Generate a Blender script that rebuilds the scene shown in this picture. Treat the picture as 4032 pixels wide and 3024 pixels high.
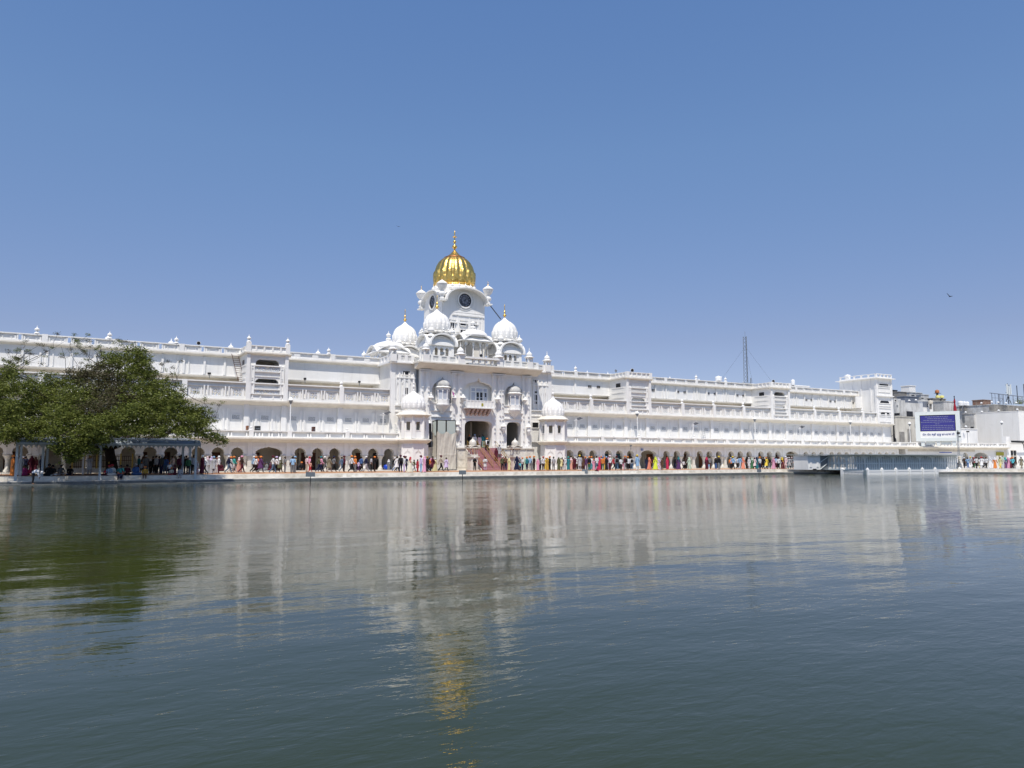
import bpy, math, random
import numpy as np
from mathutils import Vector
random.seed(7); RNG = np.random.default_rng(7)
R = math.radians
scene = bpy.context.scene
for o in list(bpy.data.objects): bpy.data.objects.remove(o, do_unlink=True)
COL = scene.collection

# ------------------------------------------------------------------ camera, sky, sun, exposure
F, CX, CY, HOR, CAMH = 3000.0, 2016.0, 1512.0, 1808.0, 1.45   # photo 4032x3024, world X runs along the facade
PITCH = math.atan((HOR-CY)/F); HEAD = R(60)
cam = bpy.data.cameras.new('camera'); co = bpy.data.objects.new('camera', cam); COL.objects.link(co)
co.location = (0, 0, CAMH); co.rotation_euler = (R(90)+PITCH, 0, HEAD-R(90))
cam.sensor_width = 36; cam.lens = F/4032*36; cam.clip_end = 6000; cam.clip_start = 0.1
scene.camera = co
SUN_AZ, SUN_EL = R(32), R(63)     # azimuth measured from -Y towards -X
w = bpy.data.worlds.new('World'); scene.world = w; w.use_nodes = True
nt = w.node_tree; nt.nodes.clear()
sky = nt.nodes.new('ShaderNodeTexSky'); sky.sky_type = 'NISHITA'; sky.sun_disc = False
sky.sun_elevation = SUN_EL; sky.sun_rotation = R(180)+SUN_AZ
sky.air_density = 1.0; sky.dust_density = 0.3; sky.ozone_density = 3.0; sky.altitude = 200
bg = nt.nodes.new('ShaderNodeBackground'); bg.inputs[1].default_value = 0.10
out = nt.nodes.new('ShaderNodeOutputWorld')
# grade the clear sky by elevation: a little bluer and brighter high up
tcw = nt.nodes.new('ShaderNodeTexCoord'); spw = nt.nodes.new('ShaderNodeSeparateXYZ'); rw_ = nt.nodes.new('ShaderNodeValToRGB')
er = rw_.color_ramp; er.elements[0].position = 0.0; er.elements[0].color = (.36, .38, .56, 1)
er.elements[1].position = 1.0; er.elements[1].color = (.56, .60, .68, 1)
for p_, c_ in ((.03, (.40, .40, .55)), (.08, (.47, .43, .52)), (.15, (.505, .44, .495)), (.38, (.615, .65, .70)), (.53, (.615, .70, .795))):
    e_ = er.elements.new(p_); e_.color = (*c_, 1)
mxw = nt.nodes.new('ShaderNodeVectorMath'); mxw.operation = 'MULTIPLY'; mxv = nt.nodes.new('ShaderNodeVectorMath'); mxv.operation = 'SCALE'; mxv.inputs['Scale'].default_value = 2.0
nt.links.new(tcw.outputs['Generated'], spw.inputs[0]); nt.links.new(spw.outputs['Z'], rw_.inputs[0])
nt.links.new(sky.outputs[0], mxw.inputs[0]); nt.links.new(rw_.outputs[0], mxw.inputs[1]); nt.links.new(mxw.outputs[0], mxv.inputs[0])
nt.links.new(mxv.outputs[0], bg.inputs[0]); nt.links.new(bg.outputs[0], out.inputs[0])
sl = bpy.data.lights.new('sun', 'SUN'); sl.energy = 4.7; sl.angle = R(0.5); sl.color = (1, 0.94, 0.85)
so = bpy.data.objects.new('sun', sl); COL.objects.link(so)
S = Vector((-math.sin(SUN_AZ)*math.cos(SUN_EL), -math.cos(SUN_AZ)*math.cos(SUN_EL), math.sin(SUN_EL)))
so.rotation_euler = S.to_track_quat('Z', 'Y').to_euler(); so.location = (0, 0, 60)
scene.view_settings.view_transform = 'Standard'; scene.view_settings.look = 'None'
scene.view_settings.exposure = 0.0; scene.view_settings.gamma = 1
scene.render.engine = 'CYCLES'
scene.cycles.max_bounces = 8

# ------------------------------------------------------------------ survey helpers: photo measurements -> metres on known planes
FW = (math.cos(HEAD), math.sin(HEAD)); RT = (math.sin(HEAD), -math.cos(HEAD))
def ray(px, py):
    x = (px-CX)/F; y = -(py-CY)/F
    h = math.cos(PITCH)-y*math.sin(PITCH); v = math.sin(PITCH)+y*math.cos(PITCH)
    return (FW[0]*h+RT[0]*x, FW[1]*h+RT[1]*x, v)
def at(px, py, Y):
    r = ray(px, py); t = Y/r[1]; return (r[0]*t, CAMH+r[2]*t)
def XX(px, Y, py=1700): return at(px, py, Y)[0]
def ZZ(px, py, Y): return at(px, py, Y)[1]
def ground(px, py, z=0):
    r = ray(px, py); t = (z-CAMH)/r[2]; return (r[0]*t, r[1]*t)
def depthpt(px, py, D):
    r = ray(px, py); h = r[0]*FW[0]+r[1]*FW[1]; t = D/h; return (r[0]*t, r[1]*t, CAMH+r[2]*t)

# ------------------------------------------------------------------ materials
MATS = {}
def newmat(name):
    m = bpy.data.materials.new(name); m.use_nodes = True
    MATS[name] = m; return m, m.node_tree, m.node_tree.nodes['Principled BSDF']
def mat(name, col, rough=0.7, metal=0.0, var=0.0, col2=None, scale=1.0, bump=0.0, bscale=20.0, spec=0.3, stretch=None):
    if name in MATS: return MATS[name]
    m, t, b = newmat(name)
    b.inputs['Base Color'].default_value = (*col, 1); b.inputs['Roughness'].default_value = rough
    b.inputs['Metallic'].default_value = metal; b.inputs['Specular IOR Level'].default_value = spec
    if col2 is not None or bump:
        tc = t.nodes.new('ShaderNodeTexCoord'); mp = t.nodes.new('ShaderNodeMapping')
        t.links.new(tc.outputs['Object'], mp.inputs[0])
        if stretch: mp.inputs['Scale'].default_value = stretch
    if col2 is not None:
        n = t.nodes.new('ShaderNodeTexNoise'); n.inputs['Scale'].default_value = scale; n.inputs['Detail'].default_value = 6
        n.inputs['Roughness'].default_value = 0.65
        r = t.nodes.new('ShaderNodeValToRGB'); r.color_ramp.elements[0].position = 0.38-var; r.color_ramp.elements[1].position = 0.66+var
        r.color_ramp.elements[0].color = (*col, 1); r.color_ramp.elements[1].color = (*col2, 1)
        t.links.new(mp.outputs[0], n.inputs['Vector']); t.links.new(n.outputs['Fac'], r.inputs[0]); t.links.new(r.outputs[0], b.inputs['Base Color'])
    if bump:
        n2 = t.nodes.new('ShaderNodeTexNoise'); n2.inputs['Scale'].default_value = bscale; n2.inputs['Detail'].default_value = 4
        bp = t.nodes.new('ShaderNodeBump'); bp.inputs['Strength'].default_value = 1; bp.inputs['Distance'].default_value = bump
        t.links.new(mp.outputs[0], n2.inputs['Vector']); t.links.new(n2.outputs['Fac'], bp.inputs['Height']); t.links.new(bp.outputs[0], b.inputs['Normal'])
    return m
def mk_white(name, c1, c2, streak):
    """painted plaster: broad mottling, patches of older paint and faint vertical rain streaks"""
    m, t, b = newmat(name); tc = t.nodes.new('ShaderNodeTexCoord')
    def nz(scale, sc3, d=6, lo=.35, hi=.7):
        mp = t.nodes.new('ShaderNodeMapping'); mp.inputs['Scale'].default_value = sc3; n = t.nodes.new('ShaderNodeTexNoise'); n.inputs['Scale'].default_value = scale; n.inputs['Detail'].default_value = d; n.inputs['Roughness'].default_value = .65
        r = t.nodes.new('ShaderNodeMapRange'); r.inputs[1].default_value = lo; r.inputs[2].default_value = hi; t.links.new(tc.outputs['Object'], mp.inputs[0]); t.links.new(mp.outputs[0], n.inputs['Vector']); t.links.new(n.outputs['Fac'], r.inputs[0]); return r.outputs[0], n
    def mix(f, a, b_):
        x = t.nodes.new('ShaderNodeMix'); x.data_type = 'RGBA'
        t.links.new(f, x.inputs[0])
        for q, k in ((a, 6), (b_, 7)):
            if isinstance(q, tuple): x.inputs[k].default_value = (*q, 1)
            else: t.links.new(q, x.inputs[k])
        return x.outputs[2]
    f1, n1 = nz(.5, (1, 1, .5)); f2, n2 = nz(1.0, (2.6, 2.6, .14), 4, .55, .80); f3, n3 = nz(.16, (1, 1, 1.4), 2, .52, .56)
    c = mix(f1, c1, c2); c = mix(f2, c, tuple(q*streak for q in c2)); k = t.nodes.new('ShaderNodeMath'); k.operation = 'MULTIPLY'; k.inputs[1].default_value = .35; t.links.new(f3, k.inputs[0]); c = mix(k.outputs[0], c, tuple(q*.93 for q in c2))
    t.links.new(c, b.inputs['Base Color']); b.inputs['Roughness'].default_value = .75; b.inputs['Specular IOR Level'].default_value = .3
    bp = t.nodes.new('ShaderNodeBump'); bp.inputs['Distance'].default_value = .006; t.links.new(n2.outputs['Fac'], bp.inputs['Height']); t.links.new(bp.outputs[0], b.inputs['Normal']); return m
WHITE = mk_white('whitewash', (0.83, 0.82, 0.79), (0.77, 0.755, 0.715), .88)
WHITE2 = mk_white('whitewash_trim', (0.84, 0.83, 0.80), (0.79, 0.775, 0.74), .90)
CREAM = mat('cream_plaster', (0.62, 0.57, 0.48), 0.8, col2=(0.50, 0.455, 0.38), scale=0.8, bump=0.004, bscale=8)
MARBLE = mat('marble', (0.74, 0.70, 0.62), 0.35, col2=(0.50, 0.46, 0.40), scale=1.1, bump=0.002, bscale=5, spec=0.5)
WETSTONE = mat('wet_stone', (0.10, 0.105, 0.10), 0.35, col2=(0.16, 0.165, 0.155), scale=2.0, spec=0.5)
GOLD = mat('gilding', (0.92, 0.62, 0.18), 0.36, 1.0, col2=(0.74, 0.46, 0.11), scale=2.2, bump=0.05, bscale=4)
COPPER = mat('copper_band', (0.25, 0.09, 0.04), 0.5, 0.6)
DARK = mat('dark_glass', (0.012, 0.012, 0.014), 0.25, spec=0.5)
BLACKM = mat('black_metal', (0.02, 0.02, 0.022), 0.5)
GREYM = mat('grey_metal', (0.22, 0.24, 0.26), 0.45, 0.3)
STEEL = mat('painted_steel', (0.42, 0.46, 0.48), 0.5, 0.2)
WOOD = mat('brown_door_wood', (0.10, 0.035, 0.018), 0.5, col2=(0.06, 0.02, 0.012), scale=3)
WOOD2 = mat('orange_door_wood', (0.26, 0.10, 0.03), 0.5, col2=(0.18, 0.06, 0.02), scale=3)
BLUED = mat('blue_door_paint', (0.02, 0.11, 0.17), 0.5)
PALEBLUE = mat('pale_blue_glazing', (0.47, 0.50, 0.56), 0.4)
CLOTHS = mat('sheet_cloth', (0.55, 0.52, 0.45), 0.9, col2=(0.48, 0.45, 0.39), scale=2, bump=0.02, bscale=2)
CORR = mat('corrugated_sheet', (0.44, 0.49, 0.46), 0.8)
RED = mat('red_carpet_shade', (0.26, 0.05, 0.06), 0.9)
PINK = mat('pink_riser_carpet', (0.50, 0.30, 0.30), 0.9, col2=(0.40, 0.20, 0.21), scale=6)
BRASS = mat('brass_rail', (0.50, 0.33, 0.09), 0.4, 0.6)
GREYW = mat('grey_cement', (0.30, 0.285, 0.26), 0.9, col2=(0.17, 0.16, 0.145), scale=0.9, bump=0.01, bscale=5)
GREYW2 = mat('weathered_white', (0.62, 0.62, 0.60), 0.85, col2=(0.36, 0.35, 0.33), scale=0.7, bump=0.008, bscale=5, stretch=(1, 1, 0.5))
OLDW = mat('old_cream_wall', (0.60, 0.57, 0.50), 0.85, col2=(0.40, 0.37, 0.31), scale=0.6, bump=0.01, bscale=4, stretch=(1, 1, 0.4))
BLUEG = mat('blue_grey_wall', (0.17, 0.19, 0.23), 0.8)
BRICK = mat('brown_brick', (0.20, 0.10, 0.07), 0.9, col2=(0.28, 0.22, 0.17), scale=1.5)
YELLOW = mat('yellow_paint', (0.75, 0.70, 0.25), 0.6)
OLIVEY = mat('olive_yellow_board', (0.36, 0.33, 0.04), 0.5)
ORANGE = mat('orange_plastic', (0.45, 0.17, 0.07), 0.6)
BLUEP = mat('blue_plastic', (0.01, 0.06, 0.50), 0.35)
BLUES = mat('blue_sign', (0.03, 0.13, 0.42), 0.5)
NAVYL = mat('navy_lettering', (0.01, 0.035, 0.22), 0.6)
PLASTW = mat('white_plastic', (0.80, 0.80, 0.78), 0.4)
CANOPY = mat('canopy_sheet', (0.34, 0.39, 0.44), 0.35, 0.3)
CANVAL = mat('canopy_valance', (0.36, 0.38, 0.40), 0.6)
BARK = mat('bark', (0.045, 0.034, 0.026), 0.9, col2=(0.02, 0.016, 0.012), scale=4, bump=0.03, bscale=10)
FLAGM = mat('dark_red_cloth', (0.30, 0.015, 0.03), 0.8)
FLAGO = mat('saffron_cloth', (0.85, 0.25, 0.02), 0.8)
SOLAR = mat('solar_panel', (0.05, 0.055, 0.07), 0.25)
CABLE = mat('cable', (0.03, 0.03, 0.032), 0.7)
GREEN = mat('green_leaf_plain', (0.05, 0.085, 0.02), 0.7)
PALEG = mat('pale_grey_panel', (0.66, 0.70, 0.69), 0.5)
LATT = mat('lattice_paint', (0.62, 0.67, 0.67), 0.55)
LATTB = mat('lattice_gap_shade', (0.20, 0.25, 0.27), 0.7)
TINROOF = mat('tin_roof', (0.40, 0.44, 0.44), 0.4, 0.3)
DULLPINK = mat('faded_pink_wash', (0.48, 0.37, 0.33), 0.8)

def mk_carpet():
    m, t, b = newmat('walkway_carpet')
    tc = t.nodes.new('ShaderNodeTexCoord'); n = t.nodes.new('ShaderNodeTexNoise'); n.inputs['Scale'].default_value = 0.5; n.inputs['Detail'].default_value = 5
    r = t.nodes.new('ShaderNodeValToRGB'); r.color_ramp.elements[0].color = (0.34, 0.15, 0.07, 1); r.color_ramp.elements[1].color = (0.50, 0.30, 0.16, 1)
    r.color_ramp.elements[0].position = 0.35; r.color_ramp.elements[1].position = 0.65
    t.links.new(tc.outputs['Object'], n.inputs[0]); t.links.new(n.outputs['Fac'], r.inputs[0]); t.links.new(r.outputs[0], b.inputs['Base Color'])
    b.inputs['Roughness'].default_value = 0.95; return m
CARPET = mk_carpet()
def mk_marble_block():
    m, t, b = newmat('marble_blocks')
    tc = t.nodes.new('ShaderNodeTexCoord'); mp = t.nodes.new('ShaderNodeMapping'); mp.inputs['Scale'].default_value = (0.42, 0.42, 0.0)
    v = t.nodes.new('ShaderNodeTexVoronoi'); v.distance = 'CHEBYCHEV'; v.inputs['Scale'].default_value = 1.0; v.inputs['Randomness'].default_value = 0.5
    r = t.nodes.new('ShaderNodeValToRGB'); r.color_ramp.elements[0].color = (0.62, 0.575, 0.49, 1); r.color_ramp.elements[1].color = (0.76, 0.73, 0.66, 1)
    n = t.nodes.new('ShaderNodeTexNoise'); n.inputs['Scale'].default_value = 2.2; n.inputs['Detail'].default_value = 7
    r2 = t.nodes.new('ShaderNodeValToRGB'); r2.color_ramp.elements[0].color = (0.72, 0.70, 0.66, 1); r2.color_ramp.elements[0].position = 0.3; r2.color_ramp.elements[1].position = 0.6
    mx = t.nodes.new('ShaderNodeMix'); mx.data_type = 'RGBA'; mx.blend_type = 'MULTIPLY'; mx.inputs[0].default_value = 1
    t.links.new(tc.outputs['Object'], mp.inputs[0]); t.links.new(mp.outputs[0], v.inputs['Vector'])
    t.links.new(v.outputs['Color'], r.inputs[0]); t.links.new(tc.outputs['Object'], n.inputs['Vector']); t.links.new(n.outputs['Fac'], r2.inputs[0])
    t.links.new(r.outputs[0], mx.inputs[6]); t.links.new(r2.outputs[0], mx.inputs[7]); t.links.new(mx.outputs[2], b.inputs['Base Color'])
    b.inputs['Roughness'].default_value = 0.45; return m
MBLOCK = mk_marble_block()
def mk_jali(name, dark, tints, scale=9.0):
    m, t, b = newmat(name)
    tc = t.nodes.new('ShaderNodeTexCoord'); mp = t.nodes.new('ShaderNodeMapping'); mp.inputs['Scale'].default_value = (scale, 0.0, scale)
    v = t.nodes.new('ShaderNodeTexVoronoi'); v.feature = 'DISTANCE_TO_EDGE'; v.inputs['Scale'].default_value = 1; v.inputs['Randomness'].default_value = 0.35
    v2 = t.nodes.new('ShaderNodeTexVoronoi'); v2.inputs['Scale'].default_value = 1; v2.inputs['Randomness'].default_value = 0.35
    st = t.nodes.new('ShaderNodeMath'); st.operation = 'GREATER_THAN'; st.inputs[1].default_value = 0.16
    sp = t.nodes.new('ShaderNodeSeparateColor'); r = t.nodes.new('ShaderNodeValToRGB'); r.color_ramp.interpolation = 'CONSTANT'
    cr = r.color_ramp; cr.elements[0].color = (*tints[0], 1); cr.elements[1].color = (*tints[1], 1); cr.elements[1].position = 0.35
    for i, c in enumerate(tints[2:]):
        e = cr.elements.new(0.55+0.15*i); e.color = (*c, 1)
    mx = t.nodes.new('ShaderNodeMix'); mx.data_type = 'RGBA'; mx.inputs[6].default_value = (0.76, 0.76, 0.74, 1)
    t.links.new(tc.outputs['Object'], mp.inputs[0])
    for q in (v, v2): t.links.new(mp.outputs[0], q.inputs['Vector'])
    t.links.new(v.outputs['Distance'], st.inputs[0]); t.links.new(v2.outputs['Color'], sp.inputs[0]); t.links.new(sp.outputs[0], r.inputs[0])
    t.links.new(st.outputs[0], mx.inputs[0]); t.links.new(r.outputs[0], mx.inputs[7]); t.links.new(mx.outputs[2], b.inputs['Base Color'])
    b.inputs['Roughness'].default_value = 0.7; return m
JALI = mk_jali('coloured_jali', 0, [(0.10, 0.12, 0.17), (0.45, 0.36, 0.16), (0.16, 0.24, 0.42), (0.60, 0.58, 0.52), (0.05, 0.05, 0.06)])
JALIP = mk_jali('pale_jali', 0, [(0.40, 0.40, 0.39), (0.55, 0.54, 0.50), (0.60, 0.57, 0.48), (0.33, 0.33, 0.33)])
JALIG = mk_jali('grey_jali', 0, [(0.10, 0.10, 0.11), (0.16, 0.16, 0.17), (0.22, 0.22, 0.23), (0.07, 0.07, 0.08)], 8)
def mk_cloth():
    m, t, b = newmat('garment_cloth')
    oi = t.nodes.new('ShaderNodeObjectInfo'); tc = t.nodes.new('ShaderNodeTexCoord'); n = t.nodes.new('ShaderNodeTexNoise'); n.inputs['Scale'].default_value = 9; n.inputs['Detail'].default_value = 3
    mp = t.nodes.new('ShaderNodeMapRange'); mp.inputs[3].default_value = 0.82; mp.inputs[4].default_value = 1.12
    mx = t.nodes.new('ShaderNodeMix'); mx.data_type = 'RGBA'; mx.blend_type = 'MULTIPLY'; mx.inputs[0].default_value = 1
    t.links.new(tc.outputs['Object'], n.inputs['Vector']); t.links.new(n.outputs['Fac'], mp.inputs[0])
    t.links.new(oi.outputs['Color'], mx.inputs[6]); t.links.new(mp.outputs[0], mx.inputs[7]); t.links.new(mx.outputs[2], b.inputs['Base Color'])
    bp = t.nodes.new('ShaderNodeBump'); bp.inputs['Distance'].default_value = 0.02; t.links.new(n.outputs['Fac'], bp.inputs['Height']); t.links.new(bp.outputs[0], b.inputs['Normal'])
    b.inputs['Roughness'].default_value = 0.85; b.inputs['Specular IOR Level'].default_value = 0.2; return m
CLOTH = mk_cloth()
SKIN = mat('skin', (0.26, 0.135, 0.08), 0.55)
SKINEYE = mat('eye_dark', (0.02, 0.015, 0.012), 0.3)
HAIR = mat('black_hair', (0.012, 0.010, 0.009), 0.5)
def mk_leaf(name, cols):
    m, t, b = newmat(name)
    g = t.nodes.new('ShaderNodeNewGeometry'); r = t.nodes.new('ShaderNodeValToRGB')
    r.color_ramp.elements[0].color = (*cols[0], 1); r.color_ramp.elements[1].color = (*cols[-1], 1)
    for i, c in enumerate(cols[1:-1]):
        e = r.color_ramp.elements.new((i+1)/(len(cols)-1)); e.color = (*c, 1)
    t.links.new(g.outputs['Random Per Island'], r.inputs[0]); t.links.new(r.outputs[0], b.inputs['Base Color'])
    b.inputs['Roughness'].default_value = 0.6; b.inputs['Specular IOR Level'].default_value = 0.25
    tr = t.nodes.new('ShaderNodeBsdfTranslucent'); t.links.new(r.outputs[0], tr.inputs[0])
    ms = t.nodes.new('ShaderNodeMixShader'); ms.inputs[0].default_value = 0.3
    o = t.nodes['Material Output']; t.links.new(b.outputs[0], ms.inputs[1]); t.links.new(tr.outputs[0], ms.inputs[2]); t.links.new(ms.outputs[0], o.inputs[0])
    return m
LEAF = mk_leaf('tree_leaf', [(0.05, 0.065, 0.012), (0.11, 0.135, 0.022), (0.16, 0.185, 0.032), (0.24, 0.26, 0.07)])
LEAFB = mk_leaf('dry_twig_leaf', [(0.055, 0.045, 0.025), (0.10, 0.085, 0.04), (0.11, 0.12, 0.045)])
def mk_water():
    m, t, b = newmat('pool_water')
    b.inputs['Base Color'].default_value = (0.025, 0.033, 0.009, 1); b.inputs['Roughness'].default_value = 0.03
    b.inputs['IOR'].default_value = 1.333; b.inputs['Specular IOR Level'].default_value = 0.5
    tc = t.nodes.new('ShaderNodeTexCoord')
    def nz(sx, sy, rot, detail, rough=0.5, dist=0.0):
        mp = t.nodes.new('ShaderNodeMapping'); mp.inputs['Scale'].default_value = (sx, sy, 1); mp.inputs['Rotation'].default_value = (0, 0, rot)
        n = t.nodes.new('ShaderNodeTexNoise'); n.inputs['Scale'].default_value = 1; n.inputs['Detail'].default_value = detail; n.inputs['Roughness'].default_value = rough
        n.inputs['Distortion'].default_value = dist
        t.links.new(tc.outputs['Object'], mp.inputs[0]); t.links.new(mp.outputs[0], n.inputs['Vector']); return n
    sw = nz(0.16, 0.42, R(30), 2); a = nz(0.7, 1.3, R(25), 2); c = nz(2.6, 6.0, R(38), 3, 0.55, 0.4); d = nz(9, 15, R(20), 2, 0.5)
    patch = nz(0.045, 0.07, R(10), 2)
    pr = t.nodes.new('ShaderNodeMapRange'); pr.inputs[1].default_value = 0.35; pr.inputs[2].default_value = 0.65; pr.inputs[3].default_value = 0.5; pr.inputs[4].default_value = 2.1
    t.links.new(patch.outputs['Fac'], pr.inputs[0])
    def mul(x, k):
        q = t.nodes.new('ShaderNodeMath'); q.operation = 'MULTIPLY'; q.inputs[1].default_value = k; t.links.new(x, q.inputs[0]); return q.outputs[0]
    def add(x, y):
        q = t.nodes.new('ShaderNodeMath'); q.operation = 'ADD'; t.links.new(x, q.inputs[0]); t.links.new(y, q.inputs[1]); return q.outputs[0]
    small = add(mul(c.outputs['Fac'], 0.0036), mul(d.outputs['Fac'], 0.0007))
    q = t.nodes.new('ShaderNodeMath'); q.operation = 'MULTIPLY'; t.links.new(small, q.inputs[0]); t.links.new(pr.outputs[0], q.inputs[1])
    sx_ = t.nodes.new('ShaderNodeSeparateXYZ'); t.links.new(tc.outputs['Object'], sx_.inputs[0])
    fy = t.nodes.new('ShaderNodeMapRange'); fy.interpolation_type = 'SMOOTHSTEP'; fy.inputs[1].default_value = 3; fy.inputs[2].default_value = 50; fy.inputs[3].default_value = 1.0; fy.inputs[4].default_value = 3.6; t.links.new(sx_.outputs['Y'], fy.inputs[0])
    qq = t.nodes.new('ShaderNodeMath'); qq.operation = 'MULTIPLY'; t.links.new(q.outputs[0], qq.inputs[0]); t.links.new(fy.outputs[0], qq.inputs[1])   # the breeze ruffles the far side more
    h = add(add(mul(a.outputs['Fac'], 0.011), mul(sw.outputs['Fac'], 0.045)), qq.outputs[0])
    bp = t.nodes.new('ShaderNodeBump'); bp.inputs['Strength'].default_value = 1.0; bp.inputs['Distance'].default_value = 1.0
    t.links.new(h, bp.inputs['Height']); t.links.new(bp.outputs[0], b.inputs['Normal']); return m
WATER = mk_water()
SCREEN = None
def mk_screen():
    m, t, b = newmat('led_screen'); b.inputs['Base Color'].default_value = (0.02, 0.02, 0.12, 1); b.inputs['Roughness'].default_value = 0.4
    b.inputs['Emission Color'].default_value = (0.035, 0.03, 0.22, 1); b.inputs['Emission Strength'].default_value = 0.55; return m
SCREEN = mk_screen()
SCRTXT = mat('screen_lettering', (0.30, 0.32, 0.36), 0.6)

# ------------------------------------------------------------------ mesh building
WOFF = {}
class MB:
    def __init__(s): s.v = []; s.f = []; s.m = []; s.mi = 0
    def add(s, vs, fs):
        k = len(s.v); s.v.extend(vs); s.f.extend([tuple(i+k for i in f) for f in fs]); s.m.extend([s.mi]*len(fs)); return s
    def box(s, x0, x1, y0, y1, z0, z1, j=0.0016):
        e = random.uniform(0.0002, j)
        x0 -= e; x1 += e; y0 -= e; y1 += e; z0 -= e; z1 += e
        return s.add([(x0, y0, z0), (x1, y0, z0), (x1, y1, z0), (x0, y1, z0), (x0, y0, z1), (x1, y0, z1), (x1, y1, z1), (x0, y1, z1)],
                     [(0, 3, 2, 1), (4, 5, 6, 7), (0, 1, 5, 4), (1, 2, 6, 5), (2, 3, 7, 6), (3, 0, 4, 7)])
    def prism(s, pts, a, b, axis='y'):
        n = len(pts)
        if axis == 'y': g = lambda p, t: (p[0], t, p[1])
        elif axis == 'z': g = lambda p, t: (p[0], p[1], t)
        else: g = lambda p, t: (t, p[0], p[1])
        vs = [g(p, a) for p in pts]+[g(p, b) for p in pts]
        return s.add(vs, [tuple(range(n)), tuple(range(2*n-1, n-1, -1))]+[(i, i+n, (i+1) % n+n, (i+1) % n) for i in range(n)])
    def taper(s, cx, cy, z0, z1, w0, w1, d0=None, d1=None):
        d0 = w0 if d0 is None else d0; d1 = w1 if d1 is None else d1
        vs = [(cx-w0, cy-d0, z0), (cx+w0, cy-d0, z0), (cx+w0, cy+d0, z0), (cx-w0, cy+d0, z0), (cx-w1, cy-d1, z1), (cx+w1, cy-d1, z1), (cx+w1, cy+d1, z1), (cx-w1, cy+d1, z1)]
        return s.add(vs, [(0, 3, 2, 1), (4, 5, 6, 7), (0, 1, 5, 4), (1, 2, 6, 5), (2, 3, 7, 6), (3, 0, 4, 7)])
    def lathe(s, cx, cy, prof, n=14, mod=None, ph=0.0, sq=None):
        vs = []; fs = []; m = len(prof)
        for r, z in prof:
            for k in range(n):
                a = 2*math.pi*k/n+ph; rr = r*(mod(a, z) if mod else 1)
                if sq: c, q = math.cos(a), math.sin(a); f = 1/max(abs(c), abs(q)); rr *= (1-sq)+sq*f
                vs.append((cx+rr*math.cos(a), cy+rr*math.sin(a), z))
        for i in range(m-1):
            for k in range(n):
                k2 = (k+1) % n; fs.append((i*n+k, i*n+k2, (i+1)*n+k2, (i+1)*n+k))
        fs.append(tuple(range(n-1, -1, -1))); fs.append(tuple((m-1)*n+k for k in range(n)))
        return s.add(vs, fs)
    def tube(s, p, q, r0, r1=None, n=6, caps=True):
        r1 = r0 if r1 is None else r1; p = Vector(p); q = Vector(q); d = (q-p).normalized()
        u = d.cross(Vector((0, 0, 1)) if abs(d.z) < 0.9 else Vector((1, 0, 0))).normalized(); v = d.cross(u)
        vs = []
        for c, r in ((p, r0), (q, r1)):
            for k in range(n):
                a = 2*math.pi*k/n; vs.append(tuple(c+u*(r*math.cos(a))+v*(r*math.sin(a))))
        fs = [(k, (k+1) % n, (k+1) % n+n, k+n) for k in range(n)]
        if caps: fs += [tuple(range(n-1, -1, -1)), tuple(range(n, 2*n))]
        return s.add(vs, fs)
    def path(s, pts, r, n=5):
        for a, b in zip(pts, pts[1:]): s.tube(a, b, r, r, n)
        return s
    def ball(s, c, r, n=10, m=6, sc=(1, 1, 1)):
        pr = [(max(1e-4, math.sin(math.pi*i/m)), -math.cos(math.pi*i/m)) for i in range(m+1)]
        vs = []; fs = []
        for a, z in pr:
            for k in range(n):
                t = 2*math.pi*k/n; vs.append((c[0]+r*sc[0]*a*math.cos(t), c[1]+r*sc[1]*a*math.sin(t), c[2]+r*sc[2]*z))
        for i in range(m):
            for k in range(n):
                k2 = (k+1) % n; fs.append((i*n+k, i*n+k2, (i+1)*n+k2, (i+1)*n+k))
        return s.add(vs, fs)
    def merge(s, o, mi=1):
        k = len(s.v); s.v.extend(o.v); s.f.extend([tuple(i+k for i in f) for f in o.f]); s.m.extend([mi]*len(o.f)); return s
    def rot(s, ang, c=(0, 0), start=0):
        ca, sa = math.cos(ang), math.sin(ang)
        for i in range(start, len(s.v)):
            x, y, z = s.v[i]; x -= c[0]; y -= c[1]; s.v[i] = (c[0]+x*ca-y*sa, c[1]+x*sa+y*ca, z)
        return s
    def move(s, dx, dy, dz, start=0):
        for i in range(start, len(s.v)): x, y, z = s.v[i]; s.v[i] = (x+dx, y+dy, z+dz)
        return s
    def build(s, name, mats, parent=None, smooth=False, label=None):
        o_ = WOFF.get(parent.name, (0, 0, 0)) if parent else (0, 0, 0)
        me = bpy.data.meshes.new(name)
        me.from_pydata([(x-o_[0], y-o_[1], z-o_[2]) for x, y, z in s.v], [], s.f)
        for m in (mats if isinstance(mats, (list, tuple)) else [mats]): me.materials.append(m)
        me.polygons.foreach_set('material_index', s.m)
        if smooth: me.polygons.foreach_set('use_smooth', [True]*len(s.f))
        me.update()
        o = bpy.data.objects.new(name, me); COL.objects.link(o)
        if parent: o.parent = parent; WOFF[o.name] = o_
        if label: o['label'] = label
        return o
def tag(o, label, cat=None, group=None, kind=None):
    if label: o['label'] = label
    if cat: o['category'] = cat
    if group: o['group'] = group
    if kind: o['kind'] = kind
    return o
def thing(name, loc, label, cat, group=None, rz=0.0):
    o = bpy.data.objects.new(name, None); COL.objects.link(o); o.location = loc; o.rotation_euler.z = rz
    o.empty_display_size = 0.3; WOFF[o.name] = tuple(loc) if rz == 0.0 else (0, 0, 0)
    return tag(o, label, cat, group)
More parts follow.
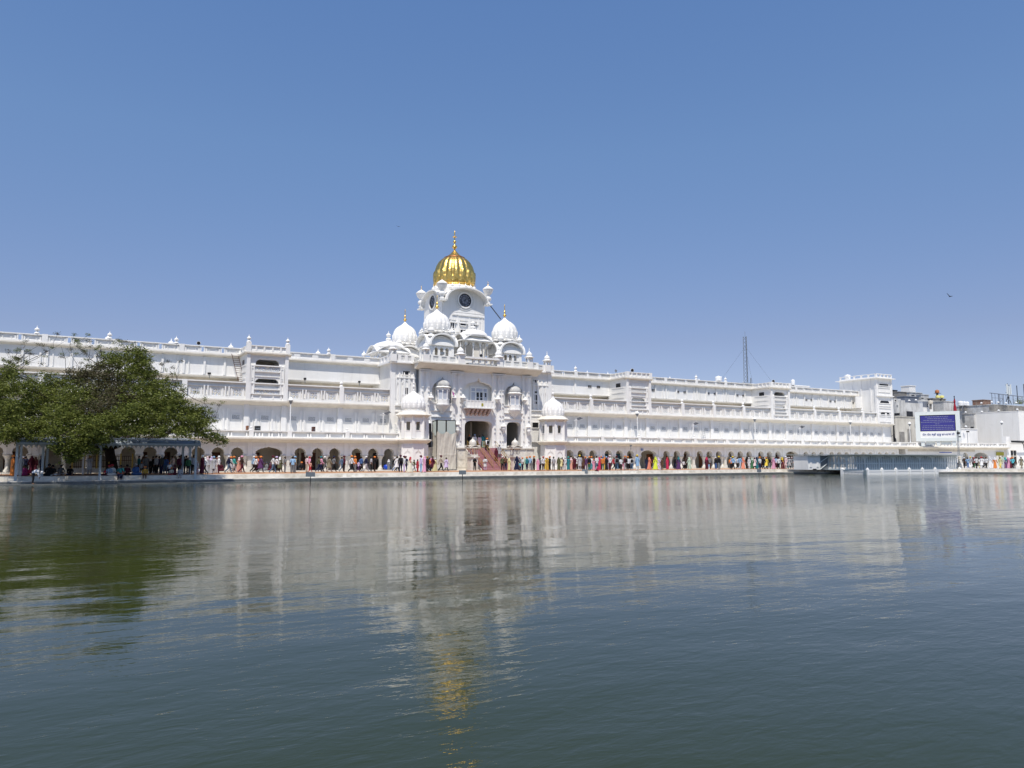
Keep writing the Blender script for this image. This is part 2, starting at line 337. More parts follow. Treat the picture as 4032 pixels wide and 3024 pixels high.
def dup(src, parent=None, loc=None, d=None, rz=None, sc=None):
    c = src.copy(); COL.objects.link(c)
    if parent is not None: c.parent = parent
    if loc is not None: c.location = loc
    if d is not None: c.location = (src.location[0]+d[0], src.location[1]+d[1], src.location[2]+d[2])
    if rz is not None: c.rotation_euler.z = rz
    if sc is not None: c.scale = (sc, sc, sc)
    WOFF[c.name] = tuple(WOFF.get(src.name, (0, 0, 0)))
    for ch in src.children: dup(ch, c)
    return c
def arch(cx, hw, zs, rise, n=9, d=0.07, peak=0.0, low=0.0, k=5):
    pts = []; N = n*k
    for i in range(N+1):
        th = math.pi+low-(math.pi+2*low)*i/N
        t = (math.pi+low-th)/(math.pi+2*low)
        r = 1-d+d*abs(math.sin(n*math.pi*t)) if n > 1 else 1
        pts.append((cx+hw*r*math.cos(th), zs+rise*r*math.sin(th)+peak*math.exp(-((th-math.pi/2)/0.16)**2)))
    return pts
def wall_arches(mb, x0, x1, z0, z1, y0, y1, archs):
    """archs: list of (half width, outline left->right); openings reach z0"""
    p = [(x0, z0)]
    for out in archs:
        if out[0][1] > z0+0.001: p.append((out[0][0], z0))
        p += out
        if out[-1][1] > z0+0.001: p.append((out[-1][0], z0))
    p += [(x1, z0), (x1, z1), (x0, z1)]
    return mb.prism(p, y0, y1)

# ================================================================== SETTING
YE = 75.6                                     # pool edge
def struct(name, mb, m): o = mb.build(name, m); o['kind'] = 'structure'; return o
BANK = [(-160, YE), (87, YE), (93, 72.4), (112.4, 64.2), (119, 57.0), (150, 20.0), (175, -40.0)]
def strip(off0, off1, z0, z1):
    """a step of the pool bank, lying off0..off1 metres out from the edge"""
    mb = MB(); 
    def off(p, d, i):
        a = Vector(BANK[max(i-1, 0)]); b = Vector(BANK[min(i+1, len(BANK)-1)]); t = (b-a).normalized(); nrm = Vector((t.y, -t.x)); return Vector(p)+nrm*d
    A = [off(p, off0, i) for i, p in enumerate(BANK)]; B = [off(p, off1, i) for i, p in enumerate(BANK)]
    for i in range(len(BANK)-1):
        q = [A[i], A[i+1], B[i+1], B[i]]
        mb.prism([(v.x, v.y) for v in q], z0, z1, 'z')
    return mb
g = MB(); g.box(-1500, 1500, -1500, 1500, -2.6, -2.5); struct('ground', g, GREYW)
wt = MB(); wt.add([(-400, -300, -0.62), (400, -300, -0.62), (400, 140, -0.62), (-400, 140, -0.62)], [(0, 1, 2, 3)]); struct('pool_water', wt, WATER)
pf = MB(); pf.prism(BANK+[(800, -40), (800, 900), (-800, 900), (-800, YE), ], -2.4, 0.0, 'z'); struct('marble_walkway', pf, MBLOCK)
struct('pool_step', strip(-0.01, 1.35, -2.4, -0.34), MBLOCK)
st2 = MB(); st2.box(-160, 9.0, YE-3.6, YE-1.36, -2.4, -0.575); st2.box(9.0, 17.5, YE-3.0, YE-1.36, -2.4, -0.60); struct('lower_pool_step', st2, WETSTONE)
wl = MB()
def wetline():
    mb = MB()
    s_ = strip(1.352, 1.372, -2.3, -0.40); return s_
struct('wet_stone_band', wetline(), WETSTONE)
cp = MB(); cp.box(-160, 96, 78.3, 88.6, -0.05, 0.006); struct('walkway_carpet_strip', cp, CARPET)
cp = MB(); cp.box(-160, 40.5, 88.9, 91.2, -0.05, 0.14); struct('arcade_plinth', cp, MARBLE)

# ================================================================== WINGS
YA, YW, YP, YT, YR = 92.0, 95.0, 94.4, 98.6, 101.2
MOD = 7.02; WID = 4.4
AOFF = (1.45, 3.56, 5.66)
def finial(mb, x, y, z, h=0.85, n=12):
    k = h/0.85
    return mb.lathe(x, y, [(0.25*k, z), (0.25*k, z+.05*k), (0.20*k, z+.14*k), (0.09*k, z+.20*k), (0.08*k, z+.25*k), (0.20*k, z+.33*k), (0.235*k, z+.42*k), (0.19*k, z+.52*k), (0.08*k, z+.60*k), (0.035*k, z+.66*k), (0.05*k, z+.70*k), (0.012*k, z+.80*k), (0.006*k, z+.85*k)], n)
def place(mesh_src, parent, x, y, z, rz=0):
    o = mesh_src.copy(); COL.objects.link(o); o.parent = parent
    w0 = WOFF.get(parent.name, (0, 0, 0)); o.location = (x-w0[0], y-w0[1], z-w0[2]); o.rotation_euler.z = rz; return o
_first = {}
def part_inst(key, maker, name, m, parent, x, y, z, smooth=False):
    """first use builds the part's mesh (local coordinates), later uses share it"""
    w0 = WOFF.get(parent.name, (0, 0, 0))
    if key not in _first:
        mb = maker(); me_o = mb.build(name, m, None, smooth); _first[key] = me_o.data
        o = me_o
    else:
        o = bpy.data.objects.new(name, _first[key]); COL.objects.link(o)
    o.parent = parent; o.location = (x-w0[0], y-w0[1], z-w0[2]); WOFF[o.name] = (x, y, z); return o
def mk_column():
    mb = MB(); mb.lathe(0, 0, [(0.36, 0), (0.36, .14), (0.31, .22), (0.33, .30), (0.24, .42), (0.20, .55), (0.19, 1.0), (0.20, 1.32), (0.25, 1.38), (0.22, 1.43), (0.28, 1.52), (0.33, 1.66), (0.34, 1.70), (0.40, 1.76), (0.41, 1.95)], 10)
    mb.box(-.42, .42, -.25, .25, 1.78, 1.96); return mb
def mk_jali_win():
    mb = MB(); mb.box(-.50, .50, -.05, .06, 0, .06); mb.box(-.50, .50, -.05, .06, .60, .66); mb.box(-.50, -.44, -.05, .06, 0.06, .60); mb.box(.44, .50, -.05, .06, 0.06, .60); return mb
def mk_jali_pane():
    mb = MB(); mb.box(-.44, .44, -.01, .05, .06, .60); return mb
def mk_door():
    mb = MB(); mb.box(-.52, .52, 0, .07, 0, 2.15); mb.box(-.62, -.52, -.04, .07, 0, 2.25); mb.box(.52, .62, -.04, .07, 0, 2.25); mb.box(-.52, .52, -.04, .07, 2.15, 2.25)
    for z in (.2, 1.15):
        for x in (-.42, .08): mb.box(x, x+.34, -.02, .02, z, z+.8)
    return mb
def mk_vent():
    mb = MB(); mb.box(-.33, .33, -.015, .04, 0, .38); return mb
def mk_ventbar():
    mb = MB(); 
    for x in (-.12, .1): mb.box(x-.012, x+.012, -.03, -.016, 0.03, .35)
    mb.box(-.37, .37, -.05, .03, .385, .41); mb.box(-.37, .37, -.05, .03, -.03, -.005); return mb
def eave_profile(yw, zl, out, coving=0.45):
    """YZ profile of a projecting cornice: wall plane yw, lip height zl, projection out"""
    return [(yw+.05, zl-coving), (yw-.02, zl-coving), (yw-out*.30, zl-coving*.78), (yw-out*.62, zl-coving*.45), (yw-out*.92, zl-.12), (yw-out, zl-.09), (yw-out, zl+.07), (yw-out*.5, zl+.13), (yw+.05, zl+.16)]

def wing(name, label, wides, mods, xa, xb, right=False, doors=None, end=None):
    t = thing(name, ((xa+xb)/2, YA, 0), label, 'building')
    bounds = sorted(set([round(m, 2) for m in mods]+[round(m+MOD, 2) for m in mods]+[round(c-WID/2, 2) for c in wides]+[round(c+WID/2, 2) for c in wides]))
    # --- arcade wall with cusped arches
    spans = [(m, m+MOD, 3) for m in mods]+[(c-WID/2, c+WID/2, 1) for c in wides]; spans.sort()
    aw = MB(); mo = MB()
    for a, b, k in spans:
        outs = []
        if k == 3: cs = [(a+o, .70) for o in AOFF]
        else: cs = [((a+b)/2, 1.58)]
        for c, hw in cs:
            outs.append(arch(c, hw, 2.17, .62 if k == 3 else .66, 7 if k == 3 else 11, .06, .07, low=.22, k=4))
        wall_arches(aw, a, b, 1.96, 3.84, YA, YA+.75, outs)
        for (c, hw), o_ in zip(cs, outs):        # raised panel mouldings over each arch
            x0, x1 = (c-.95, c+.95) if k == 3 else (a+.32, b-.32)
            mo.box(x0, x1, YA-.03, YA+.01, 3.26, 3.30); mo.box(x0+.1, x1-.1, YA-.05, YA+.01, 2.98, 3.02)
            for x in (x0, x1): mo.box(x-.03, x+.03, YA-.04, YA+.01, 1.98, 3.26)
            mo.box(c+hw+.20, c+hw+.34, YA-.04, YA+.01, 2.62, 2.66); mo.box(c-hw-.34, c-hw-.20, YA-.04, YA+.01, 2.62, 2.66)
    for b in bounds: mo.box(b-.23, b+.23, YA-.09, YA+.01, 1.9, 3.42); mo.box(b-.3, b+.3, YA-.12, YA+.01, 1.84, 1.97)
    aw.merge(mo).build('arcade_wall', [WHITE, WHITE2], t)
    for b in bounds:
        if xa+.2 < b < xb-.2:
            part_inst('pier', lambda: MB().box(-.24, .24, -.1, .35, .02, 1.9).box(-.34, .34, -.18, .40, 0, .5).box(-.14, .14, -.13, -.09, .62, 1.62).box(-.29, .29, -.15, .38, 1.72, 1.84), 'pier', MARBLE, t, b, YA, 0)
    for a, b, k in spans:
        xs = [a+.42, b-.42] if k == 1 else [a+.42]+[a+(AOFF[0]+AOFF[1])/2, a+(AOFF[1]+AOFF[2])/2]+[b-.42]
        for x in xs: part_inst('column', mk_column, 'column', MARBLE, t, x, YA+.30, 0, True)
    # --- arcade interior
    ba = MB(); ba.box(xa, xb, YA+4.2, YA+4.4, 0, 3.8); ba.box(xa, xb, YA+.76, YA+4.2, 3.55, 3.80)
    for a, b, k in spans:
        for x in ([a+.1, a+2.45, a+4.6] if k == 3 else [a+.1]):
            ba.box(x-.15, x+.15, YA+4.05, YA+4.2, 0, 3.5); ba.box(x+.45, x+.9, YA+4.15, YA+4.2, .4, 2.9)
        if k == 3 and not right: ba.box(a-.1, a+.1, YA+2.6, YA+4.2, 0, 3.5)
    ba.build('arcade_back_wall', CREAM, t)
    for x, m in (doors or []):
        part_inst('door'+m.name, mk_door, 'door', m, t, x, YA+4.1, 0)
    # --- first eave, terrace and its parapet
    MB().prism(eave_profile(YA, 3.86, 1.2), xa, xb, 'x').build('arcade_eave', CREAMW, t)
    te = MB(); te.box(xa, xb, YA-.35, YR+.1, 3.87, 3.96); te.build('terrace_slab', WHITE, t)
    pp = MB(); pp.box(xa, xb, YA-.30, YA-.10, 3.98, 4.68); pp.box(xa, xb, YA-.56, YA-.06, 4.66, 4.77); pp.box(xa, xb, YA-.58, YA-.28, 3.985, 4.11)
    po = MB()
    for a, b, k in spans:
        n = 3 if k == 3 else 4
        for i in range(n):
            xs = a+(i+1)*(b-a)/n
            for dx in (-.17, .17) if i < n-1 or k == 1 else (-.5,):
                po.taper(xs+dx, YA-.42, 4.11, 4.56, .09, .045, .13, .04)
            if i == 0: po.taper(a+.5, YA-.42, 4.11, 4.56, .09, .045, .13, .04)
        for i in range(n*2):
            xs = a+(i+.25)*(b-a)/(n*2); pp.box(xs, xs+.62, YA-.62, YA-.5, 3.99, 4.03)
    for b in bounds: po.box(b-.25, b+.25, YA-.64, YA-.08, 4.0, 4.79)
    pp.merge(po).build('terrace_parapet', [WHITE, WHITE2], t)
    for b in bounds[::2]:
        if xa+1 < b < xb-1: part_inst('tfin', lambda: finial(MB(), 0, 0, 0, .62).lathe(0, 0, [(.30, -.02), (.27, .1), (.16, .16)], 8), 'finial', WHITE2, t, b, YA-.33, 4.80, True)
    # --- first floor wall
    fw = MB(); fw.box(xa, xb, YW, YW+.4, 3.96, 8.2)
    fp = MB()
    for a, b, k in spans:
        subs = [a+i*(b-a)/3 for i in range(4)] if k == 3 else [a, a+1.25, b-1.25, b]
        for i, x in enumerate(subs):
            wd = .22 if k == 3 or i in (0, 3) else .10
            if 0 < i < 3:
                fp.box(x-wd-.10, x-wd+.10, YW-.17, YW+.01, 3.97, 7.45); fp.box(x+wd-.10, x+wd+.10, YW-.17, YW+.01, 3.97, 7.45) if k == 3 else None
                fp.box(x-wd-.2, x+wd+.2, YW-.06, YW+.01, 3.98, 7.4); 
                fp.box(x-wd-.1, x+wd+.1, YW-.15, YW+.01, 5.0, 5.08); fp.box(x-wd-.1, x+wd+.1, YW-.15, YW+.01, 6.3, 6.37)
            fp.box(x+.38, x+.48, YW-.09, YW+.01, 3.98, 6.9) if i < 3 else None
            fp.box(x-.48, x-.38, YW-.09, YW+.01, 3.98, 6.9) if i > 0 else None
        xs = [a+o for o in (1.17, 3.51, 5.85)] if k == 3 else [(a+b)/2]
        for x in xs:
            fp.box(x-.85, x+.85, YW-.04, YW+.01, 7.18, 7.26); fp.box(x-.62, x+.62, YW-.03, YW+.01, 6.93, 6.96)
            part_inst('jframe', mk_jali_win, 'window', WHITE2, t, x, YW-.03, 6.13)
            p_ = part_inst('jpane', mk_jali_pane, 'window_screen', JALIG, t, x, YW-.03, 6.13)
    for b in bounds: fp.box(b-.29, b+.29, YW-.27, YW+.01, 3.97, 8.0); fp.box(b-.33, b+.33, YW-.30, YW+.01, 3.97, 4.6); fp.box(b+.31, b+.40, YW-.2, YW+.01, 3.97, 7.9)
    FPM = fp
    fw.merge(fp).build('first_floor_wall', [WHITE, WHITE2], t)
    # --- balcony cornice and parapet
    MB().prism(eave_profile(YW, 8.42, 1.05, .5), xa, xb, 'x').build('balcony_cornice', CREAMW, t)
    bp = MB(); bp.box(xa, xb, YP+.12, YP+.35, 8.5, 10.48); bp.box(xa, xb, YP-.3, YP+.5, 10.47, 10.60); bp.box(xa, xb, YP-.15, YP+.12, 8.5, 8.82); bp.box(xa, xb, YP-.08, YP+.12, 9.97, 10.07)
    bp.box(xa, xb, YP+.3, YR+.1, 8.42, 8.5); bp.box(xa, xb, YP+.0, YP+.12, 8.82, 8.9)
    pi = MB()
    for a, b, k in spans:
        if k == 1: continue
        for i in range(3):
            x0 = a+i*MOD/3; x1 = x0+MOD/3; c = (x0+x1)/2
            for s_ in (-1, 1):
                xe = x0+.20 if s_ < 0 else x1-.20
                pi.box(xe-.07, xe+.07, YP-.14, YP+.12, 8.82, 10.02); pi.taper(xe, YP-.02, 10.02, 10.16, .06, .01)
                x2 = c+s_*.66; pi.prism([(x2-.11, 8.9), (x2+.11, 8.9), (x2+.11, 9.62 if s_ > 0 else 9.30), (x2+.02*s_, 9.86), (x2-.11, 9.30 if s_ > 0 else 9.62)], YP-.03, YP+.12)
                x2 = c+s_*.52; pi.box(x2-.04, x2+.04, YP+.03, YP+.12, 8.9, 9.72)
            pi.box(x0-.09, x0+.09, YP-.06, YP+.12, 8.9, 9.0); pi.box(x0-.09, x0+.09, YP-.10, YP+.12, 8.95, 9.0)
            pi.box(c-.5, c+.5, YP+.05, YP+.12, 9.70, 9.76)
            part_inst('jal%d' % (0 if not right else 1), lambda: MB().box(-.48, .48, 0, .05, 0, .80), 'jali_panel', JALIP if right else JALI, t, c, YP+.09, 8.90)
    for b in bounds: pi.box(b-.27, b+.27, YP-.34, YP+.12, 8.5, 10.62)
    bp.merge(pi).build('balcony_parapet', [WHITE, WHITE2], t)
    for i, b in enumerate(bounds):
        if xa+1 < b < xb-1 and not any(abs(abs(b-c)-WID/2) < .1 for c in wides) and (right or i % 2 == 0):
            part_inst('bfin', lambda: finial(MB(), 0, 0, 0, .85), 'finial', WHITE2, t, b, YP-.05, 10.62, True)
    # --- recessed top storey
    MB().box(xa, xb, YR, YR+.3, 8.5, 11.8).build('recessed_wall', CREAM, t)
    rw = MB(); rw.box(xa, xb, YT, YT+.4, 11.74, 14.1); rw.box(xa, xb, YT-.08, YR, 11.62, 11.74)
    for a, b, k in spans:
        if k == 1: continue
        gate_side = (not right and b > wides[-1]) or (right and a < wides[0])
        if gate_side: rw.box(a-.12, a+.2, YT-.16, YT, 11.74, 14.0) if right else None; continue
        for i in range(3):
            x0 = a+i*MOD/3+.3
            rw.box(x0-.12, x0+.12, YT-.17, YT, 11.75, 13.9)
            if i == 0: rw.box(x0+.5, x0+.62, YT-.10, YT, 11.75, 13.9); rw.box(x0-.75, x0-.55, YT-.12, YT, 11.75, 13.9)
    rw.build('top_storey_wall', WHITE, t)
    MB().prism(eave_profile(YT, 14.22, .52, .3), xa, xb, 'x').build('roof_cornice', CREAMW, t)
    rp = MB(); rp.box(xa, xb, YT-.42, YT-.02, 15.08, 15.2); rp.box(xa, xb, YT-.44, YT-.10, 14.27, 14.46)
    solid = MB(); pst = MB(); bal = MB()
    for a, b, k in spans:
        n = 3 if k == 3 else 2
        gs = not right and b > wides[-1]
        for i in range(n):
            x0 = a+i*(b-a)/n; x1 = x0+(b-a)/n
            if gs:
                solid.box(x0+.35, x1-.35, YT-.22, YT-.12, 14.46, 15.08); pst.box(x0-.38, x0+.38, YT-.36, YT-.1, 14.4, 15.1)
                pst.box(x0+.38, x1-.38, YT-.30, YT-.12, 14.46, 14.56)
            elif not right:
                solid.box(x0+.2, x1-.2, YT-.22, YT-.14, 14.46, 15.08)
                for q in (.42, .62): pst.taper(x0+q if q < .6 else x1-q+.2, YT-.27, 14.46, 14.95, .09, .06)
                pst.box(x0-.3, x0-.14, YT-.36, YT-.1, 14.4, 15.1); pst.box(x0+.14, x0+.3, YT-.36, YT-.1, 14.4, 15.1)
                for q in (.33, .66): pst.taper(x0+(x1-x0)*q, YT-.25, 14.46, 14.85, .03, .05)
            else:
                solid.box(x0+.2, x1-.2, YT-.16, YT-.12, 14.46, 15.08)
                m_ = int((x1-x0-.5)/.15)
                for j in range(m_): bal.lathe(x0+.3+j*.15, YT-.25, [(.035, 14.46), (.055, 14.62), (.03, 14.8), (.05, 15.05)], 4)
                for q in (-.16, .16): pst.taper(x0+q, YT-.29, 14.42, 15.04, .085, .055, .12, .05)
    for b in bounds: pst.box(b-.28, b+.28, YT-.46, YT+.02, 14.3, 15.24)
    rp.merge(pst, 0).merge(bal, 0).merge(solid, 1).build('roof_parapet', [WHITE2, WHITE], t)
    MB().box(xa, xb, YT+.3, YT+9, 13.95, 14.15).build('roof_slab', WHITE, t)
    return t, bounds, spans
CREAMW = mat('cornice_cream', (0.74, 0.70, 0.62), 0.75, col2=(0.64, 0.60, 0.52), scale=1.0)

def mk_bay(t, c, kind, jal, y0=YP-.35):
    """projecting two-storey bay centred on X=c"""
    Y0, Y1 = y0, YT+.2
    b = MB()
    b.box(c-2.45, c-1.5, Y0+.25, Y1, 8.45, 14.1); b.box(c+1.5, c+2.45, Y0+.25, Y1, 8.45, 14.1)
    b.box(c-1.5, c+1.5, Y0+.25, Y0+.6, 8.45, 9.9)
    for z0, z1, hs in ((9.9, 11.95, .72), (11.95, 14.1, 1.02)):
        top = 11.12 if z0 < 10 else 13.44
        if kind == 'right' and z0 > 10: b.box(c-1.5, c+1.5, Y0+.3, Y0+.6, z0, z1); continue
        bot = 9.9 if z0 < 10 else 12.72
        if z0 > 10: b.box(c-1.5, c+1.5, Y0+.25, Y0+.6, 11.95, 12.72)
        ol = [(c-1.38, bot), (c-1.38, top-.30), (c-1.30, top-.26), (c-1.24, top-.13), (c-1.12, top-.10), (c-1.0, top), (c+1.0, top), (c+1.12, top-.10), (c+1.24, top-.13), (c+1.30, top-.26), (c+1.38, top-.30), (c+1.38, bot)]
        wall_arches(b, c-1.5, c+1.5, bot, z1, Y0+.25, Y0+.55, [ol])
    b.box(c-2.4, c+2.4, Y0+.6, Y1, 13.6, 14.08)
    b.build('bay_wall', WHITE, t)
    if kind != 'right' or True:
        MB().box(c-1.49, c+1.49, Y1-.9, Y1-.8, 8.6, 13.6).build('bay_inner_wall', CREAM if kind == 'left' else WHITE, t)
    d = MB()
    for s_ in (-1, 1):
        d.box(c+s_*2.26-.2, c+s_*2.26+.2, Y0, Y0+.25, 8.45, 14.1)              # corner pilasters
        for q in (1.93, 1.58): d.box(c+s_*q-.07, c+s_*q+.07, Y0+.08, Y0+.25, 9.3, 12.75); d.taper(c+s_*q, Y0+.16, 12.75, 12.9, .07, .01)
        for z in (9.35, 10.9, 11.15, 12.3, 12.6): d.box(c+s_*1.755-.1, c+s_*1.755+.1, Y0+.1, Y0+.25, z, z+.1)
        d.box(c+s_*1.755-.12, c+s_*1.755+.12, Y0+.16, Y0+.25, 9.3, 12.7)
    d.box(c-2.0, c+2.0, Y0+.03, Y0+.25, 9.2, 9.3); d.box(c-1.5, c+1.5, Y0+.05, Y0+.25, 9.78, 9.92)
    d.box(c-1.5, c+1.5, Y0+.05, Y0+.25, 11.93, 12.02); d.box(c-1.5, c+1.5, Y0+.05, Y0+.25, 12.62, 12.75); d.box(c-1.45, c+1.45, Y0+.16, Y0+.25, 11.35, 11.42)
    d.box(c-2.0, c+2.0, Y0+.12, Y0+.25, 8.5, 8.72)
    for q in (-1.7, -.75, .75, 1.7): d.taper(c+q, Y0+.17, 8.72, 9.15, .07, .05, .1, .06)
    d.box(c-1.6, c+1.6, Y0+.2, Y0+.25, 13.62, 13.68)
    for s_ in (-1,):                                                            # side face mouldings
        for z in (9.6, 11.1, 11.9, 12.7): d.box(c+s_*2.45-.06, c+s_*2.45+.02, Y0+.7, Y1-1.0, z, z+.12)
    d.build('bay_pilaster', WHITE2, t)
    if kind != 'left':
        rl = MB()
        for z0, z1 in ((12.02, 12.62), (9.3, 9.78)):
            for j in range(15): rl.lathe(c-1.4+j*.2, Y0+.2, [(.035, z0), (.06, z0+.2), (.03, z0+.4), (.05, z1)], 4)
        if kind == 'right': rl.box(c-1.3, c+1.3, Y0+.26, Y0+.30, 12.9, 13.4)
        rl.build('bay_balustrade', WHITE2, t)
        MB().box(c-1.35, c+1.35, Y0+.62, Y0+.68, 9.9, 11.2).build('bay_screen', JALIG if kind == 'right' else WHITE, t)
    else:
        for z, h in ((9.3, .48), (12.05, .57)): MB().box(c-1.42, c+1.42, Y0+.2, Y0+.245, z, z+h).build('jali_panel', JALI, t)
    # side window niche, cornice, parapet
    MB().box(c-2.49, c-2.44, Y0+1.6, Y0+2.7, 12.75, 13.45).build('side_opening', DARK, t)
    e = MB(); pr = eave_profile(Y0+.25, 14.22, .5, .3); e.prism(pr, c-2.75, c+2.75, 'x')
    e.box(c-2.8, c-2.44, Y0-.22, YT-.4, 14.13, 14.29); e.box(c+2.44, c+2.8, Y0-.22, YT-.4, 14.13, 14.29); e.box(c-2.5, c+2.5, Y0+.2, YT, 14.1, 14.27)
    e.build('bay_cornice', CREAMW, t)
    q = MB(); z1 = 15.14 if kind != 'left' else 15.10
    q.box(c-2.5, c+2.5, Y0-.12, Y0+.12, z1-.1, z1); q.box(c-2.5, c-2.28, Y0, YT-.3, z1-.1, z1); q.box(c-2.5, c+2.5, Y0-.08, Y0+.1, 14.27, 14.5); q.box(c-2.48, c-2.3, Y0, YT-.3, 14.27, 14.5); q.box(c+2.28, c+2.5, Y0, YT-.3, 14.27, z1)
    q.box(c-2.3, c+2.3, Y0+.03, Y0+.08, 14.45, z1-.05); q.box(c-2.40, c-2.36, Y0+.1, YT-.3, 14.45, z1-.05)
    for x in (-1.45, -.5, .5, 1.45): q.box(c+x-.1, c+x+.1, Y0-.1, Y0+.05, 14.45, z1-.05)
    for y in (1.0, 1.9, 2.8): q.box(c-2.52, c-2.38, Y0+y-.1, Y0+y+.1, 14.45, z1-.05)
    for s_ in (-1, 1): q.box(c+s_*2.3-.26, c+s_*2.3+.26, Y0-.2, Y0+.3, 14.27, 15.42 if kind == 'left' else 15.18)
    q.build('bay_parapet', WHITE2, t)
    if kind == 'left':
        for s_ in (-1, 1): part_inst('rfin', lambda: finial(MB(), 0, 0, 0, .95), 'finial', WHITE2, t, c+s_*2.3, Y0+.05, 15.42, True)

WL, WL2, WR, WR2 = 20.2, -12.25, 77.55, 110.05
lm = [WL+WID/2, WL+WID/2+MOD]+[WL-WID/2-MOD*(i+1) for i in range(4)]
dl = [(XX(px, YA+4.1), m) for px, m in ((1004, WOOD), (856, WOOD), (1195, WOOD), (1236, WOOD), (1417, WOOD), (48, WOOD), (560, WOOD), (650, WOOD), (140, WOOD), (1489, DARK))]
left, lb, ls = wing('west_palace_wing', 'long white three storey palace wing behind the tree, left of the clock tower', [WL2, WL], lm, WL2-WID/2, 36.45, False, dl)
mk_bay(left, WL, 'left', JALI); mk_bay(left, WL2, 'left', JALI)
rm = [WR-WID/2-MOD*2, WR-WID/2-MOD]+[WR+WID/2+MOD*i for i in range(4)]+[WR2+WID/2+MOD*i for i in range(4)]
dr = [(XX(px, YA+4.1), m) for px, m in ((2283, BLUED), (2290, WOOD), (2392, BLUED), (2404, BLUED), (2436, BLUED), (2488, WOOD), (2556, WOOD2), (2566, WOOD2), (2633, WOOD2), (2703, WOOD), (2760, WOOD2), (2836, WOOD2), (2883, WOOD), (2960, WOOD), (2998, WOOD2), (3056, WOOD), (3107, WOOD), (3133, WOOD), (3172, WOOD), (3205, WOOD), (3235, WOOD))]
right, rb, rs = wing('east_palace_wing', 'long white three storey palace wing running right of the clock tower behind the crowd', [WR, WR2], rm, rm[0], 142.9, True, dr)
mk_bay(right, WR, 'right', JALIP); mk_bay(right, WR2, 'rightopen', JALIP)
for px, py in ((2322, 1522), (2356, 1524), (2545, 1536), (2572, 1537), (2668, 1543), (2697, 1545), (2788, 1549.5), (2816, 1551), (2902, 1557), (2928, 1558), (3098, 1569), (3174, 1574), (3196, 1575), (3269, 1580), (3289, 1581), (3358, 1586), (3377, 1587), (1514, 1456)):
    if px < 2000: continue
    x, z = at(px, py, YT); v = part_inst('vent', mk_vent, 'ventilator', DARK, right, x, YT-.01, z-.19)
    part_inst('ventbar', mk_ventbar, 'vent_bar', WHITE2, v, x, YT-.01, z-.19)
# roof-line finials (pairs: front row and back row)
for px, Y in ((140, YT-.2), (422, YT+7), (428, YT-.2), (672, YT+7), (692, YT-.2), (908, YT+7), (1252, YT+7), (1294, YT-.2), (1433, YT+5)):
    x = XX(px, Y, 1400); dk = px in (422, 672, 908)
    mbk = 'rfin2' if Y > YT else 'rfin'
    part_inst(mbk, (lambda: finial(MB(), 0, 0, 0, 1.3).lathe(0, 0, [(.30, 0), (.34, -.05), (.3, -1.0)], 10)) if Y > YT else (lambda: finial(MB(), 0, 0, 0, .95)), 'finial', WHITE2, left, x, Y, 15.24 if Y < YT else 15.6, True)
for px, Y in ((2266, YT-.2), (2176, YT+5), (2312, YT+6), (2393, YT+6), (2517, YT+7), (2637, YT+6), (2740, YT-.2), (2751, YT+6), (2855, YT-.2), (2924, YT+6)):
    x = XX(px, Y, 1450)
    part_inst('rfin' if Y < YT else 'rfin3', (lambda: finial(MB(), 0, 0, 0, 1.0).lathe(0, 0, [(.28, 0), (.28, -1.0)], 8)) if Y > YT else (lambda: finial(MB(), 0, 0, 0, .95)), 'finial', WHITE2, right, x, Y, 15.24 if Y < YT else 15.45, True)
# end tower of the right wing
ex0, ex1 = XX(3455, YP-.3, 1600), XX(3512, YP-.3, 1600)
mk = MB(); Y0 = YP-.3
zt = lambda y, px=3480: ZZ(px, y, Y0)
mk.box(ex0, ex1, Y0, Y0+8.4, 8.45, zt(1492)); mk.build('end_tower_wall', WHITE, right)
dd = MB()
for s_, x in ((-1, ex0), (1, ex1)): dd.box(x-.22, x+.22, Y0-.12, Y0+.3, 8.45, zt(1492))
for y in (1512, 1521, 1528, 1545, 1590, 1600, 1608, 1623, 1634, 1640, 1662): dd.box(ex0+.5, ex1-.5, Y0-.1, Y0, zt(y), zt(y)+.12)
for y in range(4): dd.box(ex0-.1, ex0, Y0+1.2+y*2.1, Y0+1.5+y*2.1, 11, zt(1492))
dd.build('end_tower_pilaster', WHITE2, right)
for y0, y1 in ((1509, 1522), (1578, 1589), (1624, 1635)):
    c = (ex0+ex1)/2; z1, z0 = zt(y0), zt(y1)
    p = [(c-1.4, z0), (c-1.4, z1-.25), (c-1.1, z1), (c+1.1, z1), (c+1.4, z1-.25), (c+1.4, z0)]
    MB().prism(p, Y0-.03, Y0+.02).build('window', DARK, right)
ee = MB(); zc = zt(1492); ee.box(ex0-.6, ex1+.7, Y0-.6, Y0+8.9, zc, zc+.14); ee.box(ex0-.1, ex1+.1, Y0-.2, Y0+.0, zc+.14, zc+.35); ee.box(ex0-.1, ex1+.1, Y0-.25, Y0+.05, zc+.85, zc+.95); ee.box(ex0-.1, ex0+.1, Y0, Y0+8.3, zc+.14, zc+.35); ee.box(ex0-.12, ex0+.1, Y0, Y0+8.3, zc+.85, zc+.95)
for i in range(5): ee.box(ex0+i*(ex1-ex0)/4-.12, ex0+i*(ex1-ex0)/4+.12, Y0-.2, Y0+.1, zc+.14, zc+.95)
for i in range(6): ee.box(ex0-.1, ex0+.1, Y0+i*1.6-.12, Y0+i*1.6+.25, zc+.14, zc+.95)
ee.build('end_tower_parapet', WHITE2, right)
z2 = zt(1560); ee = MB(); ee.box(ex0-.3, ex1+.4, Y0-.35, Y0, z2-.08, z2+.1); ee.build('end_tower_band', WHITE2, right)
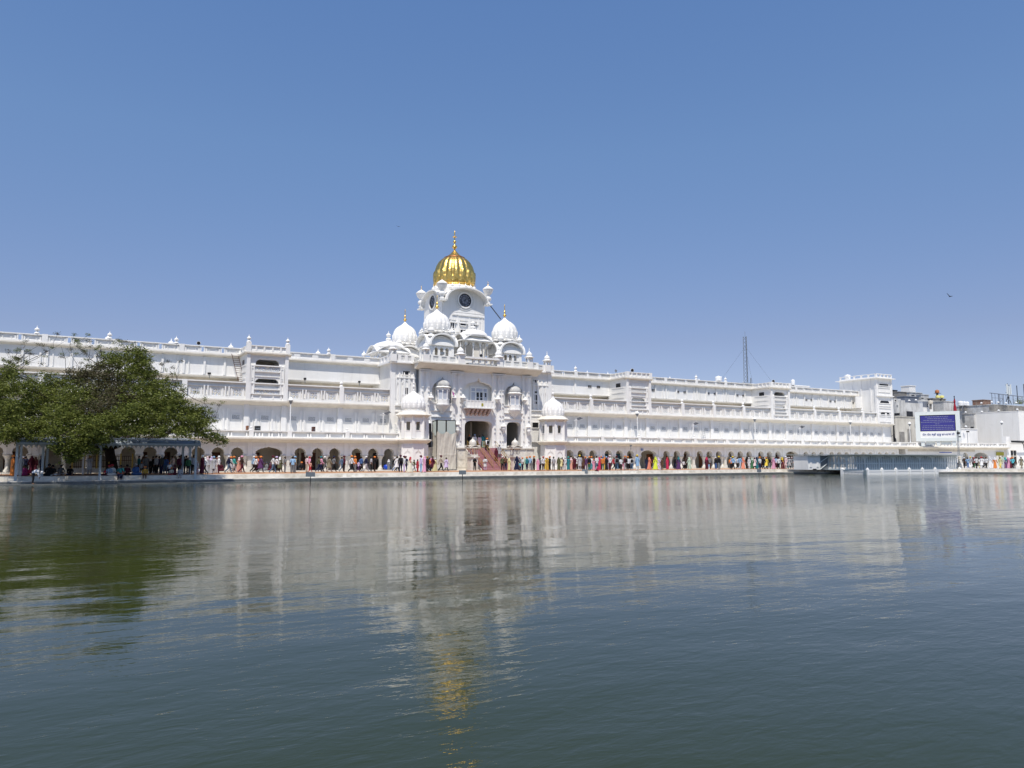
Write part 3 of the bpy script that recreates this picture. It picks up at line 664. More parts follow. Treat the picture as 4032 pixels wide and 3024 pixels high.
MB().box(ex0-1.9, ex0-.0, YT-1.2, YT-1.0, 11.7, 14.0).build('end_tower_side_wall', WHITE, right)
MB().box(142.88, 143.2, YA-.02, YA+5, 0, 3.86).box(142.88, 143.1, YW, YT+4, 3.9, 8.4).build('wing_end_wall', WHITE, right)

# ================================================================== CLOCK TOWER GATEHOUSE
YG, YB = 92.6, 93.6
GZ = lambda py, px=1884: ZZ(px, py, YG)
gate = thing('clock_tower_gatehouse', (48.2, YG, 0), 'white domed gatehouse with clock tower and golden dome at the top of the red stairs', 'gatehouse')
gx0, gx1 = XX(1657, YG, 1500), XX(2092, YG, 1500)
mc = (XX(1829.8, YG)+XX(1939, YG))/2; mh = (XX(1939, YG)-XX(1829.8, YG))/2
rc = (XX(1995, YG)+XX(2051, YG))/2; rh = (XX(2051, YG)-XX(1995, YG))/2; lc = 2*mc-rc
ZL = 3.0
zdoor = GZ(1657); zmid = GZ(1592); ztop = 14.02; zn = GZ(1487)
def flat_arch(c, h, top, z0):
    return [(c-h, z0), (c-h, top-.75), (c-h*.97, top-.45), (c-h*.86, top-.18), (c-h*.68, top-.04), (c-h*.4, top), (c+h*.4, top), (c+h*.68, top-.04), (c+h*.86, top-.18), (c+h*.97, top-.45), (c+h, top-.75), (c+h, z0)]
gw = MB()
wall_arches(gw, gx0, gx1, ZL, zmid, YG, YG+.9, [flat_arch(lc, rh, zdoor-.05, ZL), flat_arch(mc, mh, zdoor, ZL), flat_arch(rc, rh, zdoor-.05, ZL)])
def ogee(c, h, zb, ztip, sh=0.0):
    H = ztip-zb; zs = zb+H*.50
    pts = [(c-h, zb)]
    for i in range(15):
        a = math.pi-math.pi*.44*i/14; pts.append((c+h*math.cos(a)*(1-.03*abs(math.sin(4*a))), zs+H*.34*math.sin(a)))
    pts += [(c-h*.13, zs+H*.36), (c-h*.05, zs+H*.43), (c, ztip), (c+h*.05, zs+H*.43), (c+h*.13, zs+H*.36)]
    for i in range(15):
        a = math.pi*.44-math.pi*.44*i/14; pts.append((c+h*math.cos(a)*(1-.03*abs(math.sin(4*a))), zs+H*.34*math.sin(a)))
    pts.append((c+h, zb)); return pts
nz = ZZ(1742, 1485, YG); nz2 = ZZ(2026, 1503, YG); nh = rh*1.28
wall_arches(gw, gx0, gx1, zmid, ztop, YG, YG+.55, [ogee(lc, nh, zmid, nz), ogee(mc, 2.45, zmid, zn), ogee(rc, nh, zmid, nz2)])
gw.box(gx0, lc-rh-.9, YG+.02, YG+.85, 0, ZL); gw.box(gx1-.9, gx1, YG+.02, YG+.85, 0, ZL)
gw.build('gate_wall', WHITE, gate)
# body mass behind
bm = MB(); bm.box(gx0+.1, gx1-.1, YG+.75, YG+.95, zmid-.02, ztop); bm.box(gx0+.1, gx1-.1, YG+.9, 108, ztop-.2, ztop); bm.box(gx0, gx0+.4, YG+.5, 108, 0, ztop-.25); bm.box(gx1-.4, gx1, YG+.5, 108, 0, ztop-.25)
bm.build('gate_inner_wall', WHITE, gate)
# interior hall behind the arches
hall = MB(); hall.box(gx0+.4, gx1-.4, 101.5, 101.7, ZL, zmid); hall.box(gx0+.4, gx1-.4, YG+.9, 101.5, zdoor+.25, zdoor+.45); hall.box(gx0+.4, gx1-.4, YG+.9, 101.5, ZL-.15, ZL)
for x in (lc+rh+.7, mc-mh-.3, mc+mh+.3, rc-rh-.7): hall.box(x-.35, x+.35, YG+.95, YG+1.6, ZL, zdoor+.3)
for x in (mc+mh+.3, mc-mh-.3): hall.box(x-.15, x+.15, YG+1.6, 101.5, ZL, zdoor+.3)
hall.box(mc-1.4, mc-1.1, 97, 97.6, ZL, zdoor); hall.box(mc+.9, mc+1.2, 97, 97.6, ZL, zdoor); hall.prism([(mc+1.2, ZL), (mc+3, ZL), (mc+3, zdoor), (mc+1.2, zdoor)], 99, 99.2)
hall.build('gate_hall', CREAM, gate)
MB().box(mc-1.1, mc+.9, 101.35, 101.5, ZL, zdoor-.3).build('hall_door', DARK, gate)
# cornice
gc = MB(); gc.prism(eave_profile(YG, 14.1, 1.6, .85), gx0-.9, gx1+1.0, 'x')
gc.box(gx0-1.0, gx0, YG-1.35, YB+.3, 13.98, 14.16); gc.box(gx1, gx1+1.1, YG-1.35, YB+.3, 13.98, 14.16)
gc.build('gate_cornice', CREAMW, gate)
df = MB()
for i in range(26):
    x = gx0+.9+i*(gx1-gx0-1.8)/25; df.box(x-.24, x+.24, YG-.05, YG, 12.78, 12.86) if i % 2 else df.box(x-.12, x+.12, YG-.05, YG, 12.76, 12.86)
df.box(gx0+.6, gx1-.6, YG-.03, YG, 12.5, 12.55)
df.build('frieze_moulding', WHITE2, gate)
# tall engaged pilasters
def gpil(x, w=.36):
    m = MB(); m.taper(x, YG, ZL, 13.3, w, w, .42, .42) if False else m.lathe(x, YG+.05, [(w, ZL), (w, 13.2)], 8, ph=math.pi/8)
    for i in range(18):
        z = ZL+.35+i*.58
        if i % 3 != 2: m.box(x-.13, x+.13, YG-w-.045, YG-w+.03, z, z+.11)
    m.box(x-w-.06, x+w+.06, YG-w-.06, YG, ZL, ZL+.3); m.box(x-w-.08, x+w+.08, YG-w-.08, YG, 12.9, 13.02); m.box(x-w-.12, x+w+.12, YG-w-.12, YG, 13.1, 13.25)
    return m.build('gate_pilaster', WHITE2, gate)
for px in (1664, 1686, 1788, 1813, 1949, 1970, 1980, 2064, 2082): gpil(XX(px, YG-.3, 1650), .34 if px not in (1664, 2064) else .26)
# small bracket kiosks on pilasters
def bracket_kiosk(px, py0, py1):
    Y = YG-.55; x = XX(px, Y, py0); z1 = ZZ(px, py0, Y); z0 = ZZ(px, py1, Y)
    m = MB(); h = z1-z0; m.lathe(x, Y, [(.02, z0), (.14, z0+.2), (.30, z0+.55), (.32, z0+.62), (.26, z0+.66), (.25, z1-.55), (.42, z1-.5), (.30, z1-.36), (.2, z1-.2), (.03, z1)], 8)
    return m.build('bracket_kiosk', WHITE2, gate)
for px, a, b in ((1698, 1551, 1576), (1789, 1552, 1588), (1824, 1552, 1585), (1961, 1558, 1588), (2068, 1562, 1590), (1690, 1655, 1702), (1802, 1657, 1712), (1984, 1665, 1705), (2082, 1668, 1715)): bracket_kiosk(px, a, b)
# central window and balcony
cw = MB(); Yn = YG+.72
x0, x1 = XX(1853, Yn), XX(1916, Yn); z0, z1 = ZZ(1884, 1582, Yn), ZZ(1884, 1529, Yn)
cw.box(x0-.1, x1+.1, Yn-.12, Yn, z0, z1); cwo = cw.build('balcony_door', PALEBLUE, gate)
fr = MB(); n_ = 4
for x in (x0-.08, x0+(x1-x0)*.27, x0+(x1-x0)*.73, x1+.08): fr.box(x-.07, x+.07, Yn-.18, Yn-.1, z0, z1)
fr.box(x0-.2, x1+.2, Yn-.2, Yn-.1, z1-.02, z1+.12); fr.box(x0, x1, Yn-.18, Yn-.1, z0+(z1-z0)*.70, z0+(z1-z0)*.76); fr.box(x0+(x1-x0)*.5-.06, x0+(x1-x0)*.5+.06, Yn-.18, Yn-.1, z0, z0+(z1-z0)*.72)
fr.build('door_frame', WHITE2, cwo)
for px, a, b in ((1879, 1546, 1564), (1893, 1546, 1565), (1879, 1568, 1575), (1893, 1568, 1575), (1910, 1548, 1564)):
    x = XX(px, Yn); w_ = .17 if px < 1900 else .09
    MB().box(x-w_, x+w_, Yn-.15, Yn-.1, ZZ(px, b, Yn), ZZ(px, a, Yn)).build('door_pane', DARK, cwo)
MB().lathe(mc, 0, [(.28, 0), (.34, .03), (.34, .06), (.2, .07)], 16).build('roundel', WHITE2, gate).location = (0, 0, 0)
rd = bpy.data.objects['roundel']; rd.location = (mc-WOFF[gate.name][0], YG+.78-WOFF[gate.name][1], GZ(1515)); rd.rotation_euler = (R(90), 0, 0)
for v in rd.data.vertices: v.co = (v.co.x-(mc-WOFF[gate.name][0]), v.co.y+WOFF[gate.name][1], v.co.z)
by = YG-1.15; bx0, bx1 = XX(1838, by), XX(1946.5, by); bz0, bz1 = ZZ(1890, 1605, by), ZZ(1890, 1577, by)
bl = MB(); bl.box(bx0-.05, bx1+.05, by-.08, YG, bz0-.12, bz0+.03); bl.box(bx0, bx1, by, by+.14, bz1-.1, bz1); bl.box(bx0, bx0+.12, by, YG, bz1-.1, bz1); bl.box(bx1-.12, bx1, by, YG, bz1-.1, bz1)
bl.box(bx0, bx1, by+.05, by+.1, bz0, bz1-.05)
for i in range(9): x = bx0+i*(bx1-bx0)/8; bl.box(x-.07, x+.07, by-.04, by+.14, bz0, bz1+(.12 if i in (0, 8) else 0))
blo = bl.build('balcony', WHITE2, gate)
MB().box(bx0+2.15, bx0+2.5, by+.02, by+.06, bz0+.2, bz0+.6).build('balcony_panel', OLIVEY, blo)
bk = MB()
for i in range(6):
    x = bx0+.55+i*(bx1-bx0-1.1)/5
    bk.prism([(YG, bz0-.15), (by+.15, bz0-.15), (by+.2, bz0-.4), (by+.45, bz0-.5), (by+.5, bz0-.72), (by+.8, bz0-.8), (YG, bz0-1.05)], x-.16, x+.16, 'x')
bk.box(bx0+.3, bx1-.3, by+.3, YG, bz0-.22, bz0-.13); bk.build('balcony_bracket', DULLPINK, blo)
# niches with jharokhas
def jharokha(c, dz):
    Y = YG-.15; m = MB(); zb = ZZ(1742, 1595, Y)+dz
    m.lathe(c, Y, [(.05, zb-1.15), (.22, zb-1.05), (.3, zb-.85), (.55, zb-.6), (.62, zb-.5), (.95, zb-.15), (1.02, zb), (1.02, zb+.1), (.9, zb+.12), (.9, zb+.7), (.85, zb+.72)], 8, ph=math.pi/8)
    for k in range(8):
        a = math.pi/8+k*math.pi/4; m.lathe(c+.86*math.cos(a), Y+.86*math.sin(a), [(.09, zb+.7), (.06, zb+1.0), (.06, zb+1.7), (.11, zb+1.8), (.11, zb+2.2)], 6)
    m.lathe(c, Y, [(.92, zb+2.0), (.92, zb+2.35), (1.15, zb+2.3), (1.15, zb+2.36), (.9, zb+2.5)], 8, ph=math.pi/8)
    o = m.build('jharokha_balcony', WHITE2, gate)
    MB().lathe(c, Y, [(.78, zb+.7), (.78, zb+2.1)], 8, ph=math.pi/8).build('jharokha_window', PALEBLUE, o)
    d = MB(); d.lathe(c, Y, [(.88, zb+2.4), (.95, zb+2.6), (.93, zb+2.85), (.75, zb+3.15), (.45, zb+3.35), (.15, zb+3.5), (.03, zb+3.75)], 24, mod=lambda a, z: 1-.05*abs(math.sin(6*a)))
    d.build('jharokha_dome', GREYW2, o, True)
    MB().box(c-nh, c+nh, YG+.6, YG+.78, zmid, nz).build('niche_back', WHITE, gate)
jharokha(lc, 0); jharokha(rc, -.35)
st = MB()
for c in (lc, rc):
    for z, d_ in ((zmid-.1, .12), (zmid-1.1, .20), (zdoor+.35, .16)): st.box(c-nh-.1, c+nh+.1, YG-d_, YG+.01, z, z+.1)
st.box(mc-2.5, mc+2.5, YG-.1, YG, zdoor+.25, zdoor+.33); st.build('string_moulding', WHITE2, gate)
sd = MB(); x0 = XX(1836, YG, 1640)
# bunting on the left niche
MB().prism([(lc+1.05, nz-1.9), (lc+1.3, nz-2.1), (lc+1.45, nz-2.6), (lc+1.2, nz-2.4)], YG-.9, YG-.86).build('cloth_bunting', mat('magenta_cloth', (.45, .08, .35), .8), gate)
# marble plinth below
pl = MB()
sx0, sx1 = XX(1833, YG-.3), XX(1952, YG-.3)
pl.box(gx0-.1, sx0, YG-.55, YG+.1, 0, ZL-.15); pl.box(gx0-.2, sx0+.0, YG-.75, YG+.1, ZL-.15, ZL); pl.box(sx1, gx1+.1, YG-.55, YG+.1, 0, ZL-.15); pl.box(sx1, gx1+.2, YG-.75, YG+.1, ZL-.15, ZL)
pl.box(sx0, sx1, YG-.45, YG+.9, 0, ZL-.02)
for i in range(5):
    for a, b in ((gx0, sx0), (sx1, gx1)):
        x = a+(i+.5)*(b-a)/5; pl.box(x-.55, x+.55, YG-.6, YG-.5, .35, 1.2); pl.box(x-.5, x+.5, YG-.6, YG-.5, 1.4, 2.6); pl.box(x-.72, x-.62, YG-.68, YG-.5, 0, ZL-.2)
pl.box(gx0-.1, sx0, YG-.7, YG-.5, 0, .25); pl.box(sx1, gx1+.1, YG-.7, YG-.5, 0, .25)
pl.build('marble_plinth', MARBLE, gate)
# side blocks
def sideblock(px0, px1, ls):
    x0 = XX(px0, YB, 1500) if ls else gx1+.05; x1 = gx0-.05 if ls else XX(px1, YB, 1500)
    m = MB(); m.box(x0, x1, YB, 108, 3.9, 14.02); m.box(x0, x1, YB+.3, 96, 0, 3.9); m.build('side_block_wall', WHITE, gate)
    d = MB()
    xc = x0 if ls else x1
    d.box(xc-.3, xc+.3, YB-.12, YB+.3, 3.9, 14.0)
    d.box(x0, x1, YB-.5, YB+.02, 13.98, 14.14); d.box(x0 if not ls else x0-.5, x1 if ls else x1+.5, YB-.6, YB+.3, 14.0, 14.16)
    if ls: d.box(x0-.5, x0, YB, YT, 14.0, 14.16)
    for i in range(4):
        x = x0+.9+i*(x1-x0-1.5)/3; d.box(x-.13, x+.13, YB-.16, YB, 8.6, 12.5); d.taper(x, YB-.08, 12.5, 12.9, .1, .01)
    d.box(x0+.5, x1-.3, YB-.2, YB, 12.05, 12.2); d.box(x0+.4, x1-.2, YB-.08, YB, 13.2, 13.27)
    d.box(x0+.3, x1, YB-.22, YB, 8.4, 8.55); d.box(x0+.3, x1, YB-.1, YB, 7.6, 7.7)
    return d.build('side_block_pilaster', WHITE2, gate), x0, x1
sb1, ax0, ax1 = sideblock(1547, 1657, True); sb2, cx0, cx1 = sideblock(2092, 2163, False)
def win(px0, px1, py0, py1, Y, frame=True, par=None, m=DARK, bars=2):
    x0 = XX(px0, Y, py0); x1 = XX(px1, Y, py0); pm = (px0+px1)/2; z1 = ZZ(pm, py0, Y); z0 = ZZ(pm, py1, Y)
    o = MB().box(x0, x1, Y-.06, Y+.02, z0, z1).build('window', m, par or gate)
    if frame:
        f = MB(); f.box(x0-.09, x0, Y-.11, Y, z0-.08, z1+.08); f.box(x1, x1+.09, Y-.11, Y, z0-.08, z1+.08); f.box(x0, x1, Y-.11, Y, z1, z1+.08); f.box(x0-.05, x1+.05, Y-.14, Y, z0-.1, z0)
        for i in range(1, bars): x = x0+(x1-x0)*i/bars; f.box(x-.035, x+.035, Y-.09, Y-.05, z0, z1)
        if bars > 1 and z1-z0 > 1.2: f.box(x0, x1, Y-.09, Y-.05, z0+(z1-z0)*.3, z0+(z1-z0)*.3+.1)
        f.build('window_frame', WHITE2, o)
    return o
win(1586, 1613, 1461.5, 1476, YB, bars=1); win(1508, 1519, 1462, 1479, YT-.02, frame=False, par=left)
win(1587, 1612, 1527, 1553, YB); win(2097, 2118, 1496, 1507, YB, bars=3); win(2097, 2117, 1541, 1548, YB, bars=1); win(2098, 2117, 1555, 1591, YB); win(2095, 2119, 1664, 1684, YB, bars=1)
def blind(px0, px1, py0, py1, Y):
    x0, x1 = XX(px0, Y, py0), XX(px1, Y, py0); z0, z1 = ZZ(px0, py1, Y), ZZ(px0, py0, Y); c = (x0+x1)/2; h = (x1-x0)/2
    m = MB(); ol = ogee(c, h*.8, z0, z1-.1); wall_arches(m, x0-.05, x1+.05, z0, z1+.15, Y-.09, Y+.01, [ol]); return m.build('blind_arch', WHITE2, gate)
blind(1559, 1573, 1493, 1570, YB); blind(1583, 1616, 1495, 1510, YB); blind(2127, 2140, 1525, 1600, YB); blind(2143, 2156, 1525, 1600, YB)
# parapet and corner chhatris
pr = MB(); YQ = YG-1.05
def rail(x0, x1, Y, panels, lat=True):
    z0 = 14.16; pr.box(x0, x1, Y-.1, Y+.12, z0+.85, z0+.97); pr.box(x0, x1, Y-.08, Y+.1, z0, z0+.2)
    n = panels
    for i in range(n+1): x = x0+i*(x1-x0)/n; pr.box(x-.22, x+.22, Y-.11, Y+.13, z0, z0+.95)
    for i in range(n):
        a = x0+i*(x1-x0)/n+.22; b = x0+(i+1)*(x1-x0)/n-.22
        MB().box(a, b, Y-.02, Y+.05, z0+.2, z0+.85).build('roof_jali_panel', JALIP, gate)
rail(gx0-.2, XX(1795, YQ), YQ, 4); rail(XX(1983, YQ), gx1+.3, YQ, 4); rail(ax0-.2, ax1-.9, YB-.35, 3); rail(cx0+.9, cx1+.3, YB-.35, 2)
pr.box(ax0-.35, ax0-.1, YB-.3, YT-.2, 14.16, 14.36); pr.box(ax0-.35, ax0-.1, YB-.3, YT-.2, 15.01, 15.13); pr.box(ax0-.25, ax0-.2, YB-.3, YT-.2, 14.3, 15.05)
for y in (1.2, 2.5, 3.7): pr.box(ax0-.37, ax0-.08, YB+y-.2, YB+y+.2, 14.16, 15.1)
bxa, bxb = XX(1838, YQ-.2), XX(1957, YQ-.2)
pr.prism([(bxa-.5, 14.95), (bxb+.2, 14.95), (bxb, 15.2), (bxa-.3, 15.2)], YQ-.7, YQ+.6); pr.prism([(bxa+.3, 14.16), (bxb-.4, 14.16), (bxb-.2, 14.4), (bxa+.1, 14.4)], YQ-.3, YQ+.5)
for i in range(4): x = bxa+.9+i*(bxb-bxa-1.8)/3; pr.box(x-.12, x+.12, YQ-.5, YQ-.1, 14.3, 14.96)
pr.build('gate_roof_parapet', WHITE2, gate)
def domeprof(r, z, H):
    return [(r*.90, z), (r*.95, z+H*.04), (r*.985, z+H*.11), (r, z+H*.21), (r*.995, z+H*.32), (r*.965, z+H*.43), (r*.90, z+H*.54), (r*.79, z+H*.645), (r*.64, z+H*.725), (r*.50, z+H*.775), (r*.46, z+H*.79)]
def capprof(r, z, H):
    return [(r*.49, z+H*.775), (r*.46, z+H*.79), (r*.33, z+H*.835), (r*.22, z+H*.88), (r*.12, z+H*.94), (r*.05, z+H*.985), (r*.03, z+H)]
def goldfin(mb, x, y, z, h):
    k = h
    return mb.lathe(x, y, [(.05*k, z-.02*k), (.035*k, z+.03*k), (.11*k, z+.10*k), (.13*k, z+.15*k), (.10*k, z+.21*k), (.035*k, z+.25*k), (.035*k, z+.33*k), (.075*k, z+.38*k), (.08*k, z+.42*k), (.03*k, z+.47*k), (.03*k, z+.56*k), (.02*k, z+.60*k), (.045*k, z+.63*k), (.012*k, z+.70*k), (.035*k, z+.80*k), (.03*k, z+.88*k), (.002*k, z+k)], 10)
def ribbed(n, amp, zc, z, H, r):
    """pumpkin ribs above, two tiers of lotus petals below"""
    def f(a, zz):
        t = (zz-z)/H; v = 1-amp*(1-abs(math.sin(n*a/2)))*min(1, t/.25)
        if t < .40:
            u = (a*n/(2*math.pi)) % 1.0; u = abs(u-.5)*2
            edge = .40*(1-u**2*.75)
            if t < edge: v += .022+.03*(t/edge if edge > 0 else 0)
        return v
    return f
def big_dome(parent, x, y, z, r, H, m, n=16, fin=1.6, goldf=True, capm=None):
    pf_ = domeprof(r, z, H); fine = []
    for (a, b), (c, d) in zip(pf_, pf_[1:]):
        for i in range(4): t = i/4; fine.append((a+(c-a)*t, b+(d-b)*t))
    fine.append(pf_[-1])
    o = MB().lathe(x, y, fine, n*8, mod=ribbed(n, .055, 0, z, H, r)).build('dome', m, parent, True)
    MB().lathe(x, y, [(r*.50, z+H*.755), (r*.53, z+H*.765), (r*.51, z+H*.785), (r*.44, z+H*.795)], 40, mod=lambda a, zz: 1+.03*math.sin(20*a)).build('dome_collar', COPPER if m is GOLD else WHITE2, parent)
    MB().lathe(x, y, capprof(r, z, H), 24, mod=lambda a, zz: 1+.04*math.sin(8*a)).build('dome_cap', m, parent, True)
    if fin: goldfin(MB(), x, y, z+H, fin).build('dome_finial', GOLD if goldf else WHITE2, parent, True)
    return o
def small_chhatri(x, y, z, s=1.0, solid=False, name='roof_kiosk'):
    m = MB(); m.box(x-.42*s, x+.42*s, y-.42*s, y+.42*s, z, z+.95*s if not solid else z+1.15*s)
    zz = z+(.95*s if not solid else 1.15*s)
    if not solid:
        for i in range(4):
            a = math.pi/4+i*math.pi/2; m.box(x+.42*s*math.cos(a)-.08*s, x+.42*s*math.cos(a)+.08*s, y+.42*s*math.sin(a)-.08*s, y+.42*s*math.sin(a)+.08*s, zz, zz+.65*s)
        m.box(x-.36*s, x+.36*s, y-.36*s, y+.36*s, zz+.45*s, zz+.68*s); zz += .68*s
    m.lathe(x, y, [(.72*s, zz-.04), (.72*s, zz+.03), (.42*s, zz+.14*s), (.40*s, zz+.2*s)], 8, ph=math.pi/8)
    m.lathe(x, y, [(.34*s, zz+.15*s), (.42*s, zz+.30*s), (.42*s, zz+.45*s), (.32*s, zz+.62*s), (.16*s, zz+.76*s), (.07*s, zz+.86*s), (.05*s, zz+.95*s), (.10*s, zz+1.02*s), (.04*s, zz+1.1*s), (.05*s, zz+1.2*s), (.01, zz+1.42*s)], 16, mod=lambda a, q: 1+.03*math.sin(8*a))
    return m.build(name, WHITE2, gate)
small_chhatri(XX(1543, YB, 1400), YB-.3, 14.16); small_chhatri(XX(1676, YQ, 1400), YQ, 14.16); small_chhatri(XX(1813, YQ, 1400), YQ, 14.16, 1.15, True)
small_chhatri(XX(1963, YQ, 1400), YQ, 14.16, 1.15, True); small_chhatri(XX(2084, YQ, 1400), YQ, 14.16); small_chhatri(XX(2154, YB-.3, 1450), YB-.3, 14.16)
# domed corner kiosks with curved hoods
def hoodkiosk(x, y, z, hw, body_h, dome_r, dome_H, zdome, openings=3):
    k = MB()
    arcH = hw*.78; zs = z+body_h
    for d in (0, 1):                                   # barrel hoods crossing, front-back and side-side
        N = 18; o1 = []; i1 = []
        ov = hw+.75
        for i in range(N+1):
            a = math.pi-math.pi*i/N; sx = math.cos(a)
            o1.append((sx*(hw+.38), zs-.25+(arcH+.42)*math.sin(a)**.85)); i1.append((sx*(hw+.20), zs-.32+(arcH+.28)*math.sin(a)**.85))
        pts = [((x if d == 0 else y)+p[0], p[1]) for p in o1+i1[::-1]]
        k.prism(pts, (y if d == 0 else x)-ov, (y if d == 0 else x)+ov, 'y' if d == 0 else 'x')
    k.box(x-hw*.75, x+hw*.75, y-hw*.75, y+hw*.75, zs+arcH*.55, zdome); k.lathe(x, y, [(dome_r*1.12, zdome-.35), (dome_r*1.15, zdome-.2), (dome_r*.95, zdome-.05), (dome_r*.9, zdome+.02)], 32)
    ko = k.build('kiosk_hood', WHITE, gate)
    b = MB()
    for d in (0, 1):
        for s_ in (-1, 1):
            m = MB(); outs = []
            for i in range(3):
                cc = (i-1)*hw*.50; outs.append(arch(cc, hw*.17, z+body_h*.72, .30, 5, .06, .04, low=.3, k=3))
            N = 14; top = [(hw*math.cos(math.pi*i/N), zs-.25+(arcH+.1)*math.sin(math.pi*i/N)) for i in range(N+1)]
            p = [(-hw, z)]
            for o_ in outs: p += [(o_[0][0]+.02, z)]+o_+[(o_[-1][0]-.02, z)]
            p += [(hw, z)]+top
            if d == 0: m.prism([(x+q[0], q[1]) for q in p], y+s_*hw-.12, y+s_*hw+.12)
            else: m.prism([(y+q[0], q[1]) for q in p], x+s_*hw-.12, x+s_*hw+.12, 'x')
            st_ = len(b.v); b.add(m.v, m.f)
    for sx in (-1, 1):
        for sy in (-1, 1): b.box(x+sx*hw-.2, x+sx*hw+.2, y+sy*hw-.2, y+sy*hw+.2, z, zs)
    for i in range(5): b.box(x-hw*.8+i*hw*.4-.05, x-hw*.8+i*hw*.4+.05, y-hw-.15, y-hw-.11, zs-.1, zs+arcH*.75)
    b.box(x-hw*.9, x+hw*.9, y-hw-.16, y-hw-.11, zs+.25, zs+.33)
    b.build('kiosk_wall', WHITE, ko); WOFF[ko.name] = WOFF[gate.name]
    MB().box(x-hw*.5, x+hw*.5, y-hw*.5+.6, y+hw*.5, z, zs+.3).build('kiosk_core', CREAM, ko)
    big_dome(gate, x, y, zdome, dome_r, dome_H, WHITE2, 16, 2.0)
    f = MB()
    for i in range(4):
        a = math.pi/4+i*math.pi/2; px_, py_ = x+hw*1.38*math.cos(a), y+hw*1.38*math.sin(a)
        f.box(px_-.2, px_+.2, py_-.2, py_+.2, zs+.1, zs+.9); finial(f, px_, py_, zs+.9, 1.75)
    for i in range(16):
        a = i*math.pi/8; finial(f, x+dome_r*1.2*math.cos(a), y+dome_r*1.2*math.sin(a), zdome-.2, .6, 8)
    f.build('kiosk_finials', WHITE2, ko)
zr = 14.1
k1 = (43.0, 95.6)
def dz(px, py, x, y):                      # height of a photo point at a known plan position
    D = x*FW[0]+y*FW[1]; return depthpt(px, py, D)[2]
for (kx, ky, pxm, ybase, yring) in ((43.2, 95.7, 1713, 1308, 1217), (53.9, 95.5, 1993, 1341, 1250), (43.1, 107.2, 1587, 1355, 1267)):
    zb, zg = dz(pxm, ybase, kx, ky), dz(pxm, yring, kx, ky); H = zg-zb
    hoodkiosk(kx, ky, zr, 1.6, zb-zr-1.85, 1.85, H, zb)
hoodkiosk(54.0, 107.2, zr, 1.6, 2.4, 1.85, 2.7, zr+4.5)
# bangla-roofed pavilions
def bangla(x, y, z, hx, hy, h, H):
    k = MB(); N = 16
    for d in (0, 1):
        a_, b_ = (hx, hy) if d == 0 else (hy, hx); o1 = []; i1 = []
        for i in range(N+1):
            t = -1+2*i/N; zz = z+h-.55+(1-t*t)*1.05; o1.append((t*(a_+.55), zz+.10)); i1.append((t*(a_+.48), zz-.03))
        k.prism([((x if d == 0 else y)+p[0], p[1]) for p in o1+i1[::-1]], (y if d == 0 else x)-b_-.55, (y if d == 0 else x)+b_+.55, 'y' if d == 0 else 'x')
    prof = [(1.0, z+h+.15), (1.06, z+h+.35), (1.0, z+h+.65), (.82, z+h+.95), (.5, z+h+1.18), (.3, z+h+1.26), (.16, z+h+1.42), (.03, z+h+1.62)]
    k.lathe(x, y, [(r*hx*1.04, zz) for r, zz in prof], 28, sq=.35)
    ko = k.build('pavilion_roof', WHITE, gate)
    b = MB()
    for d in (0, 1):
        for s_ in (-1, 1):
            a_ = hx if d == 0 else hy; outs = [arch(c*a_, a_*.24, z+h-.95, .42, 5, .06, .05, low=.25, k=3) for c in (-.62, 0, .62)]
            p = [(-a_, z+h-1.1)]
            for o_ in outs: p += [(o_[0][0], z+h-1.1)]+o_+[(o_[-1][0], z+h-1.1)]
            p += [(a_, z+h-1.1), (a_, z+h-.2), (0, z+h+.45), (-a_, z+h-.2)]
            if d == 0: b.prism([(x+q[0], q[1]) for q in p], y+s_*hy-.08, y+s_*hy+.08)
            else: b.prism([(y+q[0], q[1]) for q in p], x+s_*hx-.08, x+s_*hx+.08, 'x')
            for c in (-1, -.31, .31, 1):
                (b.lathe(x+c*a_, y+s_*hy, [(.12, z), (.08, z+.3), (.07, z+h-1.3), (.14, z+h-1.1)], 8) if d == 0 else b.lathe(x+s_*hx, y+c*a_, [(.12, z), (.08, z+.3), (.07, z+h-1.3), (.14, z+h-1.1)], 8))
    b.box(x-hx, x+hx, y-hy, y+hy, z-.3, z+.02)
    b.build('pavilion_wall', WHITE2, ko)
    finial(MB(), x, y, z+h+1.55, 1.3).build('pavilion_finial', WHITE2, ko)
bangla(48.4, 94.9, dz(1888, 1409, 48.4, 94.4), 1.75, 1.2, 2.75, 0)
bangla(38.0, 100.6, 14.3, 2.0, 1.7, 2.3, 0)
MB().box(46.4, 50.4, 93.8, 96.4, 14.1, dz(1888, 1409, 48.4, 94.4)-.25).build('pavilion_base', WHITE, gate)
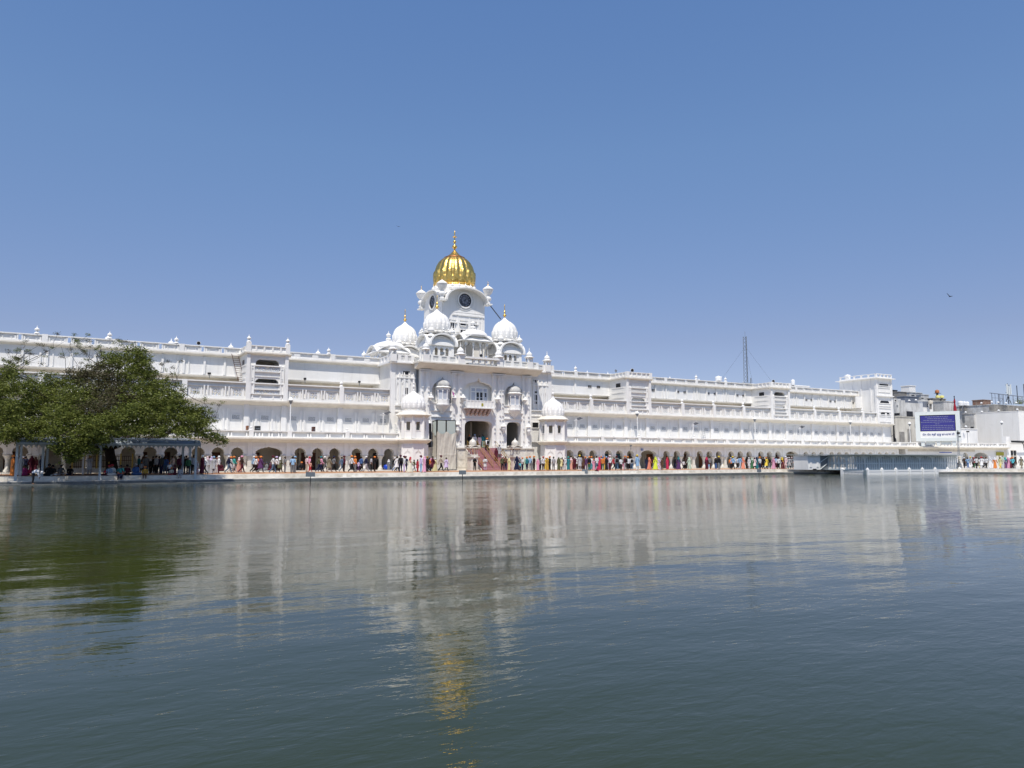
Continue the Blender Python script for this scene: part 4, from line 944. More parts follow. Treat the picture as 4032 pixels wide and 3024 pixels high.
# ---- clock tower
TX0, TX1, TY0 = XX(1745, 98.0, 1250), XX(1906, 98.0, 1250), 98.0; TW = TX1-TX0; TY1 = TY0+TW; tcx, tcy = (TX0+TX1)/2, (TY0+TY1)/2
TZ = lambda py, px=1825: ZZ(px, py, TY0)
zhood = TZ(1175)                       # corner spring of the hoods
tb = MB(); tb.box(TX0, TX1, TY0, TY1, 14.0, TZ(1185, 1745)); tb.build('tower_body', WHITE, gate)
ztopH = ZZ(1832, 1132, TY0-1.3)
h = MB(); hw = TW/2; zsp = ZZ(1752, 1180, TY0-1.3)+.1
for d in (0, 1):
    N = 28; o1 = []; i1 = []
    for i in range(N+1):
        a = math.pi-math.pi*i/N; zz = (ztopH-zsp)*math.sin(a)**.9
        sp = -.05-.5*(1 if i in (0, N) else 0)
        o1.append((math.cos(a)*(hw+.08), zsp+zz+.08)); i1.append((math.cos(a)*(hw-.08), zsp+zz-.08))
    base = tcx if d == 0 else tcy; o_ = tcy if d == 0 else tcx
    pts = [(base+p[0], p[1]) for p in o1+i1[::-1]]
    ovh = 1.35 if d == 0 else .75
    h.prism(pts, o_-hw-ovh, o_+hw+ovh, 'y' if d == 0 else 'x')
    tym = [(base-hw+.05, zsp-2.6), (base+hw-.05, zsp-2.6)]+[(base+math.cos(math.pi*i/N)*(hw-.1), zsp+(ztopH-zsp)*math.sin(math.pi*i/N)**.9) for i in range(N+1)]
    for s_ in (-1, 1): h.prism(tym, o_+s_*hw-.14, o_+s_*hw+.03+.11*0, 'y' if d == 0 else 'x')
h.build('tower_hood', WHITE, gate)
h = MB()
for sx in (-1, 1):
    for sy in (-1, 1):
        h.prism([(tcx+sx*(hw-.2), tcy+sy*(hw-.2)), (tcx+sx*(hw+.75), tcy+sy*(hw-.2)), (tcx+sx*(hw+.75), tcy+sy*(hw+1.2)), (tcx+sx*(hw-.2), tcy+sy*(hw+1.2))], zsp-.08, zsp+.10, 'z')
zdb = dz(1787, 1134, tcx, tcy)
h.box(tcx-hw*.8, tcx+hw*.8, tcy-hw*.8, tcy+hw*.8, zsp, zdb-.5); h.lathe(tcx, tcy, [(3.35, zdb-.9), (3.45, zdb-.6), (3.2, zdb-.35), (2.95, zdb-.1), (2.85, zdb)], 48)
h.build('tower_roof', WHITE2, gate)
# clocks
def clock(face):
    z = TZ(1183.5, 1825); r = .92
    ring = MB()
    def disc(r0, r1, d0, d1, n=40):
        vs = []; 
        for d in (d0, d1):
            for rr in (r0, r1):
                for k in range(n): a = 2*math.pi*k/n; vs.append((rr*math.cos(a), -d, rr*math.sin(a)))
        fs = []
        for k in range(n):
            k2 = (k+1) % n; fs += [(2*n+k, 2*n+k2, 3*n+k2, 3*n+k), (n+k, n+k2, 3*n+k2, 3*n+k), (k, k2, 2*n+k2, 2*n+k)]
        return vs, fs
    par = gate; o = bpy.data.objects.new('clock', None)
    def put(mb, name, m, parent):
        ob = mb.build(name, m); ob.parent = parent
        return ob
    ring.add(*disc(r*1.08, r*1.32, 0, .16)); ring.add(*disc(r*1.5, r*1.62, 0, .07))
    fc = MB(); fc.add(*disc(.001, r*1.08, 0, .04)); fo = fc.build('clock', CLOCKF)
    fo.parent = gate; w0 = WOFF[gate.name]
    if face == 'front': fo.location = (tcx+.05-w0[0], TY0-.15-w0[1], z-w0[2])
    else: fo.location = (TX0-.15-w0[0], tcy-w0[1], z-w0[2]); fo.rotation_euler.z = R(-90)
    put(ring, 'clock_surround', WHITE2, fo)
    bk_ = MB(); bk_.add(*disc(r*.93, r*1.07, .035, .07)); bk_.add(*disc(r*.60, r*.66, .035, .07)); bk_.add(*disc(r*.12, r*.16, .035, .065))
    for k in range(12):
        a = math.pi/2-k*math.pi/6; nn = (1, 1, 2, 3, 2, 1, 2, 3, 4, 2, 1, 2)[k]
        for j in range(nn):
            off = (j-(nn-1)/2)*.075; cx_, cz_ = math.cos(a), math.sin(a); tx, tz = -math.sin(a), math.cos(a)
            q = []
            for rr, s_ in ((.68, -.022), (.68, .022), (.92, .022), (.92, -.022)):
                q.append((rr*r*cx_+(off+s_)*r*tx*1.6, rr*r*cz_+(off+s_)*r*tz*1.6))
            bk_.prism(q, -.06, -.035)
    for k in range(6):
        a = k*math.pi/3+.3; b = a+math.pi/3; bk_.tube((.14*r*math.cos(a), -.05, .14*r*math.sin(a)), (.6*r*math.cos(a), -.05, .6*r*math.sin(a)), .015, .015, 4)
        bk_.tube((.6*r*math.cos(a), -.05, .6*r*math.sin(a)), (.35*r*math.cos((a+b)/2), -.05, .35*r*math.sin((a+b)/2)), .013, .013, 4)
    put(bk_, 'clock_numerals', BLACKM, fo)
    hd = MB()
    for ang, L, w_ in ((R(90-42), .82, .05), (R(90-38+0), .5, .075)):
        if L < .6: ang = R(90-35)
        c_, s_ = math.cos(ang), math.sin(ang); hd.prism([(-.18*c_+w_*s_*.5, -.18*s_-w_*c_*.5), (L*c_*r+w_*s_*.2, L*s_*r-w_*c_*.2), (L*c_*r-w_*s_*.2, L*s_*r+w_*c_*.2), (-.18*c_-w_*s_*.5, -.18*s_+w_*c_*.5)], -.10, -.075)
    put(hd, 'clock_hands', BLACKM, fo)
CLOCKF = mat('clock_face_glass', (0.24, 0.25, 0.29), 0.35)
clock('front'); clock('side')
# tower facade mouldings, windows, balcony
tm = MB(); Yt = TY0
for px in (1801, 1847, 1882, 1896): x = XX(px, Yt, 1280); tm.box(x-.24, x+.24, Yt-.14, Yt, TZ(1310), TZ(1241)); tm.box(x-.06, x+.06, Yt-.2, Yt, TZ(1310), TZ(1241))
tm.box(XX(1778, Yt, 1240), TX1-.1, Yt-.28, Yt, TZ(1244, 1830)-.05, TZ(1240, 1830)); tm.box(XX(1778, Yt, 1240), TX1, Yt-.18, Yt, TZ(1233, 1830), TZ(1229, 1830)); tm.box(TX0, TX1, Yt-.1, Yt, TZ(1228), TZ(1226))
tm.box(XX(1775, Yt, 1220), XX(1812, Yt, 1220), Yt-.12, Yt, TZ(1226), TZ(1222)); tm.box(TX1-.35, TX1+.02, Yt-.12, Yt, 14, zsp-.2); tm.box(TX0-.02, TX0+.35, Yt-.12, Yt, 14, zsp-.2)
for y in (1.2, 2.9, 4.6): tm.box(TX0-.12, TX0, TY0+y-.2, TY0+y+.2, 14, zsp-.8)
tm.box(TX0-.2, TX0, TY0+.5, TY1-.5, TZ(1233, 1830), TZ(1229, 1830))
tm.build('tower_moulding', WHITE2, gate)
win(1772, 1787, 1268, 1306, Yt-.04); win(1812, 1833, 1271, 1282, Yt-.04, bars=1); win(1812, 1833, 1299, 1311, Yt-.04); win(1857, 1870, 1277, 1318, Yt-.04)
for p0, p1, a, b in ((1809, 1838, 1250, 1268), (1854, 1878, 1254, 1273), (1775, 1795, 1250, 1265)):
    x0, x1 = XX(p0, Yt, a), XX(p1, Yt, a); z0, z1 = ZZ(p0, b, Yt), ZZ(p0, a, Yt); m = MB(); wall_arches(m, x0-.08, x1+.08, z0-.1, z1+.2, Yt-.12, Yt+.0, [arch((x0+x1)/2, (x1-x0)/2, z0, (z1-z0), 7, .07, .1, k=3)]); m.build('blind_arch', WHITE2, gate)
    MB().box(x0-.12, x1+.12, Yt-.3, Yt, z0-.2, z0-.08).build('window_hood', WHITE2, gate)
tbx0, tbx1 = XX(1786, Yt-1.1, 1325), XX(1858, Yt-1.1, 1325); z0, z1 = ZZ(1820, 1331, Yt-1.1), ZZ(1820, 1316, Yt-1.1)
m = MB(); m.box(tbx0, tbx1, Yt-1.1, Yt, z0-.18, z0+.02); m.box(tbx0, tbx1, Yt-1.1, Yt-1.0, z0, z1-.06); m.box(tbx0-.05, tbx1+.05, Yt-1.15, Yt-.95, z1-.07, z1+.02); m.box(tbx1-.1, tbx1, Yt-1.1, Yt, z0, z1)
for i in range(3): x = tbx0+i*(tbx1-tbx0)/2; m.box(x-.1, x+.1, Yt-1.17, Yt-.95, z0, z1+.05); finial(m, x, Yt-1.05, z1+.05, .4)
m.prism([(Yt, z0-.9), (Yt-1.0, z0-.18), (Yt, z0-.18)], tbx0+.1, tbx1-.1, 'x'); m.box(tbx1, TX1, Yt-.5, Yt, z0-.3, z0-.1)
m.build('tower_balcony', WHITE2, gate)
# golden dome
Hd = dz(1787, 984, tcx, tcy)-zdb
big_dome(gate, tcx, tcy, zdb, 3.07, Hd, GOLD, 18, 0)
ztip = zdb+Hd; zfin = dz(1787, 906, tcx, tcy); hf = zfin-ztip
goldfin(MB(), tcx, tcy, ztip, hf).lathe(tcx, tcy, [(.32, ztip+hf*.64), (.34, ztip+hf*.645), (.34, ztip+hf*.66), (.3, ztip+hf*.665)], 12).build('dome_finial', GOLD, gate, True)
m = MB(); m.lathe(tcx, tcy, [(2.8, zdb-.12), (2.95, zdb-.02), (2.95, zdb+.12), (2.75, zdb+.18)], 48).lathe(tcx, tcy, [(2.78, zdb+.22), (2.9, zdb+.27), (2.9, zdb+.36), (2.8, zdb+.40)], 48); m.build('dome_base_ring', GOLD, gate, True)
def urn(mb, x, y, z, h):
    mb.lathe(x, y, [(.30*h/3, z), (.34*h/3, z+.08*h), (.22*h/3, z+.13*h), (.42*h/3, z+.20*h), (.48*h/3, z+.26*h), (.40*h/3, z+.32*h), (.24*h/3, z+.37*h), (.26*h/3, z+.41*h), (.55*h/3, z+.52*h), (.66*h/3, z+.62*h), (.67*h/3, z+.66*h), (.74*h/3, z+.665*h), (.70*h/3, z+.71*h), (.45*h/3, z+.78*h), (.16*h/3, z+.84*h), (.05*h/3, z+.87*h)], 16, mod=lambda a, q: 1+.02*math.sin(8*a))
for sx in (-1, 1):
    for sy in (-1, 1):
        x, y = tcx+sx*(hw+.42), tcy+sy*(hw+.42)
        m = MB(); urn(m, x, y, zsp+.1, 3.3); o = m.build('corner_urn', WHITE2, gate, True); WOFF[o.name] = WOFF[gate.name]
        goldfin(MB(), x, y, zsp+.1+3.3*.86, .75).build('urn_finial', GOLD, o)
for i in range(20):
    a = 2*math.pi*i/20+.1; x, y = tcx+3.15*math.cos(a), tcy+3.15*math.sin(a)
    o = part_inst('turn', lambda: finial(MB(), 0, 0, 0, 1.05, 10), 'small_finial', WHITE2, gate, x, y, zdb-.85, True)
    part_inst('tgold', lambda: goldfin(MB(), 0, 0, 0, .42), 'finial_tip', GOLD, o, x, y, zdb+.12, True)
# ladder/lightning cable from tower to the kiosk
m = MB(); A = Vector((TX1+.9, TY0+.2, dz(1930, 1193, TX1, TY0))); B = Vector((53.4, 95.7, dz(1978, 1258, 53.4, 95.7)))
for i in range(14):
    p = A.lerp(B, i/14); q = A.lerp(B, (i+1)/14); m.tube(p, q, .05, .05, 5); m.ball(tuple(p), .10, 6, 4)
m.build('string_of_lamps', CABLE, gate)
# drain pipe
m = MB(); m.tube((gx0-.25, YB-.12, 8.5), (gx0-.25, YB-.12, 13.4), .09); m.tube((gx0-.05, YB-.2, 3.9), (gx0-.05, YB-.2, 13.4), .06); m.tube((gx0-.25, YB-.12, 13.4), (gx0-.5, YG-1.2, 13.95), .08); m.build('drain_pipe', GREYM, gate)

# ---- octagonal bastions with ribbed domes
def bastion(x, label):
    t = thing('domed_corner_pavilion', (x, 91.1, 0), label, 'pavilion', 'ribbed white domed octagonal pavilions on either side of the gate')
    y = 91.1; D = x*FW[0]+y*FW[1]; pxm = 1625 if x < 48 else 2176; k = (0 if x < 48 else 1)
    Z = lambda py: depthpt(pxm, py, D)[2]
    zb = Z((1614, 1644)[k]); ze = Z((1637, 1654)[k]); zt_ = 4.0
    P8 = math.pi/8; r = 1.84
    m = MB(); m.lathe(x, y, [(r+.05, 0), (r+.05, .3), (r-.02, .35), (r-.02, 3.5)], 8, ph=P8); mb_ = m.build('pavilion_base', WHITE, t)
    n = MB()
    for i in range(8):
        a = i*math.pi/4
        if math.sin(a) > .3: continue
        c_ = (x+(r*math.cos(P8))*math.cos(a), y+(r*math.cos(P8))*math.sin(a)); s0 = len(n.v)
        q = MB(); wall_arches(q, -.62, .62, .9, 3.2, -.05, .08, [ogee(0, .46, .9, 2.75)]); q.box(-.62, .62, -.09, .08, .1, .9); q.box(-.42, .42, -.02, .06, .95, 2.0)
        ang = a+math.pi/2
        for (vx, vy, vz) in q.v: n.v.append((c_[0]+vx*math.cos(ang)-vy*math.sin(ang), c_[1]+vx*math.sin(ang)+vy*math.cos(ang), vz))
        n.f += [tuple(j+s0 for j in f) for f in q.f]; n.m += [0]*len(q.f)
        b_ = (x+r*math.cos(a+P8), y+r*math.sin(a+P8)); n.lathe(b_[0], b_[1], [(.2, .0), (.2, .4), (.13, .5), (.13, 3.3)], 6)
    n.build('niche_panel', WHITE2, t)
    e = MB(); e.lathe(x, y, [(r-.02, 3.42), (r+.2, 3.55), (r+.45, 3.76), (r+.58, 3.80), (r+.58, 3.92), (r+.3, 3.99), (r-.1, 4.04)], 8, ph=P8); e.build('pavilion_lower_eave', CREAMW, t)
    wl_ = MB(); rr = 1.78
    zs = 4.05
    for i in range(8):
        a0, a1 = i*math.pi/4-P8, i*math.pi/4+P8
        p0 = Vector((x+rr*math.cos(a0), y+rr*math.sin(a0))); p1 = Vector((x+rr*math.cos(a1), y+rr*math.sin(a1))); d = (p1-p0); nrm = Vector((d.y, -d.x)).normalized()
        L = d.length; s0 = len(wl_.v); q = MB()
        for u0, u1, z0, z1 in ((0, .30, zs, ze-.1), (.70, 1, zs, ze-.1), (.30, .70, zs, zs+1.0), (.30, .70, ze-.85, ze-.1)): q.box(u0*L, u1*L, 0, .22, z0, z1)
        q.box(.27*L, .73*L, -.05, .02, zs+.98, zs+1.05); q.taper(0, 0, zs, zs+2.3, .2, .16); q.taper(0, 0, ze-1.0, ze-.1, .1, .14)
        ang = math.atan2(d.y, d.x)
        for (vx, vy, vz) in q.v: wl_.v.append((p0.x+vx*math.cos(ang)-vy*math.sin(ang), p0.y+vx*math.sin(ang)+vy*math.cos(ang), vz))
        wl_.f += [tuple(j+s0 for j in f) for f in q.f]; wl_.m += [0]*len(q.f)
    wl_.build('pavilion_wall', WHITE, t)
    MB().lathe(x, y, [(.75, 4.05), (.75, ze-.2)], 12).build('pavilion_core', CREAM, t)
    e = MB(); e.lathe(x, y, [(rr, ze-.3), (rr+.3, ze-.05), (rr+.55, ze), (rr+.55, ze+.06), (rr+.2, ze+.3), (rr-.05, ze+.5), (rr-.2, ze+.55), (rr-.2, zb)], 8, ph=P8); e.build('pavilion_eave', CREAMW, t)
    H = Z((1537, 1563)[k])-zb
    rd_ = 1.58
    d = MB(); d.lathe(x, y, [(rd_*.98, zb-.35), (rd_*1.03, zb-.25), (rd_*1.03, zb-.12), (rd_*.93, zb-.08), (rd_*.93, zb)], 40); d.build('dome_neck', WHITE2, t)
    big_dome(t, x, y, zb, rd_, H, WHITE2, 16, 0)
    rb_ = MB()
    for i in range(16):
        a = i*math.pi/8+math.pi/16; pts = [(x+r_*1.0*math.cos(a)*.985, y+r_*math.sin(a)*.985, z_) for r_, z_ in domeprof(rd_, zb, H)]; rb_.path(pts, .022, 4)
    rb_.build('dome_rib', GREYW2, t)
    mm = MB(); zt2 = zb+H; mm.lathe(x, y, [(.1, zt2-.05), (.16, zt2+.05), (.06, zt2+.15), (.08, zt2+.3), (.2, zt2+.42), (.22, zt2+.5), (.08, zt2+.62), (.05, zt2+.85), (.14, zt2+.95), (.05, zt2+1.05), (.03, zt2+1.4), (.07, zt2+1.5), (.01, zt2+1.9)], 10); mm.build('pavilion_finial', WHITE2, t)
    return t
bastion(37.95, 'ribbed white domed octagonal pavilion left of the sheeted gate arch'); bastion(59.35, 'ribbed white domed octagonal pavilion right of the gate above the waiting crowd')
# connecting walls between bastion and wing

# ================================================================== GATE FOREGROUND
stair = thing('staircase', ((sx0+sx1)/2, 90, 0), 'broad flight of carpeted steps, pink with painted red nosing shade, rising to the main arch', 'staircase')
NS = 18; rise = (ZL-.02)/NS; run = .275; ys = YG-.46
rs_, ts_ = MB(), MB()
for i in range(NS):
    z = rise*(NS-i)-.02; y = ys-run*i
    rs_.box(sx0, sx1, y-run, y, 0.0, z); ts_.box(sx0+.1, sx1-.1, y-run-.012, y-.02, z-.095, z+.012)  # red left below the pink paints in the shadow under each nosing
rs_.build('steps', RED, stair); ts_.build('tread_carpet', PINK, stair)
yb = ys-run*NS
ck = MB(); ck.prism([(yb+.2, 0), (ys, 0), (ys, ZL-.06), (yb+.2, .12)], sx0-.16, sx0-.01, 'x'); ck.prism([(yb+.2, 0), (ys, 0), (ys, ZL-.06), (yb+.2, .12)], sx1+.01, sx1+.16, 'x')
ck.build('cheek_wall', MARBLE, stair)
def handrail(x):
    m = MB()
    for h_ in (.9, .5): m.tube((x, yb+.1, h_), (x, ys-.1, ZL+h_), .028, .028, 6)
    for i in range(9):
        t_ = i/8; y = yb+.1+(ys-.2-yb)*t_; z = ZL*t_; m.tube((x, y, z), (x, y, z+.95), .02, .02, 5)
    return m.build('handrail', BRASS, stair)
for x in (sx0+.15, sx0+1.55, sx0+2.6, sx1-.15): handrail(x)
def marble_kiosk(px, gy, label):
    gx = XX(px, gy, 1850); D = gx*FW[0]+gy*FW[1]; Z = lambda py: depthpt(px, py, D)[2]
    t = thing('marble_kiosk', (gx, gy, 0), label, 'shrine kiosk', 'small marble kiosks flanking the carpeted stairs')
    zt_ = Z(1797); m = MB(); m.box(gx-.62, gx+.62, gy-.62, gy+.62, 0, .18); m.box(gx-.5, gx+.5, gy-.5, gy+.5, .18, zt_-.12); m.box(gx-.66, gx+.66, gy-.66, gy+.66, zt_-.12, zt_)
    m.box(gx-.35, gx+.35, gy-.53, gy-.49, .35, zt_-.35); m.box(gx-.53, gx-.49, gy-.35, gy+.35, .35, zt_-.35); m.build('pedestal', MARBLE, t)
    z = zt_; k = MB(); k.box(gx-.52, gx+.52, gy-.52, gy+.52, z, z+.22)
    for a in (-.42, 0, .42):
        for b in (-.42, .42): k.lathe(gx+a, gy+b, [(.08, z+.22), (.05, z+.32), (.05, z+.85), (.09, z+.95)], 6); k.lathe(gx+b, gy+a, [(.08, z+.22), (.05, z+.32), (.05, z+.85), (.09, z+.95)], 6) if a == 0 else None
    for d in (0, 1):
        for s_ in (-1, 1):
            q = [(-.5, z+.85)]+arch(-.21, .16, z+.86, .18, 3, .05, .03, k=4)+arch(.21, .16, z+.86, .18, 3, .05, .03, k=4)+[(.5, z+.85), (.5, z+1.12), (-.5, z+1.12)]
            if d == 0: k.prism([(gx+u, v) for u, v in q], gy+s_*.45-.05, gy+s_*.45+.05)
            else: k.prism([(gy+u, v) for u, v in q], gx+s_*.45-.05, gx+s_*.45+.05, 'x')
    N = 12
    for d in (0, 1):
        c_ = gx if d == 0 else gy; o_ = gy if d == 0 else gx; o1 = [(c_+(-1+2*i/N)*.78, z+1.06+.34*(1-(-1+2*i/N)**2)) for i in range(N+1)]; i1 = [(c_+(-1+2*i/N)*.74, z+1.0+.34*(1-(-1+2*i/N)**2)) for i in range(N+1)]
        k.prism(o1+i1[::-1], o_-.76, o_+.76, 'y' if d == 0 else 'x')
    k.build('kiosk_body', MARBLE, t)
    d_ = MB(); d_.lathe(gx, gy, [(.40, z+1.3), (.43, z+1.42), (.47, z+1.6), (.46, z+1.8), (.36, z+2.0), (.2, z+2.14), (.08, z+2.24), (.09, z+2.3), (.03, z+2.36), (.005, z+2.5)], 24, mod=lambda a, q: 1-.03*abs(math.sin(6*a))); d_.build('kiosk_dome', MARBLE, t, True)
    c_ = MB()
    for sx in (-1, 1):
        for sy in (-1, 1): finial(c_, gx+sx*.66, gy+sy*.66, z+1.02, .5, 8)
    c_.build('corner_finials', MARBLE, t)
marble_kiosk(1861, 87.4, 'small marble kiosk on a pedestal left of the carpeted stairs'); marble_kiosk(2028, 87.4, 'small marble kiosk on a pedestal right of the carpeted stairs')
# sheeted scaffold in front of the left arch
Ys = YG-1.75
tA, tB, tC, tD = XX(1705, YG-.7), XX(1721, Ys), XX(1757, Ys), XX(1793, Ys)
zt0, zt1 = ZZ(1745, 1655, Ys), ZZ(1745, 1706, Ys)
sc = thing('scaffold_screen', (lc, Ys, 0), 'cloth draped scaffold with grey-green sheets above, covering the left gate arch', 'scaffold')
def corrug(p, q, z0, z1):
    m = MB(); n = 24; pts = []; d = Vector(q)-Vector(p); nr = Vector((d.y, -d.x)).normalized()
    for i in range(n+1): c_ = Vector(p)+d*(i/n)+nr*(.03 if i % 2 else 0); pts.append((c_.x, c_.y))
    pts2 = [(x-nr.x*.02, y-nr.y*.02) for x, y in pts]; m.prism(pts+pts2[::-1], z0, z1, 'z'); return m.build('corrugated_sheet', CORR, sc)
corrug((tA, YG-.7), (tB-.12, Ys+.1), zt1-.3, zt0-.15); corrug((tB+.1, Ys), (tC-.1, Ys), zt1-.3, zt0-.05); corrug((tC+.1, Ys), (tD, Ys), zt1-.3, zt0-.05)
fm = MB()
for x, y in ((tB, Ys+.05), (tC, Ys+.05), (tD+.03, Ys+.05), (tA-.05, YG-.7)): fm.tube((x, y, 0), (x, y, zt0), .06)
fm.tube((tB, Ys+.05, zt0), (tD, Ys+.05, zt0), .07); fm.tube((tA, YG-.7, zt0-.1), (tB, Ys+.05, zt0), .07); fm.tube((tD, Ys, zt0), (tD, YG-.4, zt0), .06); fm.tube((tD, Ys, zt1), (tD, YG-.4, zt1), .05)
fm.box(tA-.75, tA-.45, YG-1.2, YG-.6, 3.0, ZZ(1702, 1668, YG)); fm.build('scaffold_frame', BLACKM, sc)
cl = MB(); nx, nz_ = 90, 40; vs = []; wp = [(tA-.1, YG-.72), (tB, Ys-.12), (tC, Ys-.14), (tD+.05, Ys-.12)]
seg = [0]; 
for a, b in zip(wp, wp[1:]): seg.append(seg[-1]+math.dist(a, b))
for j in range(nz_+1):
    t_ = j/nz_
    for i in range(nx+1):
        s_ = seg[-1]*i/nx; k = max(q for q in range(3) if seg[q] <= s_+1e-9); f_ = (s_-seg[k])/(seg[k+1]-seg[k]); a, b = wp[k], wp[min(k+1, 3)]
        x, y = a[0]+(b[0]-a[0])*f_, a[1]+(b[1]-a[1])*f_
        u = s_; c1, c2 = seg[1], seg[2]; L1 = c2-c1; swag = 0
        for (p0, p1) in ((0, seg[1]), (seg[1], seg[2]), (seg[2], seg[3])):
            if p0 <= u <= p1: uu = (u-p0)/(p1-p0); swag = math.sin(math.pi*uu)
        ztop_ = zt1+.25-.34*swag
        fold = .055*math.sin(13*t_-6*swag+2.2*math.sin(1.3*u+3*t_)+1.1*math.sin(5*t_))*(.2+swag)*(1-.5*t_)+.04*math.sin(u*5.3+4*math.sin(3*t_))+.02*math.sin(u*17+9*t_)
        z = .12+(ztop_-.12)*(1-t_)
        if 0.58 < t_ < .62: fold += .06
        vs.append((x+.02*math.sin(5*t_), y-.05-fold*.7, z))
fs = [(j*(nx+1)+i, j*(nx+1)+i+1, (j+1)*(nx+1)+i+1, (j+1)*(nx+1)+i) for j in range(nz_) for i in range(nx)]
cl.add(vs, fs); cl.build('hanging_cloth', CLOTHS, sc, True)

# ================================================================== SHELTER UNDER THE TREE
c0, c1 = XX(66, YE-.1, 1730), XX(788, YE-.1, 1737); zc1, zc0 = ZZ(400, 1733, YE-.3), ZZ(400, 1752, YE-.3); zv = ZZ(400, 1766, YE-.3)
can = thing('shade_shelter', ((c0+c1)/2, YE, 0), 'long blue-grey metal shelter with scalloped edge under the big tree', 'shelter')
m = MB(); m.prism([(YE-.75, zc0+.02), (YE-.75, zc0+.16), (YE-.55, zc0+.2), (YE-.45, zc1-.1), (YE-.3, zc1), (YE+11, zc1+.5), (YE+11, zc1+.42), (YE-.2, zc1-.12), (YE-.5, zc0)], c0, c1, 'x')  # roof carried further back, out of view, to darken the space underneath
for i in range(70): x = c0+(i+.5)*(c1-c0)/70; m.tube((x, YE-.32, zc1+.02), (x, YE+10.9, zc1+.52), .05, .05, 6)
m.build('shelter_roof', CANOPY, can)
m = MB(); nsc = 40; p = [(c0, zc0+.03)]
for i in range(nsc):
    w_ = (c1-c0)/nsc; xa_ = c0+i*w_
    p += [(xa_, zv-.0), (xa_+.02, zv-.03)]
    for k in range(7): t_ = (k+.5)/7; p.append((xa_+w_*t_, zv+.26*math.sin(math.pi*t_)**.8))
p += [(c1, zv), (c1, zc0+.03)]
p2 = [(x, z) for x, z in p]; m.prism(p2, YE-.72, YE-.70); m.build('scalloped_valance', CANVAL, can)
for px, Y in ((66, YE-.5), (82, YE+1.5), (169, YE+1.6), (186, YE+2.6), (396, YE-.5), (720, YE+3.4), (748, YE+3.0), (771, YE-.5)):
    x = XX(px, Y, 1800); zb = -.34 if Y < YE else 0
    MB().box(x-.09, x+.09, Y-.09, Y+.09, zb, zc1+.1).build('post', STEEL, can)
# fenced base of the tree
fx0, fx1 = XX(283, 86, 1840), XX(516, 86, 1840)
fn = thing('tree_enclosure', ((fx0+fx1)/2, 86, 0), 'brown and yellow railing on a low marble base round the tree', 'railing')
MB().box(fx0-.2, fx1+.2, 84.4, 88.2, 0.14, .55).build('marble_base', MARBLE, fn)
m = MB()
for i in range(30):
    x = fx0+i*(fx1-fx0)/29; m.box(x-.02, x+.02, 84.6, 84.64, .55, 1.7)
for z in (.7, 1.3, 1.72): m.box(fx0, fx1, 84.59, 84.65, z, z+.05)
m.build('railing', mat('brown_paint', (.12, .06, .03), .6), fn)
for i in range(6): x = fx0+i*(fx1-fx0)/5; MB().box(x-.07, x+.07, 84.5, 84.66, .55, 2.0).build('railing_post', BRASS, fn)
fl = thing('pole_flag', (XX(335, 84), 84, 0), 'white pole with a hanging saffron cloth seen through the tree crown', 'flag pole')
x = XX(335, 84); MB().tube((x, 84, 0), (x, 84, ZZ(335, 1600, 84)), .10).tube((x+.35, 84, .5), (x+.35, 84, ZZ(335, 1650, 84)), .05).build('pole', PLASTW, fl)
x = XX(323, 83.8); MB().prism([(x-.09, ZZ(323, 1705, 84)), (x+.10, ZZ(323, 1703, 84)), (x+.13, ZZ(323, 1680, 84)), (x-.08, ZZ(323, 1680, 84))], 83.75, 83.8).build('cloth', FLAGO, fl)

